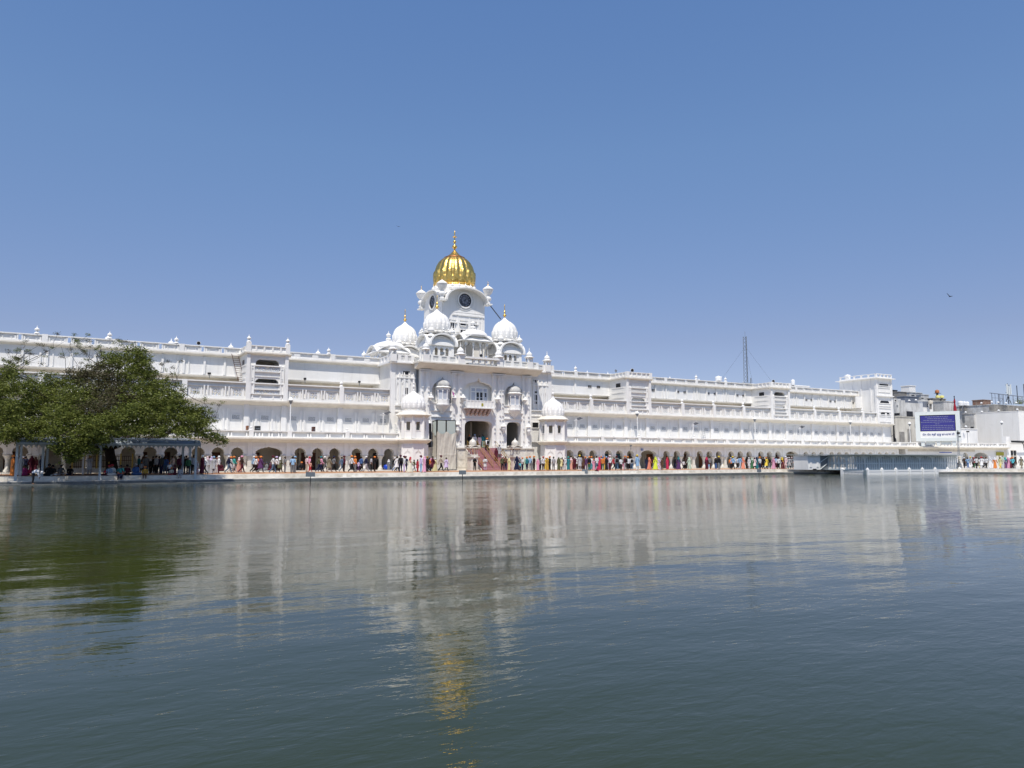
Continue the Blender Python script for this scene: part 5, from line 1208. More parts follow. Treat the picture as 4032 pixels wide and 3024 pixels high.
# ================================================================== TREE
def tree():
    t = thing('jujube_tree', (3.5, 84.5, 0), 'huge spreading green tree over the left shelter with bare twigs at its top', 'tree')
    rng = np.random.default_rng(3)
    # crown clumps: photo x, y, radius in photo pixels, depth Y, leaf weight, kind
    C = [(40, 1470, 45, 83, 1, 0), (10, 1540, 60, 82, 1, 0), (90, 1530, 60, 81, 1.1, 0), (50, 1610, 65, 80, 1.2, 0), (0, 1660, 60, 82, 1, 0), (90, 1690, 60, 79, 1.2, 0), (20, 1720, 38, 80, 1.1, 0), (140, 1610, 60, 81, 1.2, 0),
         (170, 1560, 60, 83, 1.1, 0), (160, 1680, 60, 80, 1.1, 0), (190, 1500, 45, 84, .6, 0), (250, 1520, 55, 84, .9, 0), (300, 1490, 50, 85, .8, 1), (340, 1470, 45, 85, .6, 1), (400, 1450, 45, 85, .6, 1), (440, 1420, 48, 84, .7, 0), (480, 1420, 50, 84, .9, 0),
         (540, 1395, 42, 83, 1.2, 0), (560, 1430, 45, 83, 1.2, 0), (520, 1470, 55, 82, 1.2, 0), (585, 1475, 40, 83, 1.1, 0), (450, 1490, 60, 83, 1, 1), (390, 1530, 65, 83, 1, 1), (320, 1560, 65, 82, 1, 0), (260, 1590, 65, 81, 1.1, 0),
         (230, 1650, 65, 79, 1.1, 0), (300, 1640, 65, 80, 1.0, 0), (380, 1610, 70, 80, 1, 1), (470, 1560, 70, 81, 1.1, 1), (550, 1540, 60, 81, 1.2, 0), (610, 1520, 45, 82, 1.0, 0), (650, 1500, 30, 83, .45, 0), (660, 1550, 50, 81, 1.1, 0), (600, 1590, 65, 80, 1.3, 0),
         (520, 1620, 65, 79, 1.2, 0), (690, 1590, 55, 80, 1.2, 0), (740, 1620, 45, 80, 1.1, 0), (660, 1650, 60, 79, 1.2, 0), (590, 1670, 60, 79, 1.1, 0), (450, 1660, 65, 78, 1.1, 0), (370, 1680, 60, 77, 1.1, 0), (740, 1670, 55, 79, 1.2, 0), (790, 1620, 32, 80, .7, 0), (800, 1660, 40, 80, .7, 0),
         (800, 1700, 36, 79, 1.0, 0), (840, 1722, 30, 79, .9, 0), (872, 1735, 18, 79, .7, 0), (710, 1700, 32, 78, 1.1, 0), (630, 1703, 30, 77, 1.1, 0), (550, 1700, 32, 76.8, 1.1, 0), (470, 1706, 32, 76, 1.1, 0), (405, 1728, 34, 75, 1.1, 0), (330, 1720, 50, 75.5, 1.1, 0), (290, 1745, 45, 74.4, 1.2, 0), (250, 1770, 34, 74, 1.2, 0),
         (290, 1785, 30, 73.8, 1.1, 0), (330, 1770, 34, 74, 1.0, 0), (270, 1810, 18, 73.8, 1.1, 0), (220, 1760, 20, 74, .9, 0), (370, 1770, 26, 74.5, .8, 0), (60, 1722, 20, 80, .8, 0), (115, 1715, 18, 80, .6, 0), (230, 1700, 50, 77.5, 1, 0), (-40, 1580, 70, 84, 1, 0), (-60, 1680, 70, 84, 1, 0), (-90, 1520, 60, 86, 1, 0), (-150, 1620, 70, 86, 1, 0),
         (-30, 1500, 60, 88, .9, 0), (150, 1540, 70, 90, .7, 0), (420, 1560, 80, 90, .6, 0), (600, 1580, 80, 88, .7, 0), (760, 1660, 60, 86, .7, 0), (500, 1660, 80, 88, .7, 0), (250, 1640, 80, 88, .7, 0), (60, 1640, 70, 89, .7, 0),
         (100, 1600, 90, 88.5, .9, 0), (300, 1600, 90, 89, .9, 0), (480, 1600, 90, 89, .9, 0), (640, 1620, 80, 88, .9, 0), (380, 1680, 80, 88.5, .9, 0), (160, 1690, 80, 88, .9, 0), (560, 1690, 70, 87, .9, 0), (0, 1640, 90, 89, 1, 0), (-120, 1560, 100, 84, 1, 0), (-130, 1680, 90, 80, 1, 0), (-60, 1700, 70, 77, 1, 0), (-200, 1600, 90, 80, 1, 0)]  # this row: hidden clumps added to cast shade on the arcade behind
    cl = []
    for ci, (px, py, r, Y, wgt, kd) in enumerate(C):
        if ci < 68: Y = max(Y-6.5, 71.0+.02*(ci % 40))
        x, z = at(px, py, Y); D = x*FW[0]+Y*FW[1]; cl.append((np.array((x, Y, z)), r*D/3015.0, wgt, kd))
    quads = {0: [], 1: []}
    def leaves(c, rad, n, kd, size):
        k = max(3, int(n/26)); 
        # twig-centred tufts so that the clump has gaps and light and dark sides
        tc_ = c+rng.normal(0, .50, (k, 3))*rad*np.array((1, 1, .72))
        nn = 26; cen = np.repeat(tc_, nn, 0)+rng.normal(0, .13+.06*rad, (k*nn, 3))*np.array((1, 1, .55))
        m_ = len(cen); d = rng.normal(0, 1, (m_, 3)); d /= np.linalg.norm(d, axis=1)[:, None]; d[:, 2] *= .6
        e = rng.normal(0, 1, (m_, 3)); e -= (e*d).sum(1)[:, None]*d; e /= np.linalg.norm(e, axis=1)[:, None]
        s = size*rng.uniform(.6, 1.35, (m_, 1)); a = d*s; b = e*s*.42
        quads[kd].append(np.stack((cen-a, cen-b, cen+a, cen+b), 1))
    for c, rad, wgt, kd in cl: leaves(c, rad, int(1500*wgt*min(1.8, rad**1.6)), kd, .10)
    # sparse fringe twigs
    def bend(p, q, r0, r1, mb, n=5, wob=.25):
        pts = [np.array(p)+(np.array(q)-np.array(p))*i/n for i in range(n+1)]
        for i in range(1, n): pts[i] = pts[i]+rng.normal(0, wob, 3)*np.array((1, 1, .6))
        for i in range(n): mb.tube(tuple(pts[i]), tuple(pts[i+1]), r0+(r1-r0)*i/n, r0+(r1-r0)*(i+1)/n, 6 if r0 > .1 else 4, caps=False)
        return pts
    tr = MB(); base = np.array((3.6, 84.5, 0.)); fork = np.array((3.3, 84.2, 2.4))
    bend(base, fork, .62, .48, tr, 4, .06)
    limbs = []
    for tgt, r in (((-4, 82, 5.2), .26), ((0, 81, 7.0), .28), ((4.0, 83.5, 8.2), .30), ((8.5, 82.5, 7.2), .26), ((9.5, 80.5, 4.6), .24), ((2.5, 78.5, 4.6), .22), ((-3, 86.5, 6), .22), ((7, 87.5, 6.5), .22), ((-6.5, 84, 4.4), .22)):
        limbs.append((bend(fork, np.array(tgt), r, r*.45, tr, 6, .22), r*.45))
    tro = tr.build('trunk', BARK, t, True)
    br = MB()
    ends = [(p, r) for pts, r in limbs for p in pts[3:]]
    for c, rad, wgt, kd in cl:
        p, r = min(ends, key=lambda e: np.linalg.norm(e[0]-c)+rng.uniform(0, 1.2))
        pts = bend(p, c, .075, .03, br, 5, .16)
        for _ in range(5): bend(pts[rng.integers(2, 6)], c+rng.normal(0, .6, 3)*rad, .028, .010, br, 3, .08)
    # bare twigs at the crown's top
    for px, py, Y, h_ in ((95, 1368, 84, 1), (150, 1362, 84, 1), (210, 1370, 84, 1), (240, 1362, 85, 1), (275, 1358, 85, 1), (300, 1365, 85, 1), (330, 1380, 85, 1), (355, 1372, 85, 1), (372, 1380, 85, 1), (395, 1375, 85, 1), (130, 1390, 84, 1), (180, 1385, 84, 1), (46, 1420, 84, 1), (500, 1360, 84, 1), (520, 1352, 83, 1), (690, 1470, 83, 1), (830, 1610, 80, 1), (850, 1640, 80, 1), (700, 1490, 83, 1), (640, 1440, 83, 1), (885, 1740, 79, 1)):
        x, z = at(px, py, Y); tip = np.array((x, Y, z)); 
        src = min(cl, key=lambda e: np.linalg.norm(e[0]-tip)+rng.uniform(0, .8))[0]
        src2 = src if rng.uniform() < .6 else src+rng.normal(0, .4, 3)
        pts = bend(src2, tip, .045, .012, br, 5, .12)
        for _ in range(9):
            p = pts[rng.integers(1, 6)]; q = p+rng.normal(0, .45, 3)+np.array((0, 0, .25)); bend(p, q, .016, .007, br, 3, .06)
            if rng.uniform() < .8: leaves(q, .16, 26, 0 if rng.uniform() < .6 else 1, .06)
    br.build('branches', BARK, t)
    bo = bpy.data.objects['branches']
    for kd, nm, mt in ((0, 'foliage', LEAF), (1, 'sparse_brown_foliage', LEAFB)):
        q = np.concatenate(quads[kd]).reshape(-1, 3)-np.array((3.5, 84.5, 0.)); n = len(q)//4
        me = bpy.data.meshes.new(nm); me.vertices.add(len(q)); me.vertices.foreach_set('co', q.ravel().astype(np.float32)); me.loops.add(n*4); me.loops.foreach_set('vertex_index', np.arange(n*4, dtype=np.int32))
        me.polygons.add(n); me.polygons.foreach_set('loop_start', np.arange(0, n*4, 4, dtype=np.int32)); me.update(calc_edges=True); me.validate(); me.materials.append(mt)
        o = bpy.data.objects.new(nm, me); COL.objects.link(o); o.parent = t
tree()

# ================================================================== RIGHT SIDE: bathing enclosure in the water
EY = 65.0; e0, e1 = XX(3404, EY, 1800), XX(3766, EY, 1800)
enc = thing('bathing_enclosure', ((e0+e1)/2, 67, -.6), 'low lattice walled bathing enclosure standing in the water at right, painted pale blue-grey', 'enclosure')
ZE = 2.0
def lattice_panel(p, q, z0, z1, ncol, arch_=True, name='lattice_panel'):
    """bars and slats between plan points p and q"""
    p = Vector(p); q = Vector(q); d = q-p; L = d.length; a = math.atan2(d.y, d.x); m = MB()
    m.box(0, .12, -.05, .05, z0, z1); m.box(L-.12, L, -.05, .05, z0, z1); m.box(.12, L-.12, -.04, .04, z0, z0+.06); m.box(.12, L-.12, -.04, .04, z1-.08, z1)
    zm = z0+(z1-z0)*.46
    if arch_: m.box(.12, L-.12, -.045, .045, zm-.06, zm+.06)
    for i in range(1, ncol*2):
        x = .12+(L-.24)*i/(ncol*2); w_ = .07 if arch_ else .06
        if i % 2 == 0 or not arch_: m.box(x-w_, x+w_, -.035, .035, z0+.05, z1-.07)
    nsl = int((z1-z0)/.115)
    for i in range(1, nsl): z = z0+(z1-z0)*i/nsl; m.box(.12, L-.12, -.02, .02, z-.030, z+.030)
    if arch_:
        N = 12; cx = L/2; hw_ = L/2-.2; pts = [(.12, z1-.75)]+[(cx-hw_*math.cos(math.pi*i/N), z1-.75+.62*math.sin(math.pi*i/N)**.7) for i in range(N+1)]+[(L-.12, z1-.75), (L-.12, z1-.05), (.12, z1-.05)]
        m.prism(pts, -.05, -.02)
    m.box(0, L, -.06, .04, -.22, -.02) if not arch_ else None
    m.rot(a); m.move(p.x, p.y, 0); return m.build(name, LATT if arch_ else PLASTW, enc)
W7 = (e1-e0)/7
for i in range(7): lattice_panel((e0+i*W7, EY), (e0+(i+1)*W7, EY), .0, ZE, 6); lattice_panel((e0+i*W7, EY-.35), (e0+(i+1)*W7, EY-.35), -.9, -.02, 8, False, 'water_lattice')
for i in range(8):
    x = e0+i*W7; MB().taper(x, EY-.36, -.95, .10, .17, .15).taper(x, EY-.36, .10, .34, .15, .02).build('lattice_post', PLASTW, enc)
sA, sB = (e0+.1, EY), (e0+.6, 71.2); smid = (e0+.35, 68.0)
lattice_panel(smid, sA, .0, ZE, 7); lattice_panel(sB, smid, .0, ZE, 5); lattice_panel((e0, 68.4), (e0-.05, EY-.35), -.9, -.02, 8, False, 'water_lattice')
MB().taper(e0+.1, 68.5, -.95, .12, .22, .2).taper(e0+.1, 68.5, .12, .3, .2, .03).build('lattice_post', PLASTW, enc)
MB().box(e0-.2, e1, EY-.33, EY+.1, -1.0, -.02).box(e0+.5, e1, EY+1.5, EY+1.6, 0, ZE).box(e0-.1, e1, EY, 72, -.06, 0).build('floor_and_shade_sheet', LATTB, enc)  # floor plus dark sheets standing in for the shade behind the lattice
dx0 = e0+.6
MB().box(dx0-1.9, dx0, 71.15, 71.25, 0, ZE-.05).build('metal_door', GREYM, enc)
m = MB(); m.tube((dx0-1.8, 71.08, 1.0), (dx0-.15, 71.08, 1.75), .05); m.tube((dx0-1.8, 71.08, .05), (dx0-.3, 71.08, .85), .05); m.box(dx0-1.95, dx0-1.87, 71.0, 71.2, 0, ZE); m.build('door_brace', PALEG, bpy.data.objects['metal_door'])
mb_x1 = dx0-1.95; mb_x0 = mb_x1-2.5
m = MB(); m.box(mb_x0, mb_x1, 71.0, 73.4, 0, ZE-.06); m.build('marble_cabin', WHITE2, enc)
m = MB(); wall_arches(m, mb_x0+.35, mb_x1-.35, .35, ZE-.35, 70.93, 71.0, [ogee((mb_x0+mb_x1)/2, .5, .35, ZE-.5)]); m.box(mb_x0+.3, mb_x1-.3, 70.92, 71.0, ZE-.28, ZE-.2); m.build('cabin_moulding', WHITE2, enc)
MB().box((mb_x0+mb_x1)/2-.3, (mb_x0+mb_x1)/2+.3, 70.85, 70.98, 0, .14).build('drain_opening', DARK, enc)
m = MB(); m.prism([(mb_x0-.2, 70.5), (e0+.1, 70.5), (e0-.6, EY-.9), (e1+.75, EY-.9), (e1+.75, EY+6.5), (mb_x0-.2, 74.5)], ZE, ZE+.10, 'z'); m.build('enclosure_roof', TINROOF, enc)
tag(MB().box(e1+.25, e1+1.15, EY-.9, EY-.2, -.75, -.15).build('blue_crate', BLUES), 'blue box at the waterline by the right end of the lattice enclosure', 'box')

# ================================================================== RIGHT SIDE: single-storey arcade, LED board
P0, P1 = Vector((142.95, 92.3)), Vector((170.9, 87.8)); AD = (P1-P0).normalized(); AN = Vector((-AD.y, AD.x)); aang = math.atan2(AD.y, AD.x)
def upx(px, v=0.0):
    """distance along the bent arcade for a photo column"""
    r = ray(px, 1780); d = Vector((r[0], r[1])); o_ = P0+AN*v; den = d.x*AD.y-d.y*AD.x; t_ = (o_.x*AD.y-o_.y*AD.x)/den; return (d*t_-o_).dot(AD)
def zpx(px, py, v=0.0):
    u = upx(px, v); p = P0+AN*v+AD*u; return depthpt(px, py, p.x*FW[0]+p.y*FW[1])[2]
LEN = upx(3956); ra = thing('corner_arcade', (P0.x, P0.y, 0), 'low single storey arcade behind the lattice enclosure, running to the right edge', 'arcade')
def loc(m): m.rot(aang); m.move(P0.x, P0.y, 0); return m
m = MB(); ops = [(upx(3791), upx(3811)), (upx(3835), upx(3889)), (upx(3923), upx(3950))]
prev = 0
outs = []
for a, b in ops: c_ = (a+b)/2; outs.append(arch(c_, (b-a)/2, 2.05, .75, 9 if b-a > 2 else 5, .05, .06, low=.2, k=4))
wall_arches(m, 0, LEN, 1.95, 3.84, 0, .4, outs)
for a, b in zip([0]+[o_[1]+.1 for o_ in ops], [o_[0]-.1 for o_ in ops]+[LEN]): m.box(a, b, .02, .38, 0, 1.95)
m.box(0, LEN, 4, 4.2, 0, 3.8); m.box(0, LEN, .4, 4, 3.6, 3.8); loc(m).build('arcade_wall', WHITE, ra)
m = MB(); m.prism([(v, z) for v, z in eave_profile(0, 3.86, 1.2)], 0, LEN+.3, 'x'); loc(m).build('arcade_eave', CREAMW, ra)
m = MB()
for i in range(13):
    a = upx(3575)+i*2.05; m.prism([(a, 3.35), (a+.9, 3.62), (a+1.0, 3.75), (a+1.1, 3.62), (a+2.0, 3.35), (a+2.0, 3.0), (a, 3.0)], -.08, -.02) if a < LEN-9 else None
loc(m).build('scalloped_fringe', CREAM, ra)
m = MB(); m.box(0, LEN, -.3, -.1, 3.98, 4.68); m.box(0, LEN, -.56, -.06, 4.66, 4.77); m.box(0, LEN, -.58, -.28, 3.985, 4.11); m.box(0, LEN, 0, 8, 3.85, 3.95)
n = 10
for i in range(n):
    a = (i+.5)*LEN/n
    for dx in (-.17, .17): m.taper(a+dx, -.42, 4.11, 4.56, .09, .045, .13, .04)
    for dx in (-.9, .9): m.taper(a+dx, -.42, 4.11, 4.56, .09, .045, .13, .04)
    if i % 2 == 0: m.box(a+LEN/n/2-.25, a+LEN/n/2+.25, -.64, -.08, 4.0, 4.79)
m.box(LEN, LEN+1.1, -.5, .5, 0, 6.2); loc(m).build('terrace_parapet', WHITE2, ra)
m = MB(); a, b = LEN+1.1, LEN+9; m.box(a, b, .2, .6, 0, 4.9); m.box(a-.0, b, .1, .65, 4.85, 5.0); loc(m).build('end_wall', WHITE, ra)
w0_, w1_ = upx(3967), upx(4003)
m = MB(); m.box(w0_, w1_, .12, .22, .2, 3.35); wo = loc(m).build('window', DARK, ra)
m = MB()
for i in range(4): x = w0_+i*(w1_-w0_)/3; m.box(x-.07, x+.07, .05, .2, .2, 3.4)
for z in (.2, 2.1, 3.35): m.box(w0_, w1_, .04, .2, z-.07, z+.07)
loc(m).build('window_frame', CREAMW, wo)
m = MB(); za = zpx(3930, 1794); zb_ = zpx(3930, 1780); m.box(upx(3920), upx(3948), -.25, -.15, za, zb_); m.box(upx(3930)-.05, upx(3930)+.05, -.22, -.12, .1, za); ys_ = loc(m).build('notice_board', OLIVEY)
tag(ys_, 'olive yellow board on a post before the low arcade at far right', 'sign')
m = MB(); m.box(upx(3684), upx(3732), -.9, -.85, zpx(3700, 1783), zpx(3700, 1780)); tag(loc(m).build('hanging_sign', NAVYL), 'thin dark blue strip sign under the eave behind the lattice enclosure roof', 'sign')
# LED board
DB = lambda px, D: Vector(depthpt(px, 1700, D)[:2])
bL, bR = DB(3606, 152.2), DB(3782, 147.8); bd = (bR-bL); bLn = bd.length; bang = math.atan2(bd.y, bd.x)
zB0, zB1 = depthpt(3690, 1737, 150)[2], depthpt(3690, 1620.5, 150)[2]
board = thing('display_board', (bL.x, bL.y, 4.0), 'large white framed electronic board with blue screen and blue lettering below', 'display board')
def locb(m): m.rot(bang); m.move(bL.x, bL.y, 0); return m
sx_0, sx_1 = bLn*.105, bLn*.905; sz1, sz0 = zB1-(zB1-zB0)*.115, zB1-(zB1-zB0)*.665; tz0 = zB1-(zB1-zB0)*.885
m = MB(); m.box(0, sx_0, -.15, .5, zB0, zB1); m.box(sx_1, bLn, -.15, .5, zB0, zB1); m.box(sx_0, sx_1, -.15, .5, sz1, zB1); m.box(sx_0, sx_1, -.15, .5, zB0, tz0); m.box(sx_0, sx_1, -.02, .5, tz0, sz1)
locb(m).build('board_frame', PALEG, board)
m = MB(); m.box(sx_0, sx_1, -.06, -.02, tz0, sz0); locb(m).build('name_panel', PLASTW, board)
m = MB(); m.box(sx_0, sx_1, -.05, -.02, sz0, sz1); m2 = locb(m).build('screen_bezel', DARK, board)
scr_mb = locb(MB().box(sx_0+.12, sx_1-.12, -.075, -.05, sz0+.1, sz1-.15))
m = MB()
for a in (.15, .5, .85): m.box(bLn*a-.3, bLn*a+.3, 0, .4, 4.0, zB0)
for a, b in ((.22, .42), (.56, .78)): m.box(bLn*a, bLn*b, .3, .45, 4.3, zB0-.02)
locb(m).build('board_leg', PALEG, board)
def outline_text(txt, split, u0, u1, zc):
    """the lettering as solid outlines, scaled to run from u0 to u1; glyphs whose outlines overlap (split) are filled piece by piece"""
    cu = bpy.data.curves.new('lettering', 'FONT'); cu.body = txt; cu.size = 1; cu.resolution_u = 3
    o = bpy.data.objects.new('lettering', cu); COL.objects.link(o); dg = bpy.context.evaluated_depsgraph_get(); dg.update()
    cv = o.evaluated_get(dg).to_curve(dg) if False else o.to_curve(dg)
    polys = []
    for sp in cv.splines:
        pts = []
        n = len(sp.bezier_points) if sp.type == 'BEZIER' else len(sp.points)
        if sp.type == 'BEZIER':
            for k in range(n):
                a = sp.bezier_points[k]; b = sp.bezier_points[(k+1) % n]
                for t_ in (0, .34, .67): q = (1-t_)**3*a.co+3*(1-t_)**2*t_*a.handle_right+3*(1-t_)*t_*t_*b.handle_left+t_**3*b.co; pts.append((q.x, q.y))
        else: pts = [(p.co.x, p.co.y) for p in sp.points]
        polys.append(pts)
    o.to_curve_clear(); bpy.data.objects.remove(o)
    def area(p): return sum(p[i][0]*p[(i+1) % len(p)][1]-p[(i+1) % len(p)][0]*p[i][1] for i in range(len(p)))/2
    xs = [x for p in polys for x, y in p]; a, b = min(xs), max(xs); k = (u1-u0)/(b-a)
    m = MB(); sg = max(polys, key=lambda p: abs(area(p))); sg = 1 if area(sg) > 0 else -1
    for i, p in enumerate(polys):
        if area(p)*sg < 0: continue                     # inner contours are too small to matter here
        m.prism([(u0+(x-a)*k, zc+y*k) for x, y in p], -.085-.0009*(i % 7), -.061)
    return m
ltm = outline_text("\u0a27\u0a70\u0a28 \u0a27\u0a70\u0a28 \u0a38\u0a4d\u0a30\u0a40 \u0a17\u0a41\u0a30\u0a42 \u0a30\u0a3e\u0a2e\u0a26\u0a3e\u0a38 \u0a1c\u0a40", None, sx_0+.35, sx_1-.3, tz0+(sz0-tz0)*.34)
locb(ltm).build('name_lettering', NAVYL, board)
m = MB()                       # lines of small indistinct text on the screen
for i, (fa, fb) in enumerate(((.15, .8), (.22, .78), (.1, .9), (.03, .97), (.43, .55), (.08, .93), (.06, .93), (.05, .95))):
    z = sz1-.35-(sz1-sz0-.6)*i/7.4; x = sx_0+(sx_1-sx_0)*fa; xe = sx_0+(sx_1-sx_0)*fb
    while x < xe: w_ = random.uniform(.15, .5); m.box(x, min(x+w_, xe), -.085, -.076, z-.035, z+.035) if True else None; x += w_+random.uniform(.06, .14)
locb(m); scr_mb.merge(m).build('screen', [SCREEN, SCRTXT], board)

# ================================================================== PEOPLE
# local frame: faces +X, left side +Y, feet at z=0, 1.72 m tall
def skel(pose):
    J = {'pelvis': (0, 0, .96), 'waist': (.005, 0, 1.10), 'chest': (.01, 0, 1.30), 'neckb': (0, 0, 1.43), 'neck': (.015, 0, 1.50), 'jaw': (.035, 0, 1.555), 'head': (.02, 0, 1.635), 'crown': (.01, 0, 1.69)}
    def leg(s, hip, knee, ank, toe): J['hip'+s] = hip; J['knee'+s] = knee; J['ank'+s] = ank; J['toe'+s] = toe
    def arm(s, sh, el, wr, ha): J['sh'+s] = sh; J['el'+s] = el; J['wr'+s] = wr; J['ha'+s] = ha
    y = .19
    arm('L', (0, y, 1.41), (-.03, y+.05, 1.13), (.06, y+.06, .90), (.09, y+.05, .81)); arm('R', (0, -y, 1.41), (-.03, -y-.05, 1.13), (.06, -y-.06, .90), (.09, -y-.05, .81))
    leg('L', (0, .095, .90), (.02, .11, .49), (-.01, .12, .08), (.15, .14, .035)); leg('R', (0, -.095, .90), (.02, -.11, .49), (-.01, -.12, .08), (.15, -.14, .035))
    if pose == 'walk':
        leg('L', (0, .09, .90), (.20, .09, .50), (.30, .09, .10), (.46, .10, .07)); leg('R', (0, -.09, .90), (-.06, -.09, .48), (-.38, -.09, .16), (-.26, -.10, .035))
        arm('L', (-.01, y, 1.41), (-.16, y+.04, 1.16), (-.18, y+.05, .92), (-.16, y+.05, .83)); arm('R', (.01, -y, 1.41), (.08, -y-.04, 1.14), (.28, -y-.03, .98), (.36, -y-.02, .93))
    if pose == 'fold': arm('L', (0, y, 1.41), (.04, y+.06, 1.14), (.24, .02, 1.16), (.26, -.06, 1.15)); arm('R', (0, -y, 1.41), (.04, -y-.06, 1.14), (.26, -.02, 1.11), (.27, .06, 1.13))
    if pose == 'photo': arm('L', (0, y, 1.41), (.16, y+.04, 1.24), (.28, .08, 1.50), (.30, .05, 1.58)); arm('R', (0, -y, 1.41), (.16, -y-.04, 1.24), (.28, -.08, 1.50), (.30, -.05, 1.58))
    if pose == 'sit':
        for k in list(J):
            if k[:3] not in ('hip', 'kne', 'ank', 'toe'): J[k] = (J[k][0]+.02, J[k][1], J[k][2]-.82)
        leg('L', (0, .10, .11), (.26, .34, .13), (.30, -.06, .07), (.22, -.18, .06)); leg('R', (0, -.10, .11), (.26, -.34, .13), (.34, .06, .07), (.30, .2, .06))
        arm('L', (.02, y, .59), (.03, y+.07, .34), (.22, .16, .24), (.30, .13, .22)); arm('R', (.02, -y, .59), (.03, -y-.07, .34), (.22, -.16, .24), (.30, -.13, .22))
    if pose == 'edge':
        for k in list(J):
            if k[:3] not in ('hip', 'kne', 'ank', 'toe'): J[k] = (J[k][0]+.03, J[k][1], J[k][2]-.83)
        leg('L', (0, .10, .09), (.42, .13, .10), (.46, .12, -.27), (.60, .13, -.32)); leg('R', (0, -.10, .09), (.42, -.13, .10), (.46, -.12, -.27), (.60, -.13, -.32))
        arm('L', (.03, y, .58), (.06, y+.06, .33), (.24, .18, .20), (.32, .15, .17)); arm('R', (.03, -y, .58), (.06, -y-.06, .33), (.24, -.18, .20), (.32, -.15, .17))
    if pose == 'bend':
        up = {'waist': (.10, 0, 1.06), 'chest': (.30, 0, 1.10), 'neckb': (.44, 0, 1.10), 'neck': (.50, 0, 1.08), 'jaw': (.55, 0, 1.04), 'head': (.62, 0, 1.02), 'crown': (.67, 0, 1.0)}; J.update(up)
        leg('L', (0, .095, .90), (.03, .11, .48), (-.03, .12, .08), (.13, .14, .035)); leg('R', (0, -.095, .90), (.06, -.11, .48), (.0, -.12, .08), (.16, -.14, .035))
        arm('L', (.38, y, 1.08), (.44, y+.02, .82), (.48, .1, .60), (.50, .07, .52)); arm('R', (.38, -y, 1.08), (.44, -y-.02, .82), (.48, -.1, .60), (.50, -.07, .52))
    return J
BONES = [('pelvis', 'waist', 'torso'), ('waist', 'chest', 'torso'), ('chest', 'neckb', 'torso'), ('neckb', 'neck', 'neck'), ('neck', 'jaw', 'head'), ('jaw', 'head', 'head'), ('head', 'crown', 'head')]
for s_ in 'LR': BONES += [('pelvis', 'hip'+s_, 'hips'), ('hip'+s_, 'knee'+s_, 'thigh'), ('knee'+s_, 'ank'+s_, 'shin'), ('ank'+s_, 'toe'+s_, 'foot'), ('neckb', 'sh'+s_, 'torso'), ('sh'+s_, 'el'+s_, 'uarm'), ('el'+s_, 'wr'+s_, 'farm'), ('wr'+s_, 'ha'+s_, 'hand')]
RADS = {'pelvis': .135, 'waist': .118, 'chest': .14, 'neckb': .085, 'neck': .052, 'jaw': .070, 'head': .092, 'crown': .075, 'hip': .098, 'knee': .058, 'ank': .038, 'toe': .034, 'sh': .062, 'el': .042, 'wr': .030, 'ha': .034}
BODY = {}
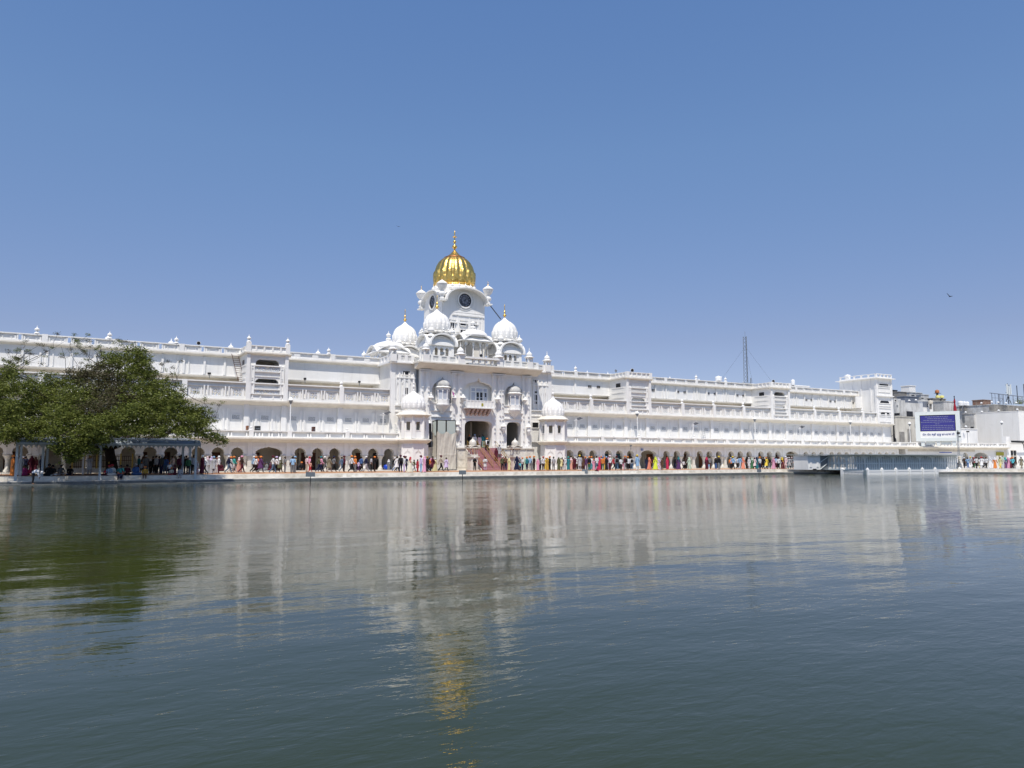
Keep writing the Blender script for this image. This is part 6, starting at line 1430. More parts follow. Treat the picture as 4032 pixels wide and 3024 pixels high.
def body(pose):
    if pose in BODY: return BODY[pose]
    J = skel(pose); names = list(J); idx = {n: i for i, n in enumerate(names)}
    me = bpy.data.meshes.new('person'); me.from_pydata([J[n] for n in names], [(idx[a], idx[b]) for a, b, _ in BONES], [])
    o = bpy.data.objects.new('tmp', me); COL.objects.link(o)
    sk = o.modifiers.new('s', 'SKIN'); sk.use_smooth_shade = True; ss = o.modifiers.new('u', 'SUBSURF'); ss.levels = 1; ss.render_levels = 1
    for n, i in idx.items():
        k = n if n in RADS else n[:-1]; r = RADS[k]; v = me.skin_vertices[0].data[i]; wide = {'pelvis': 1.15, 'chest': 1.15, 'waist': 1.1}.get(n, 1); v.radius = (r, r*wide); v.use_root = (n == 'pelvis')
    dg = bpy.context.evaluated_depsgraph_get(); dg.update()
    bm_ = bpy.data.meshes.new_from_object(o.evaluated_get(dg)); bpy.data.objects.remove(o)
    V = np.array([v.co[:] for v in bm_.vertices]); Fc = [tuple(p.vertices) for p in bm_.polygons]
    P = np.array([J[a] for a, b, _ in BONES]); Q = np.array([J[b] for a, b, _ in BONES]); lab = [c for _, _, c in BONES]
    D = np.zeros((len(V), len(BONES)))
    for i in range(len(BONES)):
        d = Q[i]-P[i]; t_ = np.clip(((V-P[i])@d)/(d@d), 0, 1); D[:, i] = np.linalg.norm(V-(P[i]+t_[:, None]*d), axis=1)
    near = [lab[i] for i in D.argmin(1)]
    N = np.zeros_like(V)
    for f in Fc:
        n_ = np.cross(V[f[1]]-V[f[0]], V[f[2]]-V[f[0]]); 
        for i in f: N[i] += n_
    N /= np.linalg.norm(N, axis=1)[:, None]+1e-9
    cen = V-np.array([P[i]+(Q[i]-P[i])*.5 for i in D.argmin(1)])
    if (N*cen).sum() < 0: N = -N
    # head direction, hands and face
    mb = MB(); mb.v = [tuple(v) for v in V]; mb.f = list(Fc); mb.m = [0]*len(Fc)
    hd = Vector(J['head']); up_ = (Vector(J['crown'])-Vector(J['jaw'])).normalized(); fwd = Vector((1, 0, 0)); fwd = (fwd-up_*fwd.dot(up_)).normalized(); sd_ = up_.cross(fwd)
    mb.tube(tuple(hd+fwd*.085+up_*.01), tuple(hd+fwd*.118-up_*.028), .012, .019, 6); mb.ball(tuple(hd+sd_*.098-up_*.01), .026, 6, 4, (1, .45, 1.3)); mb.ball(tuple(hd-sd_*.098-up_*.01), .026, 6, 4, (1, .45, 1.3))
    for s_ in 'LR':
        w_ = Vector(J['wr'+s_]); h_ = Vector(J['ha'+s_]); d = (h_-w_).normalized(); a = d.cross(Vector((1, 0, 0)) if abs(d.x) < .8 else Vector((0, 0, 1))).normalized(); b = d.cross(a)
        for k, ln in zip((-1.5, -.5, .5, 1.5), (.055, .07, .066, .05)):
            p = h_+a*(.013*k)+d*.02; q = p+d*ln*.6+b*.008; r = q+d*ln*.4+b*.02; mb.tube(tuple(p), tuple(q), .0095, .009, 5); mb.tube(tuple(q), tuple(r), .009, .007, 5)
        p = w_+(h_-w_)*.55+a*.02; q = p+a*.028+d*.03; mb.tube(tuple(p), tuple(q), .011, .009, 5); mb.tube(tuple(q), tuple(q+d*.028), .009, .008, 5)
    k0 = len(mb.f)
    for s_ in (-1, 1): mb.ball(tuple(hd+fwd*.086+sd_*(.033*s_)+up_*.014), .011, 6, 4)
    mb.tube(tuple(hd+fwd*.088-up_*.058-sd_*.022), tuple(hd+fwd*.088-up_*.058+sd_*.022), .006, .006, 5)
    mb.m = mb.m[:k0]+[1]*(len(mb.f)-k0)
    def mesh(mb_, nm, mats):
        o_ = mb_.build(nm, mats, None, True); m_ = o_.data; bpy.data.objects.remove(o_); return m_
    def cloth(keys, off, nm, zmin=None):
        fs = [f for f in Fc if sum(near[i] in keys for i in f) >= len(f)-1]; use = sorted({i for f in fs for i in f}); mp = {i: k for k, i in enumerate(use)}
        rng = np.random.default_rng(1); c = MB(); c.v = [tuple(V[i]+N[i]*(off+.006*math.sin(V[i][2]*40+V[i][0]*30))) for i in use]; c.f = [tuple(mp[i] for i in f) for f in fs]; c.m = [0]*len(fs); return mesh(c, nm, CLOTH)
    R_ = {'J': J, 'fwd': fwd, 'up': up_, 'body': mesh(mb, 'person', [SKIN, SKINEYE]), 'shirt': cloth({'torso', 'uarm', 'hips', 'farm'}, .024, 'shirt'), 'tee': cloth({'torso', 'uarm', 'hips'}, .024, 'tshirt'), 'trousers': cloth({'thigh', 'shin', 'hips'}, .020, 'trousers')}
    # long garments
    def robe(z1, nm, flare, z0=1.08):
        c = MB(); n = 18; rows = 7; sx = 1.0
        if pose in ('sit', 'edge'):
            c.ball((.14, 0, .12), .36, 18, 8, (1.0, 1.15, .42)); return mesh(c, nm, CLOTH)
        ax = (J['ankL'][0]+J['ankR'][0])/2; spread = abs(J['ankL'][0]-J['ankR'][0])/2
        vs = []
        for j in range(rows+1):
            t_ = j/rows; z = z0+(z1-z0)*t_; fr = (z0-z)/1.0
            rx = .15+flare*t_+spread*fr*.62*(1 if z1 < .3 else 1.0); ry = .175+flare*t_*.8; cx_ = ax*fr
            for k in range(n): a = 2*math.pi*k/n; w_ = 1+.06*t_*math.sin(5*a+1)+.03*t_*math.sin(9*a); vs.append((cx_+rx*w_*math.cos(a), ry*w_*math.sin(a), z+.02*t_*math.sin(3*a)))
        fs = [(j*n+k, j*n+(k+1) % n, (j+1)*n+(k+1) % n, (j+1)*n+k) for j in range(rows) for k in range(n)]; c.add(vs, fs); return mesh(c, nm, CLOTH)
    R_['kurta'] = robe(.52, 'kurta', .05); R_['dress'] = robe(.10, 'dress', .055)
    def headpiece(fn, nm, m_=CLOTH):
        c = MB(); fn(c); X_ = []
        for x, y, z in c.v: X_.append(tuple(hd+fwd*x+sd_*y+up_*z))
        c.v = X_; return mesh(c, nm, m_)
    R_['turban'] = headpiece(lambda c: c.ball((-.012, 0, .075), .13, 16, 8, (1.08, 1.0, .78)).ball((.03, 0, .055), .118, 14, 6, (1.05, 1.08, .5)).ball((-.05, 0, .10), .105, 12, 6, (1.1, .95, .8)), 'turban')
    R_['scarf'] = headpiece(lambda c: c.ball((-.012, 0, .035), .120, 14, 8, (1.02, .98, 1.0)).ball((-.115, 0, -.03), .05, 8, 5, (1, .9, 1.3)), 'head_scarf')
    R_['cap'] = headpiece(lambda c: c.ball((-.005, 0, .045), .112, 14, 7, (1.05, 1, .85)), 'head_cloth')
    R_['hair'] = headpiece(lambda c: c.ball((-.02, 0, .03), .112, 14, 8, (1.0, .97, .98)), 'hair', HAIR)
    R_['longhair'] = headpiece(lambda c: c.ball((-.02, 0, .03), .112, 14, 8, (1.0, .97, .98)).ball((-.10, 0, -.16), .07, 8, 6, (.8, 1.1, 2.6)), 'hair', HAIR)
    def hood(c):
        c.ball((-.015, 0, .02), .125, 14, 8, (1.0, .95, 1.05)); c.ball((-.06, 0, -.20), .2, 14, 8, (.75, 1.12, 1.0)); c.ball((-.10, 0, -.42), .2, 12, 8, (.5, .95, 1.25))
    R_['hood'] = headpiece(hood, 'dupatta')
    R_['backpack'] = (lambda c: mesh(c.box(-.30, -.15, -.14, .14, 1.02, 1.42, .002).box(-.34, -.30, -.10, .10, 1.06, 1.26, .002), 'backpack', CLOTH))(MB())
    BODY[pose] = R_; return R_
PAL = {'white': (.80, .80, .80), 'cream': (.72, .66, .50), 'black': (.015, .015, .018), 'navy': (.015, .022, .07), 'grey': (.22, .23, .24), 'light grey': (.5, .5, .52), 'light blue': (.28, .48, .72), 'blue': (.06, .16, .42), 'jeans': (.10, .17, .27), 'teal': (.015, .22, .25), 'cyan': (.08, .55, .65),
       'maroon': (.11, .012, .03), 'red': (.55, .02, .04), 'crimson': (.62, .01, .09), 'pink': (.78, .33, .48), 'pale pink': (.80, .58, .60), 'lavender': (.62, .50, .75), 'purple': (.12, .04, .16), 'orange': (.85, .24, .02), 'saffron': (.85, .36, .02), 'yellow': (.85, .60, .02), 'neon yellow': (.75, .85, .01),
       'pale yellow': (.78, .72, .34), 'mustard': (.55, .32, .03), 'green': (.05, .17, .07), 'olive': (.12, .13, .06), 'mint': (.55, .72, .56), 'brown': (.14, .07, .04), 'dark brown': (.05, .03, .025), 'beige': (.55, .47, .36), 'khaki': (.30, .26, .17), 'coral': (.80, .25, .14), 'salmon': (.78, .38, .28), 'turquoise': (.02, .42, .38), 'magenta': (.45, .02, .20), 'camouflage': (.09, .095, .08)}
def H(k): return {'t': 'turban', 's': 'scarf', 'c': 'cap', 'h': 'hair', 'l': 'longhair', 'd': 'hood'}[k]
# photo column | feet row | pose | size | head piece and colour | upper garment | lower garment | turn in degrees (0 = walking right)
PEOPLE = '''
48 1877 stand 1 t:orange dress:orange - 200|76 1875 stand 1 t:navy kurta:light+grey trousers:white 100|89 1866 stand 1 c:white shirt:white trousers:navy 90|97 1868 stand 1 h:- shirt:navy trousers:black 80|122 1868 stand 1 d:maroon dress:maroon - 90|137 1862 stand .95 d:brown dress:maroon - 60|159 1872 stand 1 s:grey shirt:navy trousers:navy 180|95 1874 sit 1 h:- dress:magenta - 240|107 1873 sit .8 h:- shirt:crimson trousers:maroon 250|192 1874 sit 1.1 s:black kurta:black trousers:black 270|206 1874 sit 1 s:black shirt:black trousers:white 260|240 1872 sit 1 h:- shirt:grey trousers:light+grey 250|275 1872 sit .9 h:- shirt:black trousers:navy 280|351 1871 photo 1 c:mustard kurta:light+grey trousers:light+grey 262
430 1874 sit .95 t:red shirt:light+blue trousers:maroon 240|440 1874 sit 1.05 t:red kurta:white trousers:white 262|416 1874 sit .7 h:- shirt:red trousers:maroon 240|474 1876 edge 1 h:- tee:teal trousers:navy 262|477 1875 edge .75 h:- shirt:red trousers:navy 268|500 1872 sit 1 s:black shirt:maroon trousers:black 250|533 1871 sit 1.15 s:light+grey kurta:blue trousers:light+blue 300|545 1866 stand 1 h:- shirt:teal trousers:black 190|556 1869 stand .68 t:orange tee:light+grey trousers:black 262|571 1873 edge .85 t:orange shirt:mustard trousers:brown 262|573 1868 stand 1.05 c:white shirt:grey trousers:grey 270|590 1868 stand .8 s:white shirt:black trousers:black 200|600 1865 stand 1 h:- shirt:black trousers:black 230|613 1868 stand 1 h:- shirt:light+grey trousers:black 200|624 1867 stand 1 s:black shirt:navy trousers:black 280|635 1869 stand 1.02 s:white shirt:camouflage trousers:navy 200|650 1868 stand .98 h:- shirt:blue trousers:jeans 250|666 1870 stand .62 t:orange tee:white trousers:navy 262|674 1873 sit .75 t:orange shirt:cream trousers:red 262|677 1864 stand 1 h:- shirt:beige trousers:grey 300|688 1872 sit 1 s:maroon dress:maroon - 200|708 1886 edge .8 h:- shirt:light+grey trousers:light+grey 262|704 1869 stand 1 h:- shirt:maroon trousers:black 320|712 1868 stand 1.05 h:- shirt:navy trousers:navy 200|722 1867 stand 1 h:- shirt:teal trousers:black 100|731 1868 stand 1 h:- shirt:dark+brown trousers:black 80|740 1869 stand .95 c:grey shirt:green trousers:black 120|760 1868 stand 1.03 h:- shirt:light+grey trousers:black 90|775 1867 stand .7 c:white shirt:white trousers:pale+pink 30
795 1869 stand 1.02 s:white dress:maroon - 10|806 1868 walk .95 d:white shirt:white trousers:black 190|815 1867 stand .95 d:pale+pink dress:light+grey - 100|823 1866 stand 1 t:brown shirt:black trousers:navy 90|831 1867 stand .95 d:lavender dress:light+grey - 280|840 1867 stand 1 s:light+blue kurta:light+grey trousers:light+grey 250|852 1865 stand .9 c:coral shirt:pale+pink trousers:white 200|860 1866 stand 1.02 s:white shirt:white trousers:maroon 350|868 1860 sit 1 s:dark+brown dress:maroon - 270|899 1864 walk 1.03 s:white shirt:navy trousers:jeans 0|908 1862 walk .95 t:orange kurta:light+grey trousers:white 0|920 1861 walk 1 t:orange shirt:turquoise trousers:white 0|940 1860 walk .92 d:pale+pink dress:salmon - 0|951 1863 walk 1.02 t:pink tee:dark+brown trousers:maroon 0|998 1861 walk 1 s:white shirt:light+blue trousers:black 0|1007 1862 walk .98 t:orange shirt:white trousers:black 0|1014 1858 walk 1 t:brown shirt:coral trousers:maroon 0|1026 1863 walk 1 t:orange kurta:purple trousers:grey 0
1049 1857 sit 1.05 s:grey dress:grey - 200|1064 1857 sit .9 s:purple dress:maroon - 200|1074 1864 walk 1 t:maroon tee:white trousers:jeans 0|1088 1862 walk .98 t:lavender shirt:white trousers:black 180|1101 1861 walk .95 d:white kurta:olive trousers:brown 0|1121 1862 stand .98 h:- tee:grey trousers:grey 0|1149 1861 stand .95 h:- shirt:black trousers:grey 90|1152 1864 stand 1 h:- tee:light+blue trousers:grey 80|1161 1862 stand .98 t:light+blue shirt:khaki trousers:grey 20|1187 1857 sit 1.05 t:orange shirt:black trousers:black 250|1207 1860 stand 1.02 h:- tee:pale+pink trousers:beige 10|1218 1857 stand 1 s:red shirt:pink trousers:red 0|1222 1860 walk .68 h:- tee:salmon trousers:red 0|1255 1860 walk 1 h:- shirt:olive trousers:navy 0|1264 1860 walk .98 t:teal shirt:pink trousers:navy 0|1278 1859 walk 1 s:white shirt:camouflage trousers:grey 0|1296 1860 walk .98 h:- kurta:khaki trousers:beige 0|1314 1859 walk 1 t:navy tee:grey trousers:black 0|1345 1859 walk .97 h:- shirt:jeans trousers:jeans 0|1354 1859 stand 1.03 t:maroon shirt:maroon trousers:dark+brown 0
1384 1861 walk 1.04 t:orange shirt:white trousers:black 0|1397 1859 stand 1 t:orange shirt:orange trousers:grey 20|1411 1859 walk .72 h:- shirt:lavender trousers:purple 0|1422 1856 walk 1 h:- shirt:blue trousers:black 0|1441 1860 walk 1.02 s:white shirt:navy trousers:light+grey 0|1461 1859 stand .98 h:- tee:light+grey trousers:black 350|1475 1858 photo 1 t:orange shirt:black trousers:dark+brown 0|1530 1853 stand .8 d:white dress:grey - 230|1554 1857 walk .95 s:white shirt:black trousers:blue 0|1563 1858 walk 1 h:- kurta:white trousers:black 0|1577 1860 stand 1.08 t:maroon shirt:black+pack trousers:navy 90|1591 1860 stand 1 t:maroon shirt:white trousers:lavender 0|1597 1858 stand 1.02 t:brown shirt:navy trousers:navy 80|1615 1861 walk .95 d:red dress:cream - 0|1630 1858 walk .8 h:- shirt:olive trousers:grey 0|1644 1859 stand .8 l:- kurta:red trousers:red 0|1657 1861 stand 1.06 t:maroon shirt:lavender trousers:light+blue 0|1671 1861 stand .98 d:pink dress:pink - 0|1682 1859 stand 1 t:mustard shirt:black trousers:black 20|1690 1858 walk .9 h:- shirt:orange trousers:black 0|1703 1858 walk 1 h:- kurta:maroon trousers:black 180|1697 1857 walk .9 d:pink shirt:pink trousers:navy 0|1713 1858 walk .92 c:white dress:pale+yellow - 0|1736 1857 walk 1.04 t:maroon shirt:beige trousers:black 0|1757 1857 walk .95 h:- kurta:lavender trousers:grey 0|1869 1854 fold 1 s:white shirt:black trousers:black 270|1910 1853 fold 1 h:- kurta:white trousers:lavender 250
1978 1854 stand 1.05 s:white shirt:olive trousers:black 270|1991 1854 fold 1 h:- shirt:brown trousers:navy 200|2005 1853 stand .9 d:pale+yellow dress:pale+yellow - 20|2035 1853 walk 1.02 d:navy dress:navy - 0|2047 1852 stand 1.0 c:lavender shirt:grey trousers:grey 80|2048 1854 stand .6 h:- tee:cyan trousers:navy 280|2057 1853 stand .95 t:orange tee:white trousers:navy 0|2068 1850 stand .95 d:mint dress:mint - 90|2075 1853 stand 1 t:orange shirt:teal trousers:navy 100|2087 1851 stand 1.02 t:orange shirt:light+blue trousers:light+grey 90|2094 1853 stand .7 l:- dress:grey - 30|2103 1853 stand 1.02 t:orange shirt:dark+brown trousers:black 180|2118 1854 stand .85 d:pink dress:pink - 20|2127 1853 stand .9 h:- shirt:grey trousers:black 0|2139 1853 stand 1.02 t:red shirt:white trousers:dark+brown 270|2150 1850 stand .9 t:orange dress:yellow - 270|2156 1853 stand .93 d:mustard dress:mustard - 0|2165 1853 fold 1 t:orange shirt:black trousers:black 180|2180 1853 stand 1.02 h:- tee:light+grey trousers:grey 90|2200 1852 stand .95 d:olive dress:olive - 80|2209 1851 stand .95 t:mint kurta:pale+yellow trousers:khaki 60|2214 1849 stand .95 h:- shirt:maroon trousers:black 60|2226 1852 stand 1 s:white kurta:white trousers:white 180|2238 1852 stand .98 t:turquoise dress:teal - 250|2249 1851 stand .95 d:pale+pink dress:salmon - 30|2257 1850 stand .97 l:- dress:maroon - 190|2264 1851 stand 1 s:white shirt:maroon trousers:maroon 100|2270 1850 stand .9 s:white shirt:white trousers:brown 200
2283 1853 stand 1.12 t:yellow kurta:light+grey trousers:white 80|2296 1852 stand 1.02 t:brown kurta:brown trousers:brown 90|2306 1851 stand 1 t:orange shirt:purple trousers:purple 250|2314 1850 stand .9 h:- shirt:grey trousers:light+grey 100|2321 1853 stand 1 t:orange shirt:black trousers:black 200|2320 1855 stand .55 t:orange shirt:green trousers:teal 260|2330 1851 stand 1.02 t:orange shirt:white trousers:cyan 90|2338 1852 stand .82 t:orange dress:pink - 270|2350 1853 stand 1.05 c:black tee:white trousers:jeans 90|2360 1852 stand .98 d:crimson dress:crimson - 90|2369 1850 stand 1.05 t:orange shirt:light+grey trousers:navy 180|2374 1853 stand 1 t:blue shirt:orange trousers:olive 30|2381 1851 stand .98 d:orange dress:yellow - 20|2388 1852 stand 1 t:light+blue dress:black - 90|2396 1851 stand .95 d:pink shirt:pink trousers:lavender 90|2402 1853 stand 1.08 t:pale+pink shirt:white trousers:maroon 180|2418 1851 walk .97 h:- shirt:red trousers:black 0|2429 1853 walk 1.04 t:maroon shirt:grey+pack trousers:jeans 60|2445 1853 stand .95 h:- tee:white trousers:dark+brown 90|2462 1852 stand 1.06 t:orange shirt:maroon+pack trousers:light+grey 90|2473 1852 stand 1 t:orange shirt:white trousers:black 90|2488 1853 walk 1.02 h:- shirt:white+pack trousers:jeans 60|2510 1853 stand 1.12 t:yellow kurta:light+blue trousers:white 90|2355 1865 edge .8 h:- shirt:crimson trousers:maroon 120|2455 1852 walk .6 h:- shirt:pink trousers:pink 0
2547 1850 stand .97 d:black dress:navy - 250|2557 1850 walk .95 d:coral dress:coral - 0|2572 1849 walk 1 h:- shirt:maroon trousers:grey 0|2582 1851 walk .98 d:neon+yellow dress:neon+yellow - 0|2594 1850 walk .95 d:lavender dress:lavender - 180|2600 1852 stand .62 h:- kurta:pale+pink trousers:white 270|2608 1853 stand .92 h:- shirt:brown trousers:brown 180|2628 1849 stand .95 d:red dress:crimson - 90|2658 1848 stand 1 h:- shirt:black trousers:navy 0|2673 1850 walk .98 d:teal dress:purple - 0|2692 1849 walk .75 h:- shirt:white trousers:black 0|2701 1847 stand 1 h:- shirt:dark+brown trousers:black 100|2714 1849 walk .98 d:mint dress:mint - 180|2783 1849 stand .97 d:crimson dress:maroon - 70|2792 1850 stand .5 h:- shirt:light+blue trousers:white 0|2795 1847 stand 1.02 h:- shirt:grey trousers:brown 90|2819 1849 stand 1 t:white shirt:black trousers:blue 180|2832 1850 stand 1.03 t:yellow shirt:black trousers:grey 90|2879 1849 walk .98 c:white shirt:orange+pack trousers:black 0|2887 1850 walk 1.02 t:yellow shirt:light+blue trousers:black 0|2904 1848 walk 1 h:- shirt:white trousers:black 0|2914 1849 walk 1.03 h:- shirt:light+blue trousers:light+grey 0|2927 1848 walk .97 d:coral dress:coral - 0|2943 1847 stand 1 d:black dress:black - 0|2950 1848 stand .98 s:white kurta:white trousers:white 180
2962 1848 walk .9 d:mint dress:green - 0|2972 1848 walk .98 l:- kurta:pale+pink trousers:black 0|2981 1848 stand .98 d:navy dress:teal - 180|2993 1849 stand 1.02 t:orange tee:white trousers:navy 90|3007 1848 walk 1 h:- shirt:black trousers:black 0|3018 1848 walk 1 t:orange kurta:yellow trousers:black 0|3029 1848 walk .97 h:- shirt:black trousers:grey 0|3047 1849 walk .95 d:pink dress:pink - 0|3056 1847 walk 1 h:- shirt:light+blue trousers:maroon 0|3067 1849 walk 1 t:maroon shirt:white trousers:black 0|3081 1848 walk .97 d:yellow dress:maroon - 180|3087 1847 walk .9 h:- dress:coral - 0|3095 1849 stand 1.04 s:white kurta:pale+pink trousers:pale+pink 180|3101 1846 stand .97 t:white shirt:teal trousers:teal 0|3109 1848 walk .98 c:white kurta:light+grey trousers:grey 180|3119 1848 walk 1 c:pale+pink shirt:grey trousers:grey 0|3133 1848 walk .97 d:salmon dress:salmon - 0|3147 1848 stand 1.03 t:red dress:teal - 0|3159 1847 walk 1 d:white dress:white - 0|3169 1846 stand .9 h:- shirt:light+grey trousers:grey 180|3173 1849 walk .85 h:- shirt:dark+brown trousers:grey 0|3182 1848 walk 1.02 s:white shirt:white trousers:maroon 0|3181 1849 stand .8 h:- dress:maroon - 90|3196 1848 walk .93 d:neon+yellow dress:neon+yellow - 0|3204 1847 stand .95 h:- shirt:light+grey trousers:black 0
3770 1843 stand 1 c:white shirt:white trousers:navy 90|3779 1843 stand 1 d:white dress:white - 0|3798 1844 walk 1 c:white shirt:dark+brown trousers:black 0|3812 1845 walk .98 h:- tee:light+blue trousers:blue 0|3823 1845 walk 1.04 t:yellow shirt:light+grey trousers:white 0|3832 1844 walk 1 h:- shirt:maroon trousers:black 0|3837 1844 walk .98 t:red shirt:crimson trousers:green 0|3846 1846 walk 1.02 t:brown tee:white trousers:black 0|3857 1845 walk .95 h:- kurta:khaki trousers:pale+yellow 0|3866 1846 walk 1.02 t:red kurta:white trousers:white 0|3873 1845 walk .98 t:brown shirt:white trousers:black 0|3884 1846 walk 1 t:brown tee:white trousers:black 0|3899 1846 walk 1.05 d:white dress:white - 0|3908 1845 walk .98 d:light+grey dress:white - 0|3919 1846 walk .97 d:white dress:orange - 0|3940 1847 walk 1 s:khaki kurta:pale+yellow trousers:yellow 180|3950 1846 walk .98 d:mint dress:light+grey - 0|3960 1846 walk 1 d:turquoise dress:purple - 180|3972 1846 walk .98 d:pink dress:pink - 0|3981 1846 walk .95 t:orange dress:maroon - 0|3989 1847 walk .97 t:orange tee:cyan trousers:black 0|3996 1846 walk .9 h:- shirt:dark+brown trousers:grey 0|4023 1847 walk 1 h:- kurta:khaki trousers:khaki 0
'''
def regionof(px):
    for lim, nm in ((790, 'under the shelter'), (1010, 'right of the shelter'), (1360, 'before the left arcade'), (1560, 'by the left pavilion'), (1700, 'before the left pavilion'), (1860, 'by the draped scaffold'), (2015, 'at the red stairs'), (2110, 'right of the stairs'), (2220, 'below the right pavilion'), (2520, 'in the waiting crowd'), (2720, 'before the wide right arch'), (2860, 'before the right arcade'), (3050, 'in the right arcade crowd'), (3215, 'left of the bathing enclosure')):
        if px < lim: return nm
    return 'at the far right'
plist = []
for row in PEOPLE.strip().split('\n'):
    for e in row.split('|'):
        a = e.split(); plist.append((float(a[0]), float(a[1]), a[2], float(a[3]), a[4], a[5], a[6], float(a[7]), None))
# people on the stairs and on the landing: plan position given by the step they stand on
for px, py, step, rest in ((1954, 1815, None, 'stand 1.02 d:maroon dress:maroon - 200'), (1966, 1803, None, 'stand .97 l:- kurta:light+grey trousers:grey 250'), (1918, 1776, None, 'walk 1.0 t:orange shirt:white+pack trousers:black 90'), (1848, 1762, 1, 'stand .98 t:orange shirt:black trousers:black 270'), (1869, 1762, 1, 'stand 1.02 t:light+blue kurta:white trousers:white 80'), (1888, 1764, 1, 'stand 1 l:- kurta:pale+pink trousers:pale+pink 90'), (1902, 1763, 1, 'stand 1.04 l:- shirt:teal trousers:mint 90')):
    a = rest.split(); plist.append((float(px), float(py), a[0], float(a[1]), a[2], a[3], a[4], float(a[5]), 'step' if step is None else 'land'))
plist.sort(key=lambda e: e[0])
def colname(s): return s.replace('+', ' ').replace(' pack', '')
def desc(e):
    hp, hc = e[4].split(':'); g, gc = e[5].split(':'); gc = colname(gc)
    gar = {'shirt': 'shirt', 'tee': 't-shirt', 'kurta': 'tunic', 'dress': 'dress'}[g]
    head = {'t': '%s turban' % colname(hc), 's': '%s headscarf' % colname(hc), 'c': '%s head cloth' % colname(hc), 'h': 'dark hair', 'l': 'long dark hair', 'd': '%s veil' % colname(hc)}[hp]
    low = '' if e[6] == '-' else ' and %s' % (colname(e[6].split(':')[1]) if colname(e[6].split(':')[1]) == 'jeans' else colname(e[6].split(':')[1])+' trousers')
    return gc, gar, head, low
labels = set()
def person(i):
    px, py, pose, sc_, head, up, low, turn, where = plist[i]
    if where == 'land': X_, Y_ = XX(px, 93.6, 1762), 93.6; z = ZL
    elif where == 'step':
        best = None
        for k in range(NS):
            y = ys-run*(k+.5); z = rise*(NS-k)-.02; zz = ZZ(px, py, y)
            if best is None or abs(zz-z) < best[0]: best = (abs(zz-z), y, z)
        Y_, z = best[1], best[2]+.012; X_ = XX(px, Y_, py)
    else:
        z = 0.0
        X_, Y_ = ground(px, py)
        if pose == 'edge':
            gY = YE+.02 if py < 1880 else YE+.02; X_, Y_ = XX(px, gY, py), gY
        elif px < 3300:
            lo, hi = (YE+.9, 90.0) if pose != 'sit' else (YE+.6, 93.5)
            if 1570 < px < 1680 or 2110 < px < 2220: hi = 87.6
            if 1700 < px < 1860: hi = 89.3
            if 1860 < px < 2050: hi = 86.6
            if Y_ > hi: Y_ = hi-.3*random.random()
            if Y_ < lo: Y_ = lo+.25*random.random()
            X_ = XX(px, Y_, py)
            if pose == 'sit' and Y_ > 88.8: Y_ = max(Y_, 89.2); X_ = XX(px, Y_, py); z = .14 if X_ < 40.5 else 0
        if z == 0.0 and X_ < 96 and 78.3 < Y_ < 88.6: z = .006
    B = body(pose)
    hp, hc = head.split(':'); g, gc = up.split(':'); pack = gc.endswith('+pack'); gc = colname(gc)
    o = bpy.data.objects.new('person', B['body']); COL.objects.link(o); o.location = (X_, Y_, z); o.rotation_euler.z = R(turn+((i*37) % 17-8)*(1 if pose in ('stand', 'walk') else .3)); s = sc_*(1+.02*math.sin(i*3.1)); o.scale = (s, s, s)
    def child(key, name, c=None, m=None):
        ch = bpy.data.objects.new(name, B[key]); COL.objects.link(ch); ch.parent = o
        if c is not None: j = 1+.12*math.sin(i*1.7+len(name)); lum = sum(PAL[c])/3; sat = .88; ch.color = tuple(min(.82, .86*j*(lum+(PAL[c][q]-lum)*sat)) for q in range(3))+(1,)
        return ch
    if g in ('kurta', 'dress'): child('shirt', 'tunic' if g == 'kurta' else 'bodice', gc); child(g, 'tunic_skirt' if g == 'kurta' else 'skirt', gc)
    else: child(g, 'shirt', gc)
    if low != '-': child('trousers', 'trousers', colname(low.split(':')[1]))
    k = H(hp); child(k, {'turban': 'turban', 'scarf': 'head_scarf', 'cap': 'head_cloth', 'hair': 'hair', 'longhair': 'hair', 'hood': 'veil'}[k], None if hp in 'hl' else colname(hc))
    if pack: child('backpack', 'backpack', 'black' if gc != 'orange' else 'orange')
    act = {'walk': 'walking', 'stand': 'standing', 'fold': 'standing arms folded', 'photo': 'raising hands to face', 'sit': 'sitting', 'edge': 'sitting on the edge', 'bend': 'bending'}[pose]
    c_, gar, hd_, lw_ = desc(plist[i]); reg = regionof(px)
    def nb(j):
        q = desc(plist[j]) if 0 <= j < len(plist) else None; return q
    L_, R2 = nb(i-1), nb(i+1); cands = []
    base = ('child' if sc_ < .76 and pose in ('stand', 'walk') else 'person')+' in %s %s, %s, %s %s' % (c_, gar, hd_, act, reg)
    cands.append(base)
    if R2: cands.append('%s in %s %s, %s, %s %s, left of %s %s' % (base.split()[0], c_, gar, hd_, act.split()[0], reg, R2[0], R2[1]))
    if L_: cands.append('%s in %s %s, %s, %s %s, right of %s %s' % (base.split()[0], c_, gar, hd_, act.split()[0], reg, L_[0], L_[1]))
    cands.append('%s in %s %s%s, %s, %s %s' % (base.split()[0], c_, gar, lw_, hd_, act.split()[0], reg))
    if L_ and R2: cands.append('%s in %s %s, %s, between %s %s and %s %s' % (base.split()[0], c_, gar, hd_, L_[0], L_[1], R2[0], R2[1]))
    dup_base = sum(1 for e in plist if desc(e)[:3] == (c_, gar, hd_) and regionof(e[0]) == reg)
    order = cands if dup_base < 2 else cands[1:]+cands[:1]
    for q in order:
        if len(q.split()) <= 16 and q not in labels: labels.add(q); break
    else: q = ' '.join((order[-1]).split()[:16])
    tag(o, q, 'person', 'people along the pool edge and arcade')
    return o
for i in range(len(plist)): person(i)
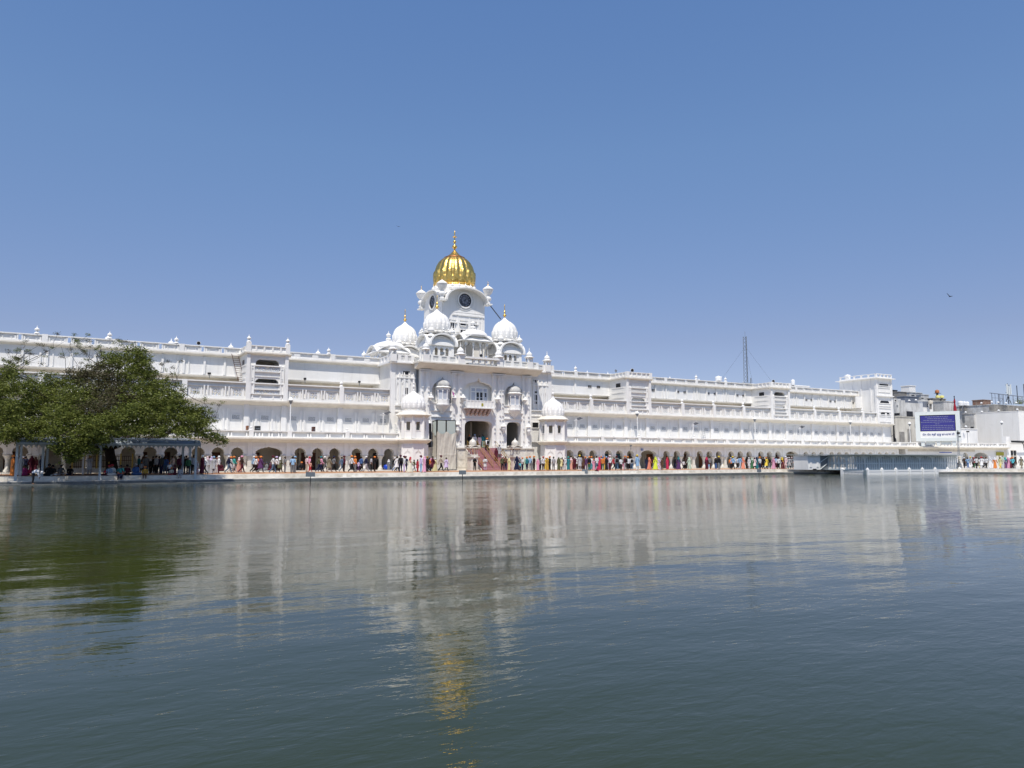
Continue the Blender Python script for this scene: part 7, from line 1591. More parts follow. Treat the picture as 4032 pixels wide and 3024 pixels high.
# the man bending in the shallow water at the left
B = body('bend'); bo_ = bpy.data.objects.new('person', B['body']); COL.objects.link(bo_); bo_.location = (XX(128, 73.2, 1900), 73.2, -.575); bo_.rotation_euler.z = R(-12); bo_.scale = (.97,)*3
for key, nm, c in (('shirt', 'shirt', 'white'), ('trousers', 'trousers', 'black'), ('scarf', 'head_scarf', 'white')):
    ch = bpy.data.objects.new(nm, B[key]); COL.objects.link(ch); ch.parent = bo_; ch.color = (*PAL[c], 1)
tag(bo_, 'man in white shirt and white headscarf bending over the water at the lowest step', 'person', 'people along the pool edge and arcade')
# bundles on the arcade floor
def bundle(px, py, c, lab):
    x, y = ground(px, py); y = min(y, 90); x = XX(px, y, py); m = MB(); m.ball((x, y, .2), .32, 12, 7, (1.1, .8, .75)); m.ball((x+.2, y+.1, .32), .2, 10, 6, (1, .9, .8)); m.tube((x, y, .4), (x+.05, y, .52), .05, .03)
    o = m.build('cloth_bundle', CLOTH, None, True); o.color = (*PAL[c], 1); tag(o, lab, 'bundle')
bundle(1034, 1857, 'grey', 'grey cloth bundle beside people sitting in the wide left arch')
bundle(777, 1866, 'white', 'white cloth bundle on the floor by the right end of the shelter')

# ================================================================== TERRACE AND BANK FURNITURE
LG = 'tall white lamp posts on the terrace'
def lamp_post(px, pyt, lab):
    Y = 93.7 if px < 3500 else None
    if Y: x = XX(px, Y, 1690); y = Y
    else: p = P0+AN*1.5+AD*upx(px, 1.5); x, y = p.x, p.y
    D = x*FW[0]+y*FW[1]; zt_ = depthpt(px, pyt, D)[2]; t = thing('lamp_post', (x, y, 3.96), lab, 'lamp post', LG)
    m = MB(); m.lathe(x, y, [(.17, 3.96), (.17, 4.1), (.12, 4.2), (.11, 5.0), (.13, 5.05), (.07, 5.1), (.06, zt_-.95), (.09, zt_-.9)], 10); m.build('post', PLASTW, t)
    m = MB(); m.lathe(x, y, [(.09, zt_-.9), (.26, zt_-.48), (.26, zt_-.46)], 8); m.build('lamp_glass', GREYM, t)
    m = MB(); m.lathe(x, y, [(.33, zt_-.47), (.34, zt_-.42), (.22, zt_-.2), (.06, zt_-.05), (.03, zt_)], 8); m.build('lamp_cap', PLASTW, t)
for px, py, lab in ((1142, 1562, 'white lamp post on the terrace just right of the large left bay'), (2510, 1617, 'white lamp post on the terrace in front of the first bay right of the gate'), (2973, 1640, 'white lamp post on the terrace left of the second bay of the right wing'), (3349, 1653, 'white lamp post on the terrace above the lattice enclosure door end'), (3587, 1660, 'white lamp post just left of the blue display board'), (3951, 1656, 'white lamp post before the big blank white building at far right')):
    lamp_post(px, py, lab)
def solar(px, pyt, lab, pyb=1700):
    Y = 92.9; x = XX(px, Y, 1700); D = x*FW[0]+Y*FW[1]; zt_ = depthpt(px, pyt, D)[2]; t = thing('solar_light', (x, Y, 3.96), lab, 'solar street light', 'solar lights on the terrace')
    m = MB(); m.tube((x, Y, 3.96), (x, Y, zt_), .06); m.tube((x, Y, zt_-.25), (x-.35, Y-.1, zt_-.1), .03); m.tube((x, Y, zt_-.2), (x+.5, Y+.1, zt_+.1), .03); m.ball((x, Y, zt_+.05), .10, 8, 5); m.build('post', PLASTW, t)
    m = MB(); m.add([(x+.25, Y-.3, zt_-.05), (x+.95, Y-.3, zt_+.22), (x+.95, Y+.35, zt_+.42), (x+.25, Y+.35, zt_+.15), (x+.25, Y-.3, zt_-.01), (x+.95, Y-.3, zt_+.26), (x+.95, Y+.35, zt_+.46), (x+.25, Y+.35, zt_+.19)], [(0, 1, 2, 3), (7, 6, 5, 4), (0, 4, 5, 1), (1, 5, 6, 2), (2, 6, 7, 3), (3, 7, 4, 0)]); m.build('solar_panel', SOLAR, t)
    MB().box(x-.5, x-.25, Y-.2, Y+.05, zt_-.12, zt_-.06).build('lamp_head', PLASTW, t)
for px, py, lab in ((1508, 1631, 'small solar street light on the terrace left of the left domed pavilion'), (2269, 1653, 'small solar street light on the terrace just right of the right domed pavilion'), (2730, 1672, 'small solar street light on the terrace beside a leaning ladder'), (3150, 1685, 'small solar street light on the terrace right of the second right wing bay')): solar(px, py, lab)
# round searchlights on the roof parapets
def searchlight(px, py, r, Y, lab, zb=None):
    x, z = at(px, py, Y); k = r*(x*FW[0]+Y*FW[1])/3015; t = thing('searchlight', (x, Y, z-k*1.3), lab, 'searchlight', 'round searchlights on the roof')
    d = Vector((-x, -Y, 0)).normalized(); d = (d+Vector((0, 0, -.1))).normalized(); c = Vector((x, Y, z))
    MB().tube(tuple(c-d*.25), tuple(c+d*.12), k*.9, k*1.12, 20).build('lamp_housing', PLASTW, t); MB().tube(tuple(c+d*.11), tuple(c+d*.16), k*.92, k*.92, 20).build('lens', BLACKM, t)
    MB().tube((x, Y, z-k*1.0), (x, Y, (zb if zb else z-k*1.6)), .06).box(x-.25, x+.25, Y-.15, Y+.15, z-k*1.75, z-k*1.6).build('mount', PLASTW, t)
searchlight(782, 1351, 7, YT-.3, 'round black searchlight on the left wing roof, left of the large bay'); searchlight(2489.5, 1458, 6.5, YP-.3, 'round black searchlight on top of the first bay right of the gate')
searchlight(3045, 1501, 5.5, YP-.3, 'round black searchlight on top of the second bay of the right wing'); searchlight(1894.5, 1400, 6.5, YQ-.35, 'round black searchlight in front of the curved roof pavilion above the gate')
def flood(px, py, Y, w_, h_, m_, lab, tilt=.3):
    x, z = at(px, py, Y); t = thing('floodlight', (x, Y, z-.3), lab, 'floodlight')
    m = MB(); m.box(-w_/2, w_/2, -.08, .08, -h_/2, h_/2)
    m.v = [(a*math.cos(tilt)-c*math.sin(tilt)+x, b+Y, a*math.sin(tilt)+c*math.cos(tilt)+z) for a, b, c in m.v]; m.build('lamp_box', m_, t); MB().tube((x, Y, z-h_/2), (x+.05, Y+.1, z-h_/2-.5), .04).build('bracket', GREYM, t)
flood(1137, 1376, YT-.3, .26, .45, BLACKM, 'black floodlight tilted on the parapet just right of the large left bay'); flood(2425, 1460, YT-.3, .35, .32, GREYM, 'grey floodlight on the parapet left of the first right wing bay', -.5)
flood(824, 1470, YT-.2, .38, .2, BLACKM, 'small black floodlight under the top storey left of the large bay', .05); flood(1201, 1491, YT-.2, .3, .22, BLACKM, 'small black floodlight under the top storey right of the large left bay', .1); flood(1415, 1503, YT-.2, .3, .2, BLACKM, 'small black floodlight under the top storey near the gatehouse', .1)
flood(1742, 1391, YQ+.6, .55, .35, GREYM, 'grey floodlight in front of the kiosk arches left of the gate centre', 0); flood(2484, 1755, YA-1.0, .3, .2, GREYM, 'small camera hanging under the right arcade eave', .2)
# cooler boxes and clutter on the terrace
def cooler(px0, px1, py0, py1, m_, lab):
    Y = 93.2; x0, x1 = XX(px0, Y, py0), XX(px1, Y, py0); z0, z1 = 3.97, ZZ(px0, py0, Y); t = thing('air_cooler', ((x0+x1)/2, Y, z0), lab, 'air cooler')
    MB().box(x0, x1, Y, Y+.6, z0, z1).build('cooler_body', m_, t); m = MB()
    for i in range(5): m.box(x0+.06, x1-.06, Y-.03, Y-.005, z0+.7*(z1-z0)*(i+.5)/5+.2, z0+.7*(z1-z0)*(i+.5)/5+.26)
    m.build('louvre', GREYM, t)
cooler(1006, 1026, 1677, 1694, BLACKM, 'dark air cooler on the terrace right of the large left bay pilaster'); cooler(1232, 1242, 1680, 1698, WOOD, 'dark brown air cooler on the terrace left of the left domed pavilion'); cooler(972, 980, 1676, 1690, WOOD2, 'brown air cooler on the terrace under the large left bay'); cooler(1560, 1568, 1670, 1686, PLASTW, 'white air cooler beside the left domed pavilion')
def ladder(a, b, w_, lab, n=12):
    a = Vector(a); b = Vector(b); t = thing('ladder', tuple(a), lab, 'ladder'); m = MB(); s_ = Vector((w_, 0, 0)); m.tube(tuple(a), tuple(b), .035); m.tube(tuple(a+s_), tuple(b+s_), .035)
    m.build('ladder_rail', GREYM if w_ < .6 else WOOD, t); m = MB()
    for i in range(1, n): p = a.lerp(b, i/n); m.tube(tuple(p), tuple(p+s_), .025, .025, 4)
    m.build('ladder_rung', GREYM if w_ < .6 else WOOD, t)
xa_ = XX(921, YT-.6, 1500); ladder((xa_+.3, YT-2.2, 10.6), (XX(912, YT-.5, 1400), YT-.5, 14.4), .75, 'brown ladder leaning on the left wing top storey beside the large bay', 14)
ladder((XX(2773, 93.2, 1726), 93.2, 3.97), (XX(2765, 94.6, 1693), 94.6, ZZ(2765, 1692, 94.6)), .45, 'grey ladder leaning on the right wing wall above the terrace', 7)
# boards on poles in the water
for px, x0, x1, y0, y1, yb_, lab in ((1222, 1205, 1241, 1859, 1877, 1899, 'grey notice board on a pole in the water before the left arcade, nearest the shelter'), (1821, 1807, 1835, 1852, 1868, 1888, 'grey notice board on a pole in the water left of the red stairs'), (2303, 2293, 2316, 1848, 1864, 1876, 'grey notice board on a pole at the waterline below the waiting crowd'), (2989, 2980, 2997, 1847, 1859, 1870, 'grey notice board on a pole at the waterline before the right arcade')):
    gx, gy = ground(px, yb_, -.62); D = gx*FW[0]+gy*FW[1]; Z = lambda q: depthpt(px, q, D)[2]; k = D/3015
    t = thing('water_board', (gx, gy, -.62), lab, 'notice board', 'grey notice boards on poles in the water'); w_ = (x1-x0)*k
    MB().tube((gx, gy, -2), (gx, gy, Z(y0)-.02), .035).build('pole', BLACKM, t); m = MB(); m.box(-w_/2, w_/2, -.06, -.03, Z(y1), Z(y0)); m.rot(R(-28)); m.move(gx, gy, 0); m.build('board', mat('slate_board', (.12, .145, .165), .5, col2=(.16, .18, .2), scale=3), t)
# blue drum, arcade sign, far floor clutter
bx_, by_ = ground(1522, 1853); by_ = 90.6; bx_ = XX(1522, by_, 1853); t = thing('blue_drum', (bx_, by_, .14), 'bright blue plastic drum lying on its side before the dark arch by the left pavilion', 'drum')
MB().tube((bx_, by_-.32, .46), (bx_, by_+.32, .46), .33, .33, 20).tube((bx_, by_-.34, .46), (bx_, by_-.30, .46), .345, .345, 20).build('drum_body', BLUEP, t, True); MB().tube((bx_, by_-.36, .46), (bx_, by_-.345, .46), .24, .24, 18).build('drum_lid', mat('drum_lid_blue', (.02, .10, .6), .3), t)
x, z = at(2528, 1770, YA-.1); t = thing('wall_sign', (x, YA-.12, z), 'small blue sign on the wall above the arcade, left of the wide right arch', 'sign'); MB().box(x-.23, x+.23, YA-.13, YA-.1, z-.17, z+.15).build('sign_plate', BLUES, t); m = MB()
for i in range(3): m.box(x-.17, x+.17, YA-.142, YA-.131, z+.06-.09*i, z+.09-.09*i)
m.build('sign_lines', PLASTW, t)
# utility pole by the enclosure
ux, uy = XX(3779, 64.5, 1840), 64.5+1.5; D = ux*FW[0]+uy*FW[1]; Z = lambda q: depthpt(3779, q, D)[2]; ux, uy, _ = depthpt(3780, 1840, D)
t = thing('lattice_pole', (ux, uy, 0), 'thin grey lattice pole with cameras at the right end of the bathing enclosure', 'pole')
m = MB(); zt_ = Z(1695)
for dx, dy in ((-.12, 0), (.12, 0), (0, .2)): m.tube((ux+dx, uy+dy, Z(1796)), (ux+dx*.6, uy+dy*.6, zt_), .025)
for i in range(16): z = Z(1796)+(zt_-Z(1796))*i/16; m.tube((ux-.12, uy, z), (ux+.12, uy, z+.25), .015, .015, 4); m.tube((ux+.12, uy, z), (ux, uy+.2, z+.25), .015, .015, 4)
m.build('lattice_mast', GREYM, t); m = MB(); m.lathe(ux, uy, [(.38, 0), (.38, .2), (.3, .4), (.34, .6), (.22, .8), (.2, 1.4), (.26, 1.5), (.22, 1.6), (.22, Z(1798)), (.15, Z(1795))], 10); m.build('marble_base', MARBLE, t)
m = MB(); m.box(ux-.15, ux+.15, uy-.2, uy+.1, zt_-.55, zt_-.25); m.tube((ux-.3, uy, zt_-.3), (ux+.3, uy, zt_-.3), .03); m.box(ux+.3, ux+.5, uy-.1, uy+.1, zt_-1.0, zt_-.85); m.tube((ux, uy, zt_-.2), (ux, uy, zt_), .06); m.build('camera_box', BLACKM, t)
cpx = upx(3808, .3); p = P0+AD*cpx; zt_ = zpx(3810, 1699, 0); t = thing('camera_pole', (p.x, p.y, 4), 'thin grey pole with flat lamp on the arcade roof right of the display board', 'pole')
MB().tube((p.x, p.y, 3.95), (p.x, p.y, zt_-.2), .05).build('post', GREYM, t); MB().box(p.x-.1, p.x+.5, p.y-.15, p.y+.15, zt_-.15, zt_+.12).build('lamp_head', BLACKM, t)
# birds
def bird(px, py, D, span, lab, roll=.35):
    x, y, z = depthpt(px, py, D); t = thing('bird', (x, y, z), lab, 'bird'); m = MB(); r = Vector((RT[0], RT[1], 0)); f_ = Vector((FW[0], FW[1], 0))
    c = Vector((x, y, z)); m.tube(tuple(c-r*.14*span-Vector((0, 0, .04))*span), tuple(c+r*.16*span), .03*span, .055*span, 6); m.ball(tuple(c+r*.19*span+Vector((0, 0, .01))), .05*span, 8, 5)
    A = c+r*.05*span; tail = c-r*.26*span-Vector((0, 0, .05))*span
    m.add([tuple(c-r*.1*span+f_*.03*span), tuple(c-r*.1*span-f_*.03*span), tuple(tail-f_*.06*span), tuple(tail+f_*.06*span)], [(0, 1, 2, 3)]); m.build('body', BLACKM, t)
    up = Vector((0, 0, 1))
    for s_ in (1, -1):
        w_ = MB(); root = c+up*.02*span
        mid = root+(r*(.22*s_)+up*(.14 if s_ < 0 else .02)+f_*(.10*s_))*span; tip = root+(r*(.50*s_)+up*(.36 if s_ < 0 else .07)+f_*(.22*s_))*span; ch = (f_*.9+r*.25).normalized()
        q = [root+ch*.10*span, mid+ch*.12*span, tip+ch*.01*span, tip-ch*.02*span, mid-ch*.08*span, root-ch*.08*span]
        w_.add([tuple(v+up*.012*span) for v in q]+[tuple(v-up*.02*span) for v in q], [(0, 1, 2, 3, 4, 5), (11, 10, 9, 8, 7, 6)]+[(i, (i+1) % 6, (i+1) % 6+6, i+6) for i in range(6)]); w_.build('wing', BLACKM, t)
bird(3740, 1167, 60, .62, 'dark bird gliding in the sky high above the right end of the palace'); bird(1568, 892, 90, .40, 'tiny dark bird in the sky just left of the gold finial')
for px, lab in ((3220, 'small dark bird on the stone step left of the bathing enclosure, leftmost of three'), (3248, 'small dark bird on the stone step left of the enclosure, middle of three'), (3271, 'small dark bird on the stone step nearest the bathing enclosure')):
    gx, gy = ground(px, 1859, -.34); t = thing('pigeon', (gx, gy, -.34), lab, 'bird'); m = MB(); m.ball((gx, gy, -.22), .10, 8, 5, (1.5, .8, .8)).ball((gx+.14, gy, -.10), .05, 6, 4).tube((gx-.1, gy, -.24), (gx-.28, gy, -.26), .04, .02, 5).tube((gx, gy, -.34), (gx, gy, -.28), .015, .015, 4); m.build('body', BLACKM, t)

# ================================================================== CITY BEHIND
def block(name, pxs, pxc, px1, pyt, D, m_, lab, cat='building', zb=0.0, roof=True, wins=(), group=None, lip=.12):
    """a flat-roofed block: front corner at photo column pxc and depth D, side face back to pxs, front to px1"""
    if pxc > 3511: D += 24 if pxc in (3912, 3914) else (20 if pxc > 3830 else (18 if pxc == 3834 else 10))
    x, y, z = depthpt(pxc, pyt, D); x1 = XX(px1, y, pyt); y2 = None
    r = ray(pxs, pyt); y2 = x/r[0]*r[1]; y2 = max(y2, y+1.2)
    t = thing(name, (x, y, zb), lab, cat, group); b = MB(); b.box(x, x1, y, y2, zb, z-.15); b.build('wall', m_, t)
    if roof: MB().box(x-lip, x1+lip, y-lip, y2+lip, z-.15, z).build('roof_slab', m_, t)
    for (a, b_, c, d, mm) in wins:
        u0, u1 = XX(a, y, c), XX(b_, y, c)
        if a < pxc:      # on the side face
            ra_, rb_ = ray(a, c), ray(b_, c); v0, v1 = x/ra_[0]*ra_[1], x/rb_[0]*rb_[1]; Da = x*FW[0]+v0*FW[1]; z1, z0 = depthpt(a, c, Da)[2], depthpt(a, d, Da)[2]; MB().box(x-.06, x+.05, v1, v0, z0, z1).build('window', mm, t)
        else:
            z1, z0 = ZZ(a, c, y), ZZ(a, d, y); MB().box(u0, u1, y-.06, y+.05, z0, z1).build('window', mm, t)
    return t, x, x1, y, y2, z
GB = 'crowded rooftops behind the palace'
block('white_house', 3519, 3525, 3621, 1580, 158, GREYW2, 'weathered white house with stepped roofline just right of the palace end', wins=((3522, 3542, 1627, 1637, DARK), (3569, 3593, 1619, 1640, DARK), (3524, 3528, 1575, 1580, DARK), (3530, 3535, 1595, 1602, GREYM)), roof=False)
s1 = block('stepped_parapet', 3516, 3518, 3546, 1566, 158.5, GREYW2, 'upper white step of the roofline next to the palace end', 'parapet', zb=8, roof=False)
block('stepped_parapet', 3545, 3547, 3563, 1573, 158.3, GREYW2, 'lower white step of the roofline beside the palace end', 'parapet', zb=8, roof=False)
block('old_wall', 3519, 3523, 3612, 1638, 153, OLDW, 'stained cream wall with cables between the palace end and the display board', 'wall', wins=((3602, 3620, 1670, 1683, GREYM), (3572, 3586, 1690, 1740, GREYW), (3540, 3560, 1700, 1742, GREYW)))
block('grey_shed', 3522, 3535, 3577, 1541, 172, GREYW, 'dark grey cement block with flat roof on the roofs right of the palace', zb=6)
block('dark_hut', 3512, 3515, 3532, 1535, 175, BLACKM, 'small dark hut on the roofline touching the palace end', 'hut', zb=6)
block('blue_grey_house', 3530, 3562, 3617, 1559, 168, BLUEG, 'blue grey upper storey under a thin roof behind the stepped white house', zb=5)
block('white_roof_room', 3547, 3580, 3604, 1517, 178, WHITE, 'tall pale white roof room standing highest above the old houses', 'roof room', zb=6)
block('white_roof_house', 3577, 3580, 3631, 1543, 173, GREYW2, 'white block with a dark slot window between the roof room and the antennas', zb=5, wins=((3588, 3600, 1554, 1557, DARK),))
block('white_roof_house', 3620, 3626, 3656, 1552, 171, GREYW2, 'white narrow block left of the brown water tank', zb=5, wins=((3627, 3636, 1566, 1569, DARK),))
block('slab_roofed_house', 3631, 3634, 3672, 1576, 165, WHITE, 'white flat slab roof over a blue grey room behind the display board', zb=5, wins=((3634, 3654, 1582, 1602, BLUEG),))
block('grey_block', 3658, 3671, 3723, 1567, 170, GREYW, 'weathered grey block under the yellow and brown water tanks', zb=5)
block('grey_brown_block', 3672, 3715, 3758, 1578, 167, GREYW2, 'grey brown plaster block left of the red flag pole', zb=5)
block('brick_block', 3828, 3871, 3901, 1573, 176, BRICK, 'brown brick and cement roof block between white tanks and the steel frame', zb=5)
block('weathered_wall_house', 3664, 3912, 4075, 1591, 158, GREYW2, 'long house with weathered pale parapet stretching behind the display board', zb=0)
block('grey_parapet', 3913, 3914, 4090, 1592.5, 157.3, GREYW, 'dark streaked grey parapet at the far right edge', 'parapet', zb=ZZ(3950, 1618, depthpt(3914, 1592, 181.3)[1]), roof=False)
block('big_white_building', 3838, 4009, 4120, 1617, 152, WHITE, 'big blank white building with visible corner at the right edge', lip=.05)
block('white_annexe', 3790, 3834, 3842, 1626, 160, GREYW2, 'narrow pale annexe with a wedge shaped shadow right of the display board', zb=0, wins=((3822, 3834, 1681, 1685, DARK), (3788, 3798, 1635, 1664, GREYM)))
block('low_white_room', 3770, 3784, 3848, 1686, 156, WHITE, 'low plain white room on the arcade roof right of the display board', 'roof room', zb=3.9)
block('white_house', 3130, 3131, 3186, 1516, 154, WHITE, 'long low white roof room seen over the right wing parapet', 'roof room', zb=10)
block('pink_house', 3096, 3100, 3131, 1518, 149, GREYW2, 'small pinkish roof room beside the white water tank over the right wing', 'roof room', zb=10)
block('white_house', 3330, 3334, 3392, 1528, 164, WHITE, 'low white structure on the roof just left of the end tower', 'roof room', zb=10)
# tanks
def tank(px0, px1, py0, py1, D, m_, lab, dome=False, n=3):
    if px0 > 3640: D += 12 if px0 < 3765 else 20
    pm = (px0+px1)/2; x, y, z1 = depthpt(pm, py0, D); z0 = depthpt(pm, py1, D)[2]; r = (px1-px0)/2*D/3015; t = thing('water_tank', (x, y, z0), lab, 'water tank', 'rooftop water tanks')
    pr_ = [(r*.92, z0), (r, z0+.05)]; h = z1-z0
    for i in range(n): pr_ += [(r, z0+h*(.1+.7*i/n)), (r*1.03, z0+h*(.16+.7*i/n)), (r, z0+h*(.22+.7*i/n))]
    pr_ += [(r, z0+h*.86), (r*.9, z0+h*.95), (r*.3, z1)]
    MB().lathe(x, y, pr_, 20).build('tank_body', m_, t, True); MB().lathe(x, y, [(r*.32, z1-.05), (r*.32, z1+.08), (r*.2, z1+.1)], 12).build('tank_lid', m_, t); MB().lathe(x, y, [(r*.5, z0-1.2), (r*.5, z0+.02)], 8).build('tank_stand', GREYW, t)
    return x, y, z0
tank(2816, 2842, 1482, 1500, 140, PLASTW, 'wide white water tank over the right wing, left of the mast'); tank(3114, 3129, 1495, 1517, 152, PLASTW, 'slim white water tank over the right wing, right of its second bay'); tank(3326, 3348, 1476, 1494, 160, PLASTW, 'white ribbed water tank on the roof beside the end tower')
bx, by, bz = tank(3682, 3697, 1536, 1548, 171, ORANGE, 'brown orange water tank on a steel stand above the old roofs'); m = MB()
for dx in (-.4, .4): m.tube((bx+dx, by, bz-1.2), (bx+dx, by, bz), .04)
m.box(bx-.6, bx+.9, by-.5, by+.5, bz-.06, bz); tag(m.build('tank_stand', BLACKM), 'black steel stand under the brown orange water tank', 'stand')
tank(3684, 3700, 1558, 1567, 169.5, YELLOW, 'yellow water tank on the grey block, left of two'); tank(3700, 3716, 1558, 1567, 169.5, YELLOW, 'yellow water tank on the grey block, right of two'); tank(3654, 3672, 1577, 1591, 163, CREAM, 'cream water tank by the slab roofed house')
tank(3771, 3792, 1580, 1598, 166, PLASTW, 'white water tank right of the red flag pole, leftmost of three'); tank(3789, 3804, 1581, 1597, 167.5, PLASTW, 'white water tank behind the display board, middle of three'); tank(3801, 3815, 1582, 1597, 168.5, PLASTW, 'white water tank behind the display board, rightmost of three')
# red flag pole, masts, frames
x, y, z = depthpt(3757, 1561, 176); z0 = depthpt(3757, 1617, 176)[2]; t = thing('flag_pole', (x, y, z0-2), 'dark red wrapped flag pole rising behind the display board', 'flag pole')
MB().tube((x, y, z0-2), (x, y, z), .10).ball((x, y, z), .14).build('pole', BLACKM, t); MB().lathe(x+.05, y, [(.2, z0-1), (.34, z0), (.26, z0+.9), (.15, z-1.6), (.22, z-1.2), (.1, z-.5)], 9, mod=lambda a, q: 1+.12*math.sin(3*a+q)).build('wrapped_cloth', FLAGM, t)
def mast(px, py0, py1, D, w_, lab, name='radio_mast'):
    x, y, z1 = depthpt(px, py0, D); z0 = depthpt(px, py1, D)[2]; t = thing(name, (x, y, z0), lab, 'mast'); m = MB(); C3 = [(w_*math.cos(a), w_*math.sin(a)) for a in (0.4, 2.5, 4.6)]
    for a, b in C3: m.tube((x+a, y+b, z0), (x+a*.8, y+b*.8, z1-1.0), .05)
    n = int((z1-z0)/.8)
    for i in range(n):
        za = z0+(z1-z0-1)*i/n; zb = z0+(z1-z0-1)*(i+1)/n
        for k in range(3): a, b = C3[k], C3[(k+1) % 3]; m.tube((x+a[0]*.9, y+a[1]*.9, za), (x+b[0]*.9, y+b[1]*.9, zb), .028, .028, 4)
    m.tube((x, y, z1-1.2), (x, y, z1), .03); m.build('lattice', GREYM, t)
    g_ = MB()
    for dx, dy in ((5, 3), (-5, 2), (1, -5)): g_.tube((x, y, z0+(z1-z0)*.7), (x+dx, y+dy, z0), .012, .012, 4)
    g_.build('guy_wire', CABLE, t)
mast(2933, 1305, 1505, 146, .45, 'tall thin lattice mast behind the right wing')
x, y, z = depthpt(2880, 1505, 141); tag(MB().box(x, x+3.2, y, y+2, z-.1, z+.02).box(x+.2, x+.3, y+.2, y+.3, z-2, z).box(x+2.8, x+2.9, y+.2, y+.3, z-2, z).build('roof_canopy', BLACKM), 'thin dark flat canopy on the right wing roof, left of the mast', 'canopy')
x, y, z = depthpt(2932, 1506, 143); tag(MB().box(x, x+1.8, y, y+1, z-.12, z).tube((x+.1, y, z-2), (x+.1, y, z), .05).tube((x+1.6, y, z-2), (x+1.6, y, z+.9), .05).tube((x+1.75, y, z-2), (x+1.75, y, z+1), .05).build('roof_frame', GREYM), 'small dark frame at the foot of the mast on the right wing roof', 'frame')
# telecom antennas and steel frame at the right edge
t0 = depthpt(3896, 1547, 184); t1 = depthpt(4060, 1566, 178); fr = thing('steel_frame', (t0[0], t0[1], t0[2]-4), 'dark sloping steel roof frame on posts at the far right', 'frame'); m = MB(); m.tube(t0, t1, .10, .10, 6)
for i, px in enumerate((3905, 3918, 3931, 3934, 3938, 3946, 3951, 3962, 3975, 3990, 4010, 4026)):
    f_ = (px-3896)/(4060-3896); p = Vector(t0).lerp(Vector(t1), f_); q = depthpt(px, 1592, p.x*FW[0]+p.y*FW[1]); m.tube(tuple(p), (p.x, p.y, q[2]), .05 if i % 3 else .08, None, 5)
m.tube(depthpt(3905, 1566, 183), depthpt(3950, 1569, 182), .05); m.tube(depthpt(3938, 1585, 182), depthpt(3950, 1570, 182), .05); m.build('frame_bars', BLUEG, fr)
def antenna(px, py0, py1, D, panels, lab):
    D += 26; x, y, z1 = depthpt(px, py0, D); z0 = depthpt(px, py1, D)[2]; t = thing('telecom_antenna', (x, y, z0), lab, 'antenna', 'telecom antennas at the far right'); m = MB(); m.tube((x, y, z0), (x, y, z1), .09)
    if panels > 1:
        for a in (-1.3, 1.3): m.tube((x+a, y, z0), (x, y, z0+2.0), .07)
        for k in range(5): m.tube((x-.3, y, z0+.5+.6*k), (x+.35, y, z0+.8+.6*k), .06)
        m.tube((x-.9, y, z1-.4), (x+.9, y, z1-.4), .06); m.tube((x-.9, y, z1-2.2), (x+.9, y, z1-2.2), .06)
    m.build('mast', BLACKM, t)
    for k in range(panels):
        a = (-.75, .05, .85)[k] if panels == 3 else 0; h0 = (.2, .7, .2)[k] if panels == 3 else .1
        MB().box(x+a-.16, x+a+.16, y-.35, y-.15, z1-h0-2.4 if panels == 3 else z1-1.6, z1-h0).build('antenna_panel', PALEG, t)
    return t
antenna(3966, 1510, 1591, 156, 3, 'cluster of three white telecom panels on a black mast at far right'); antenna(4003, 1518, 1585, 157, 0, 'single slim antenna rod right of the panel cluster'); antenna(4030, 1512, 1585, 156, 1, 'telecom panel cut by the right edge of the picture')
# roof plant at the edge
rx, ry, rz = depthpt(4015, 1590, 182); t = thing('roof_plant', (rx, ry, rz), 'sparse green plant spilling over the grey parapet at the right edge', 'plant'); m = MB()
for i in range(700):
    a, b, c = random.gauss(0, 1.0), random.gauss(0, .5), abs(random.gauss(0, .55)); s_ = .10; v = [(rx+a+random.uniform(-s_, s_), ry+b+random.uniform(-s_, s_), rz+c+random.uniform(-s_, s_)) for _ in range(3)]; m.add(v, [(0, 1, 2)])
m.build('foliage', LEAF, t); m = MB()
for i in range(9): m.tube((rx+random.gauss(0, .6), ry, rz-.1), (rx+random.gauss(0, .9), ry, rz+.9), .02, .01, 4)
m.build('stems', BARK, t)
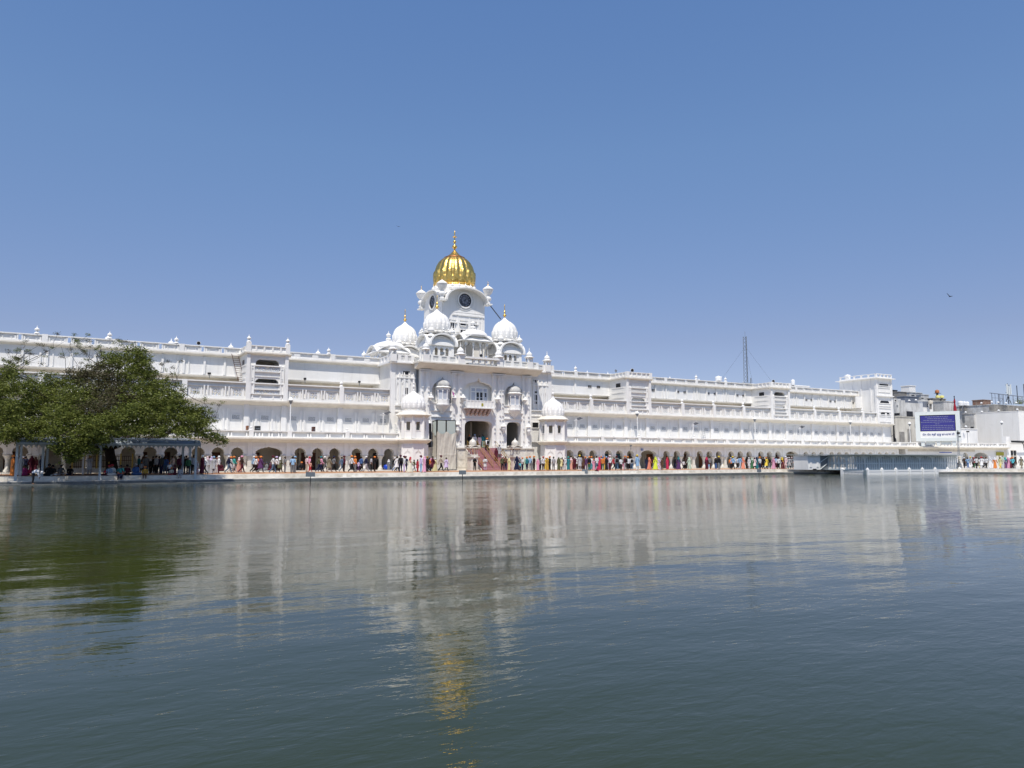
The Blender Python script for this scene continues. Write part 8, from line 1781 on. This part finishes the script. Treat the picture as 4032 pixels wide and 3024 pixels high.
# little white dome lights on the walls
for i, (px, py, D, lab) in enumerate(((3802, 1624, 157.5, 'on the annexe corner right of the display board'), (3803, 1680, 155.5, 'on the low white room right of the display board'), (3864, 1588, 157, 'on the weathered parapet before the brick block'), (3905, 1584, 156.5, 'on the parapet below the left end of the steel frame'), (3930, 1585, 156, 'on the grey parapet left of the antenna cluster'), (3961, 1588, 156, 'on the grey parapet below the antenna cluster'), (4001, 1586, 155.5, 'on the grey parapet by the slim antenna rod'), (3866, 1622, 151.5, 'on the left part of the big white wall top'), (3932, 1617, 151, 'on the middle of the big white wall top'), (4005, 1613, 150.5, 'on the corner of the big white building'), (3580, 1578, 157, 'on the stepped white house'), (3606, 1576, 157, 'on the right end of the stepped house'))):
    D += 10 if px < 3700 or px == 3803 else (18 if px == 3802 else (23 if px in (3864, 3905, 3930, 3961, 4001) else 19.5)); x, y, z = depthpt(px, py, D); t = thing('dome_light', (x, y, z-.25), 'small white dome light '+lab, 'light', 'small white dome lights'); MB().lathe(x, y, [(.05, z-.3), (.06, z-.1), (.17, z-.08), (.26, z-.02)], 10).build('lamp_stem', GREYM, t); MB().lathe(x, y, [(.27, z-.02), (.25, z+.1), (.14, z+.2), (.03, z+.26)], 10).build('lamp_cap', PLASTW, t)
# cable bundle down the palace end, hanging cables
x = 143.15; m = MB()
for i in range(9): a = random.uniform(-.12, .35); m.path([(x+a, YW-.5, 3.9), (x+a+random.uniform(-.1, .1)*1, YW-.5, 6), (x+a*.6, YW-.55, 8.4), (x+a*.5, YW-.5, 10.6)], .07, 5)
m.path([(x+.3, YW-.3, 6.4), (x+1.2, YW+1, 5.9), (x+2.4, YW+2, 6.1)], .035); m.ball((x+2.0, YW+.6, 5.2), .5, 12, 8, (1, .2, 1.3))
tag(m.build('cable_bundle', CABLE), 'thick bundle of dark cables running down the end of the palace wing', 'cables')
e_ = P0+AD*(LEN+.8)+AN*(-1.0); f_ = P0+AD*(LEN+9)+AN*(-1.0); m = MB()
for k in range(4): m.path([(e_.x, e_.y, 5.0+.1*k), ((e_.x+f_.x)/2, (e_.y+f_.y)/2, 4.9+.13*k), (f_.x, f_.y, 5.2+.1*k)], .06)
q = P0+AD*(LEN+4.5)+AN*(-1.0); m.path([(q.x-.5, q.y, 5.0), (q.x, q.y, 4.4), (q.x+.1, q.y, 3.3)], .09); tag(m.build('cable_bundle', CABLE), 'black cables strung along the white wall at the far right edge', 'cables')
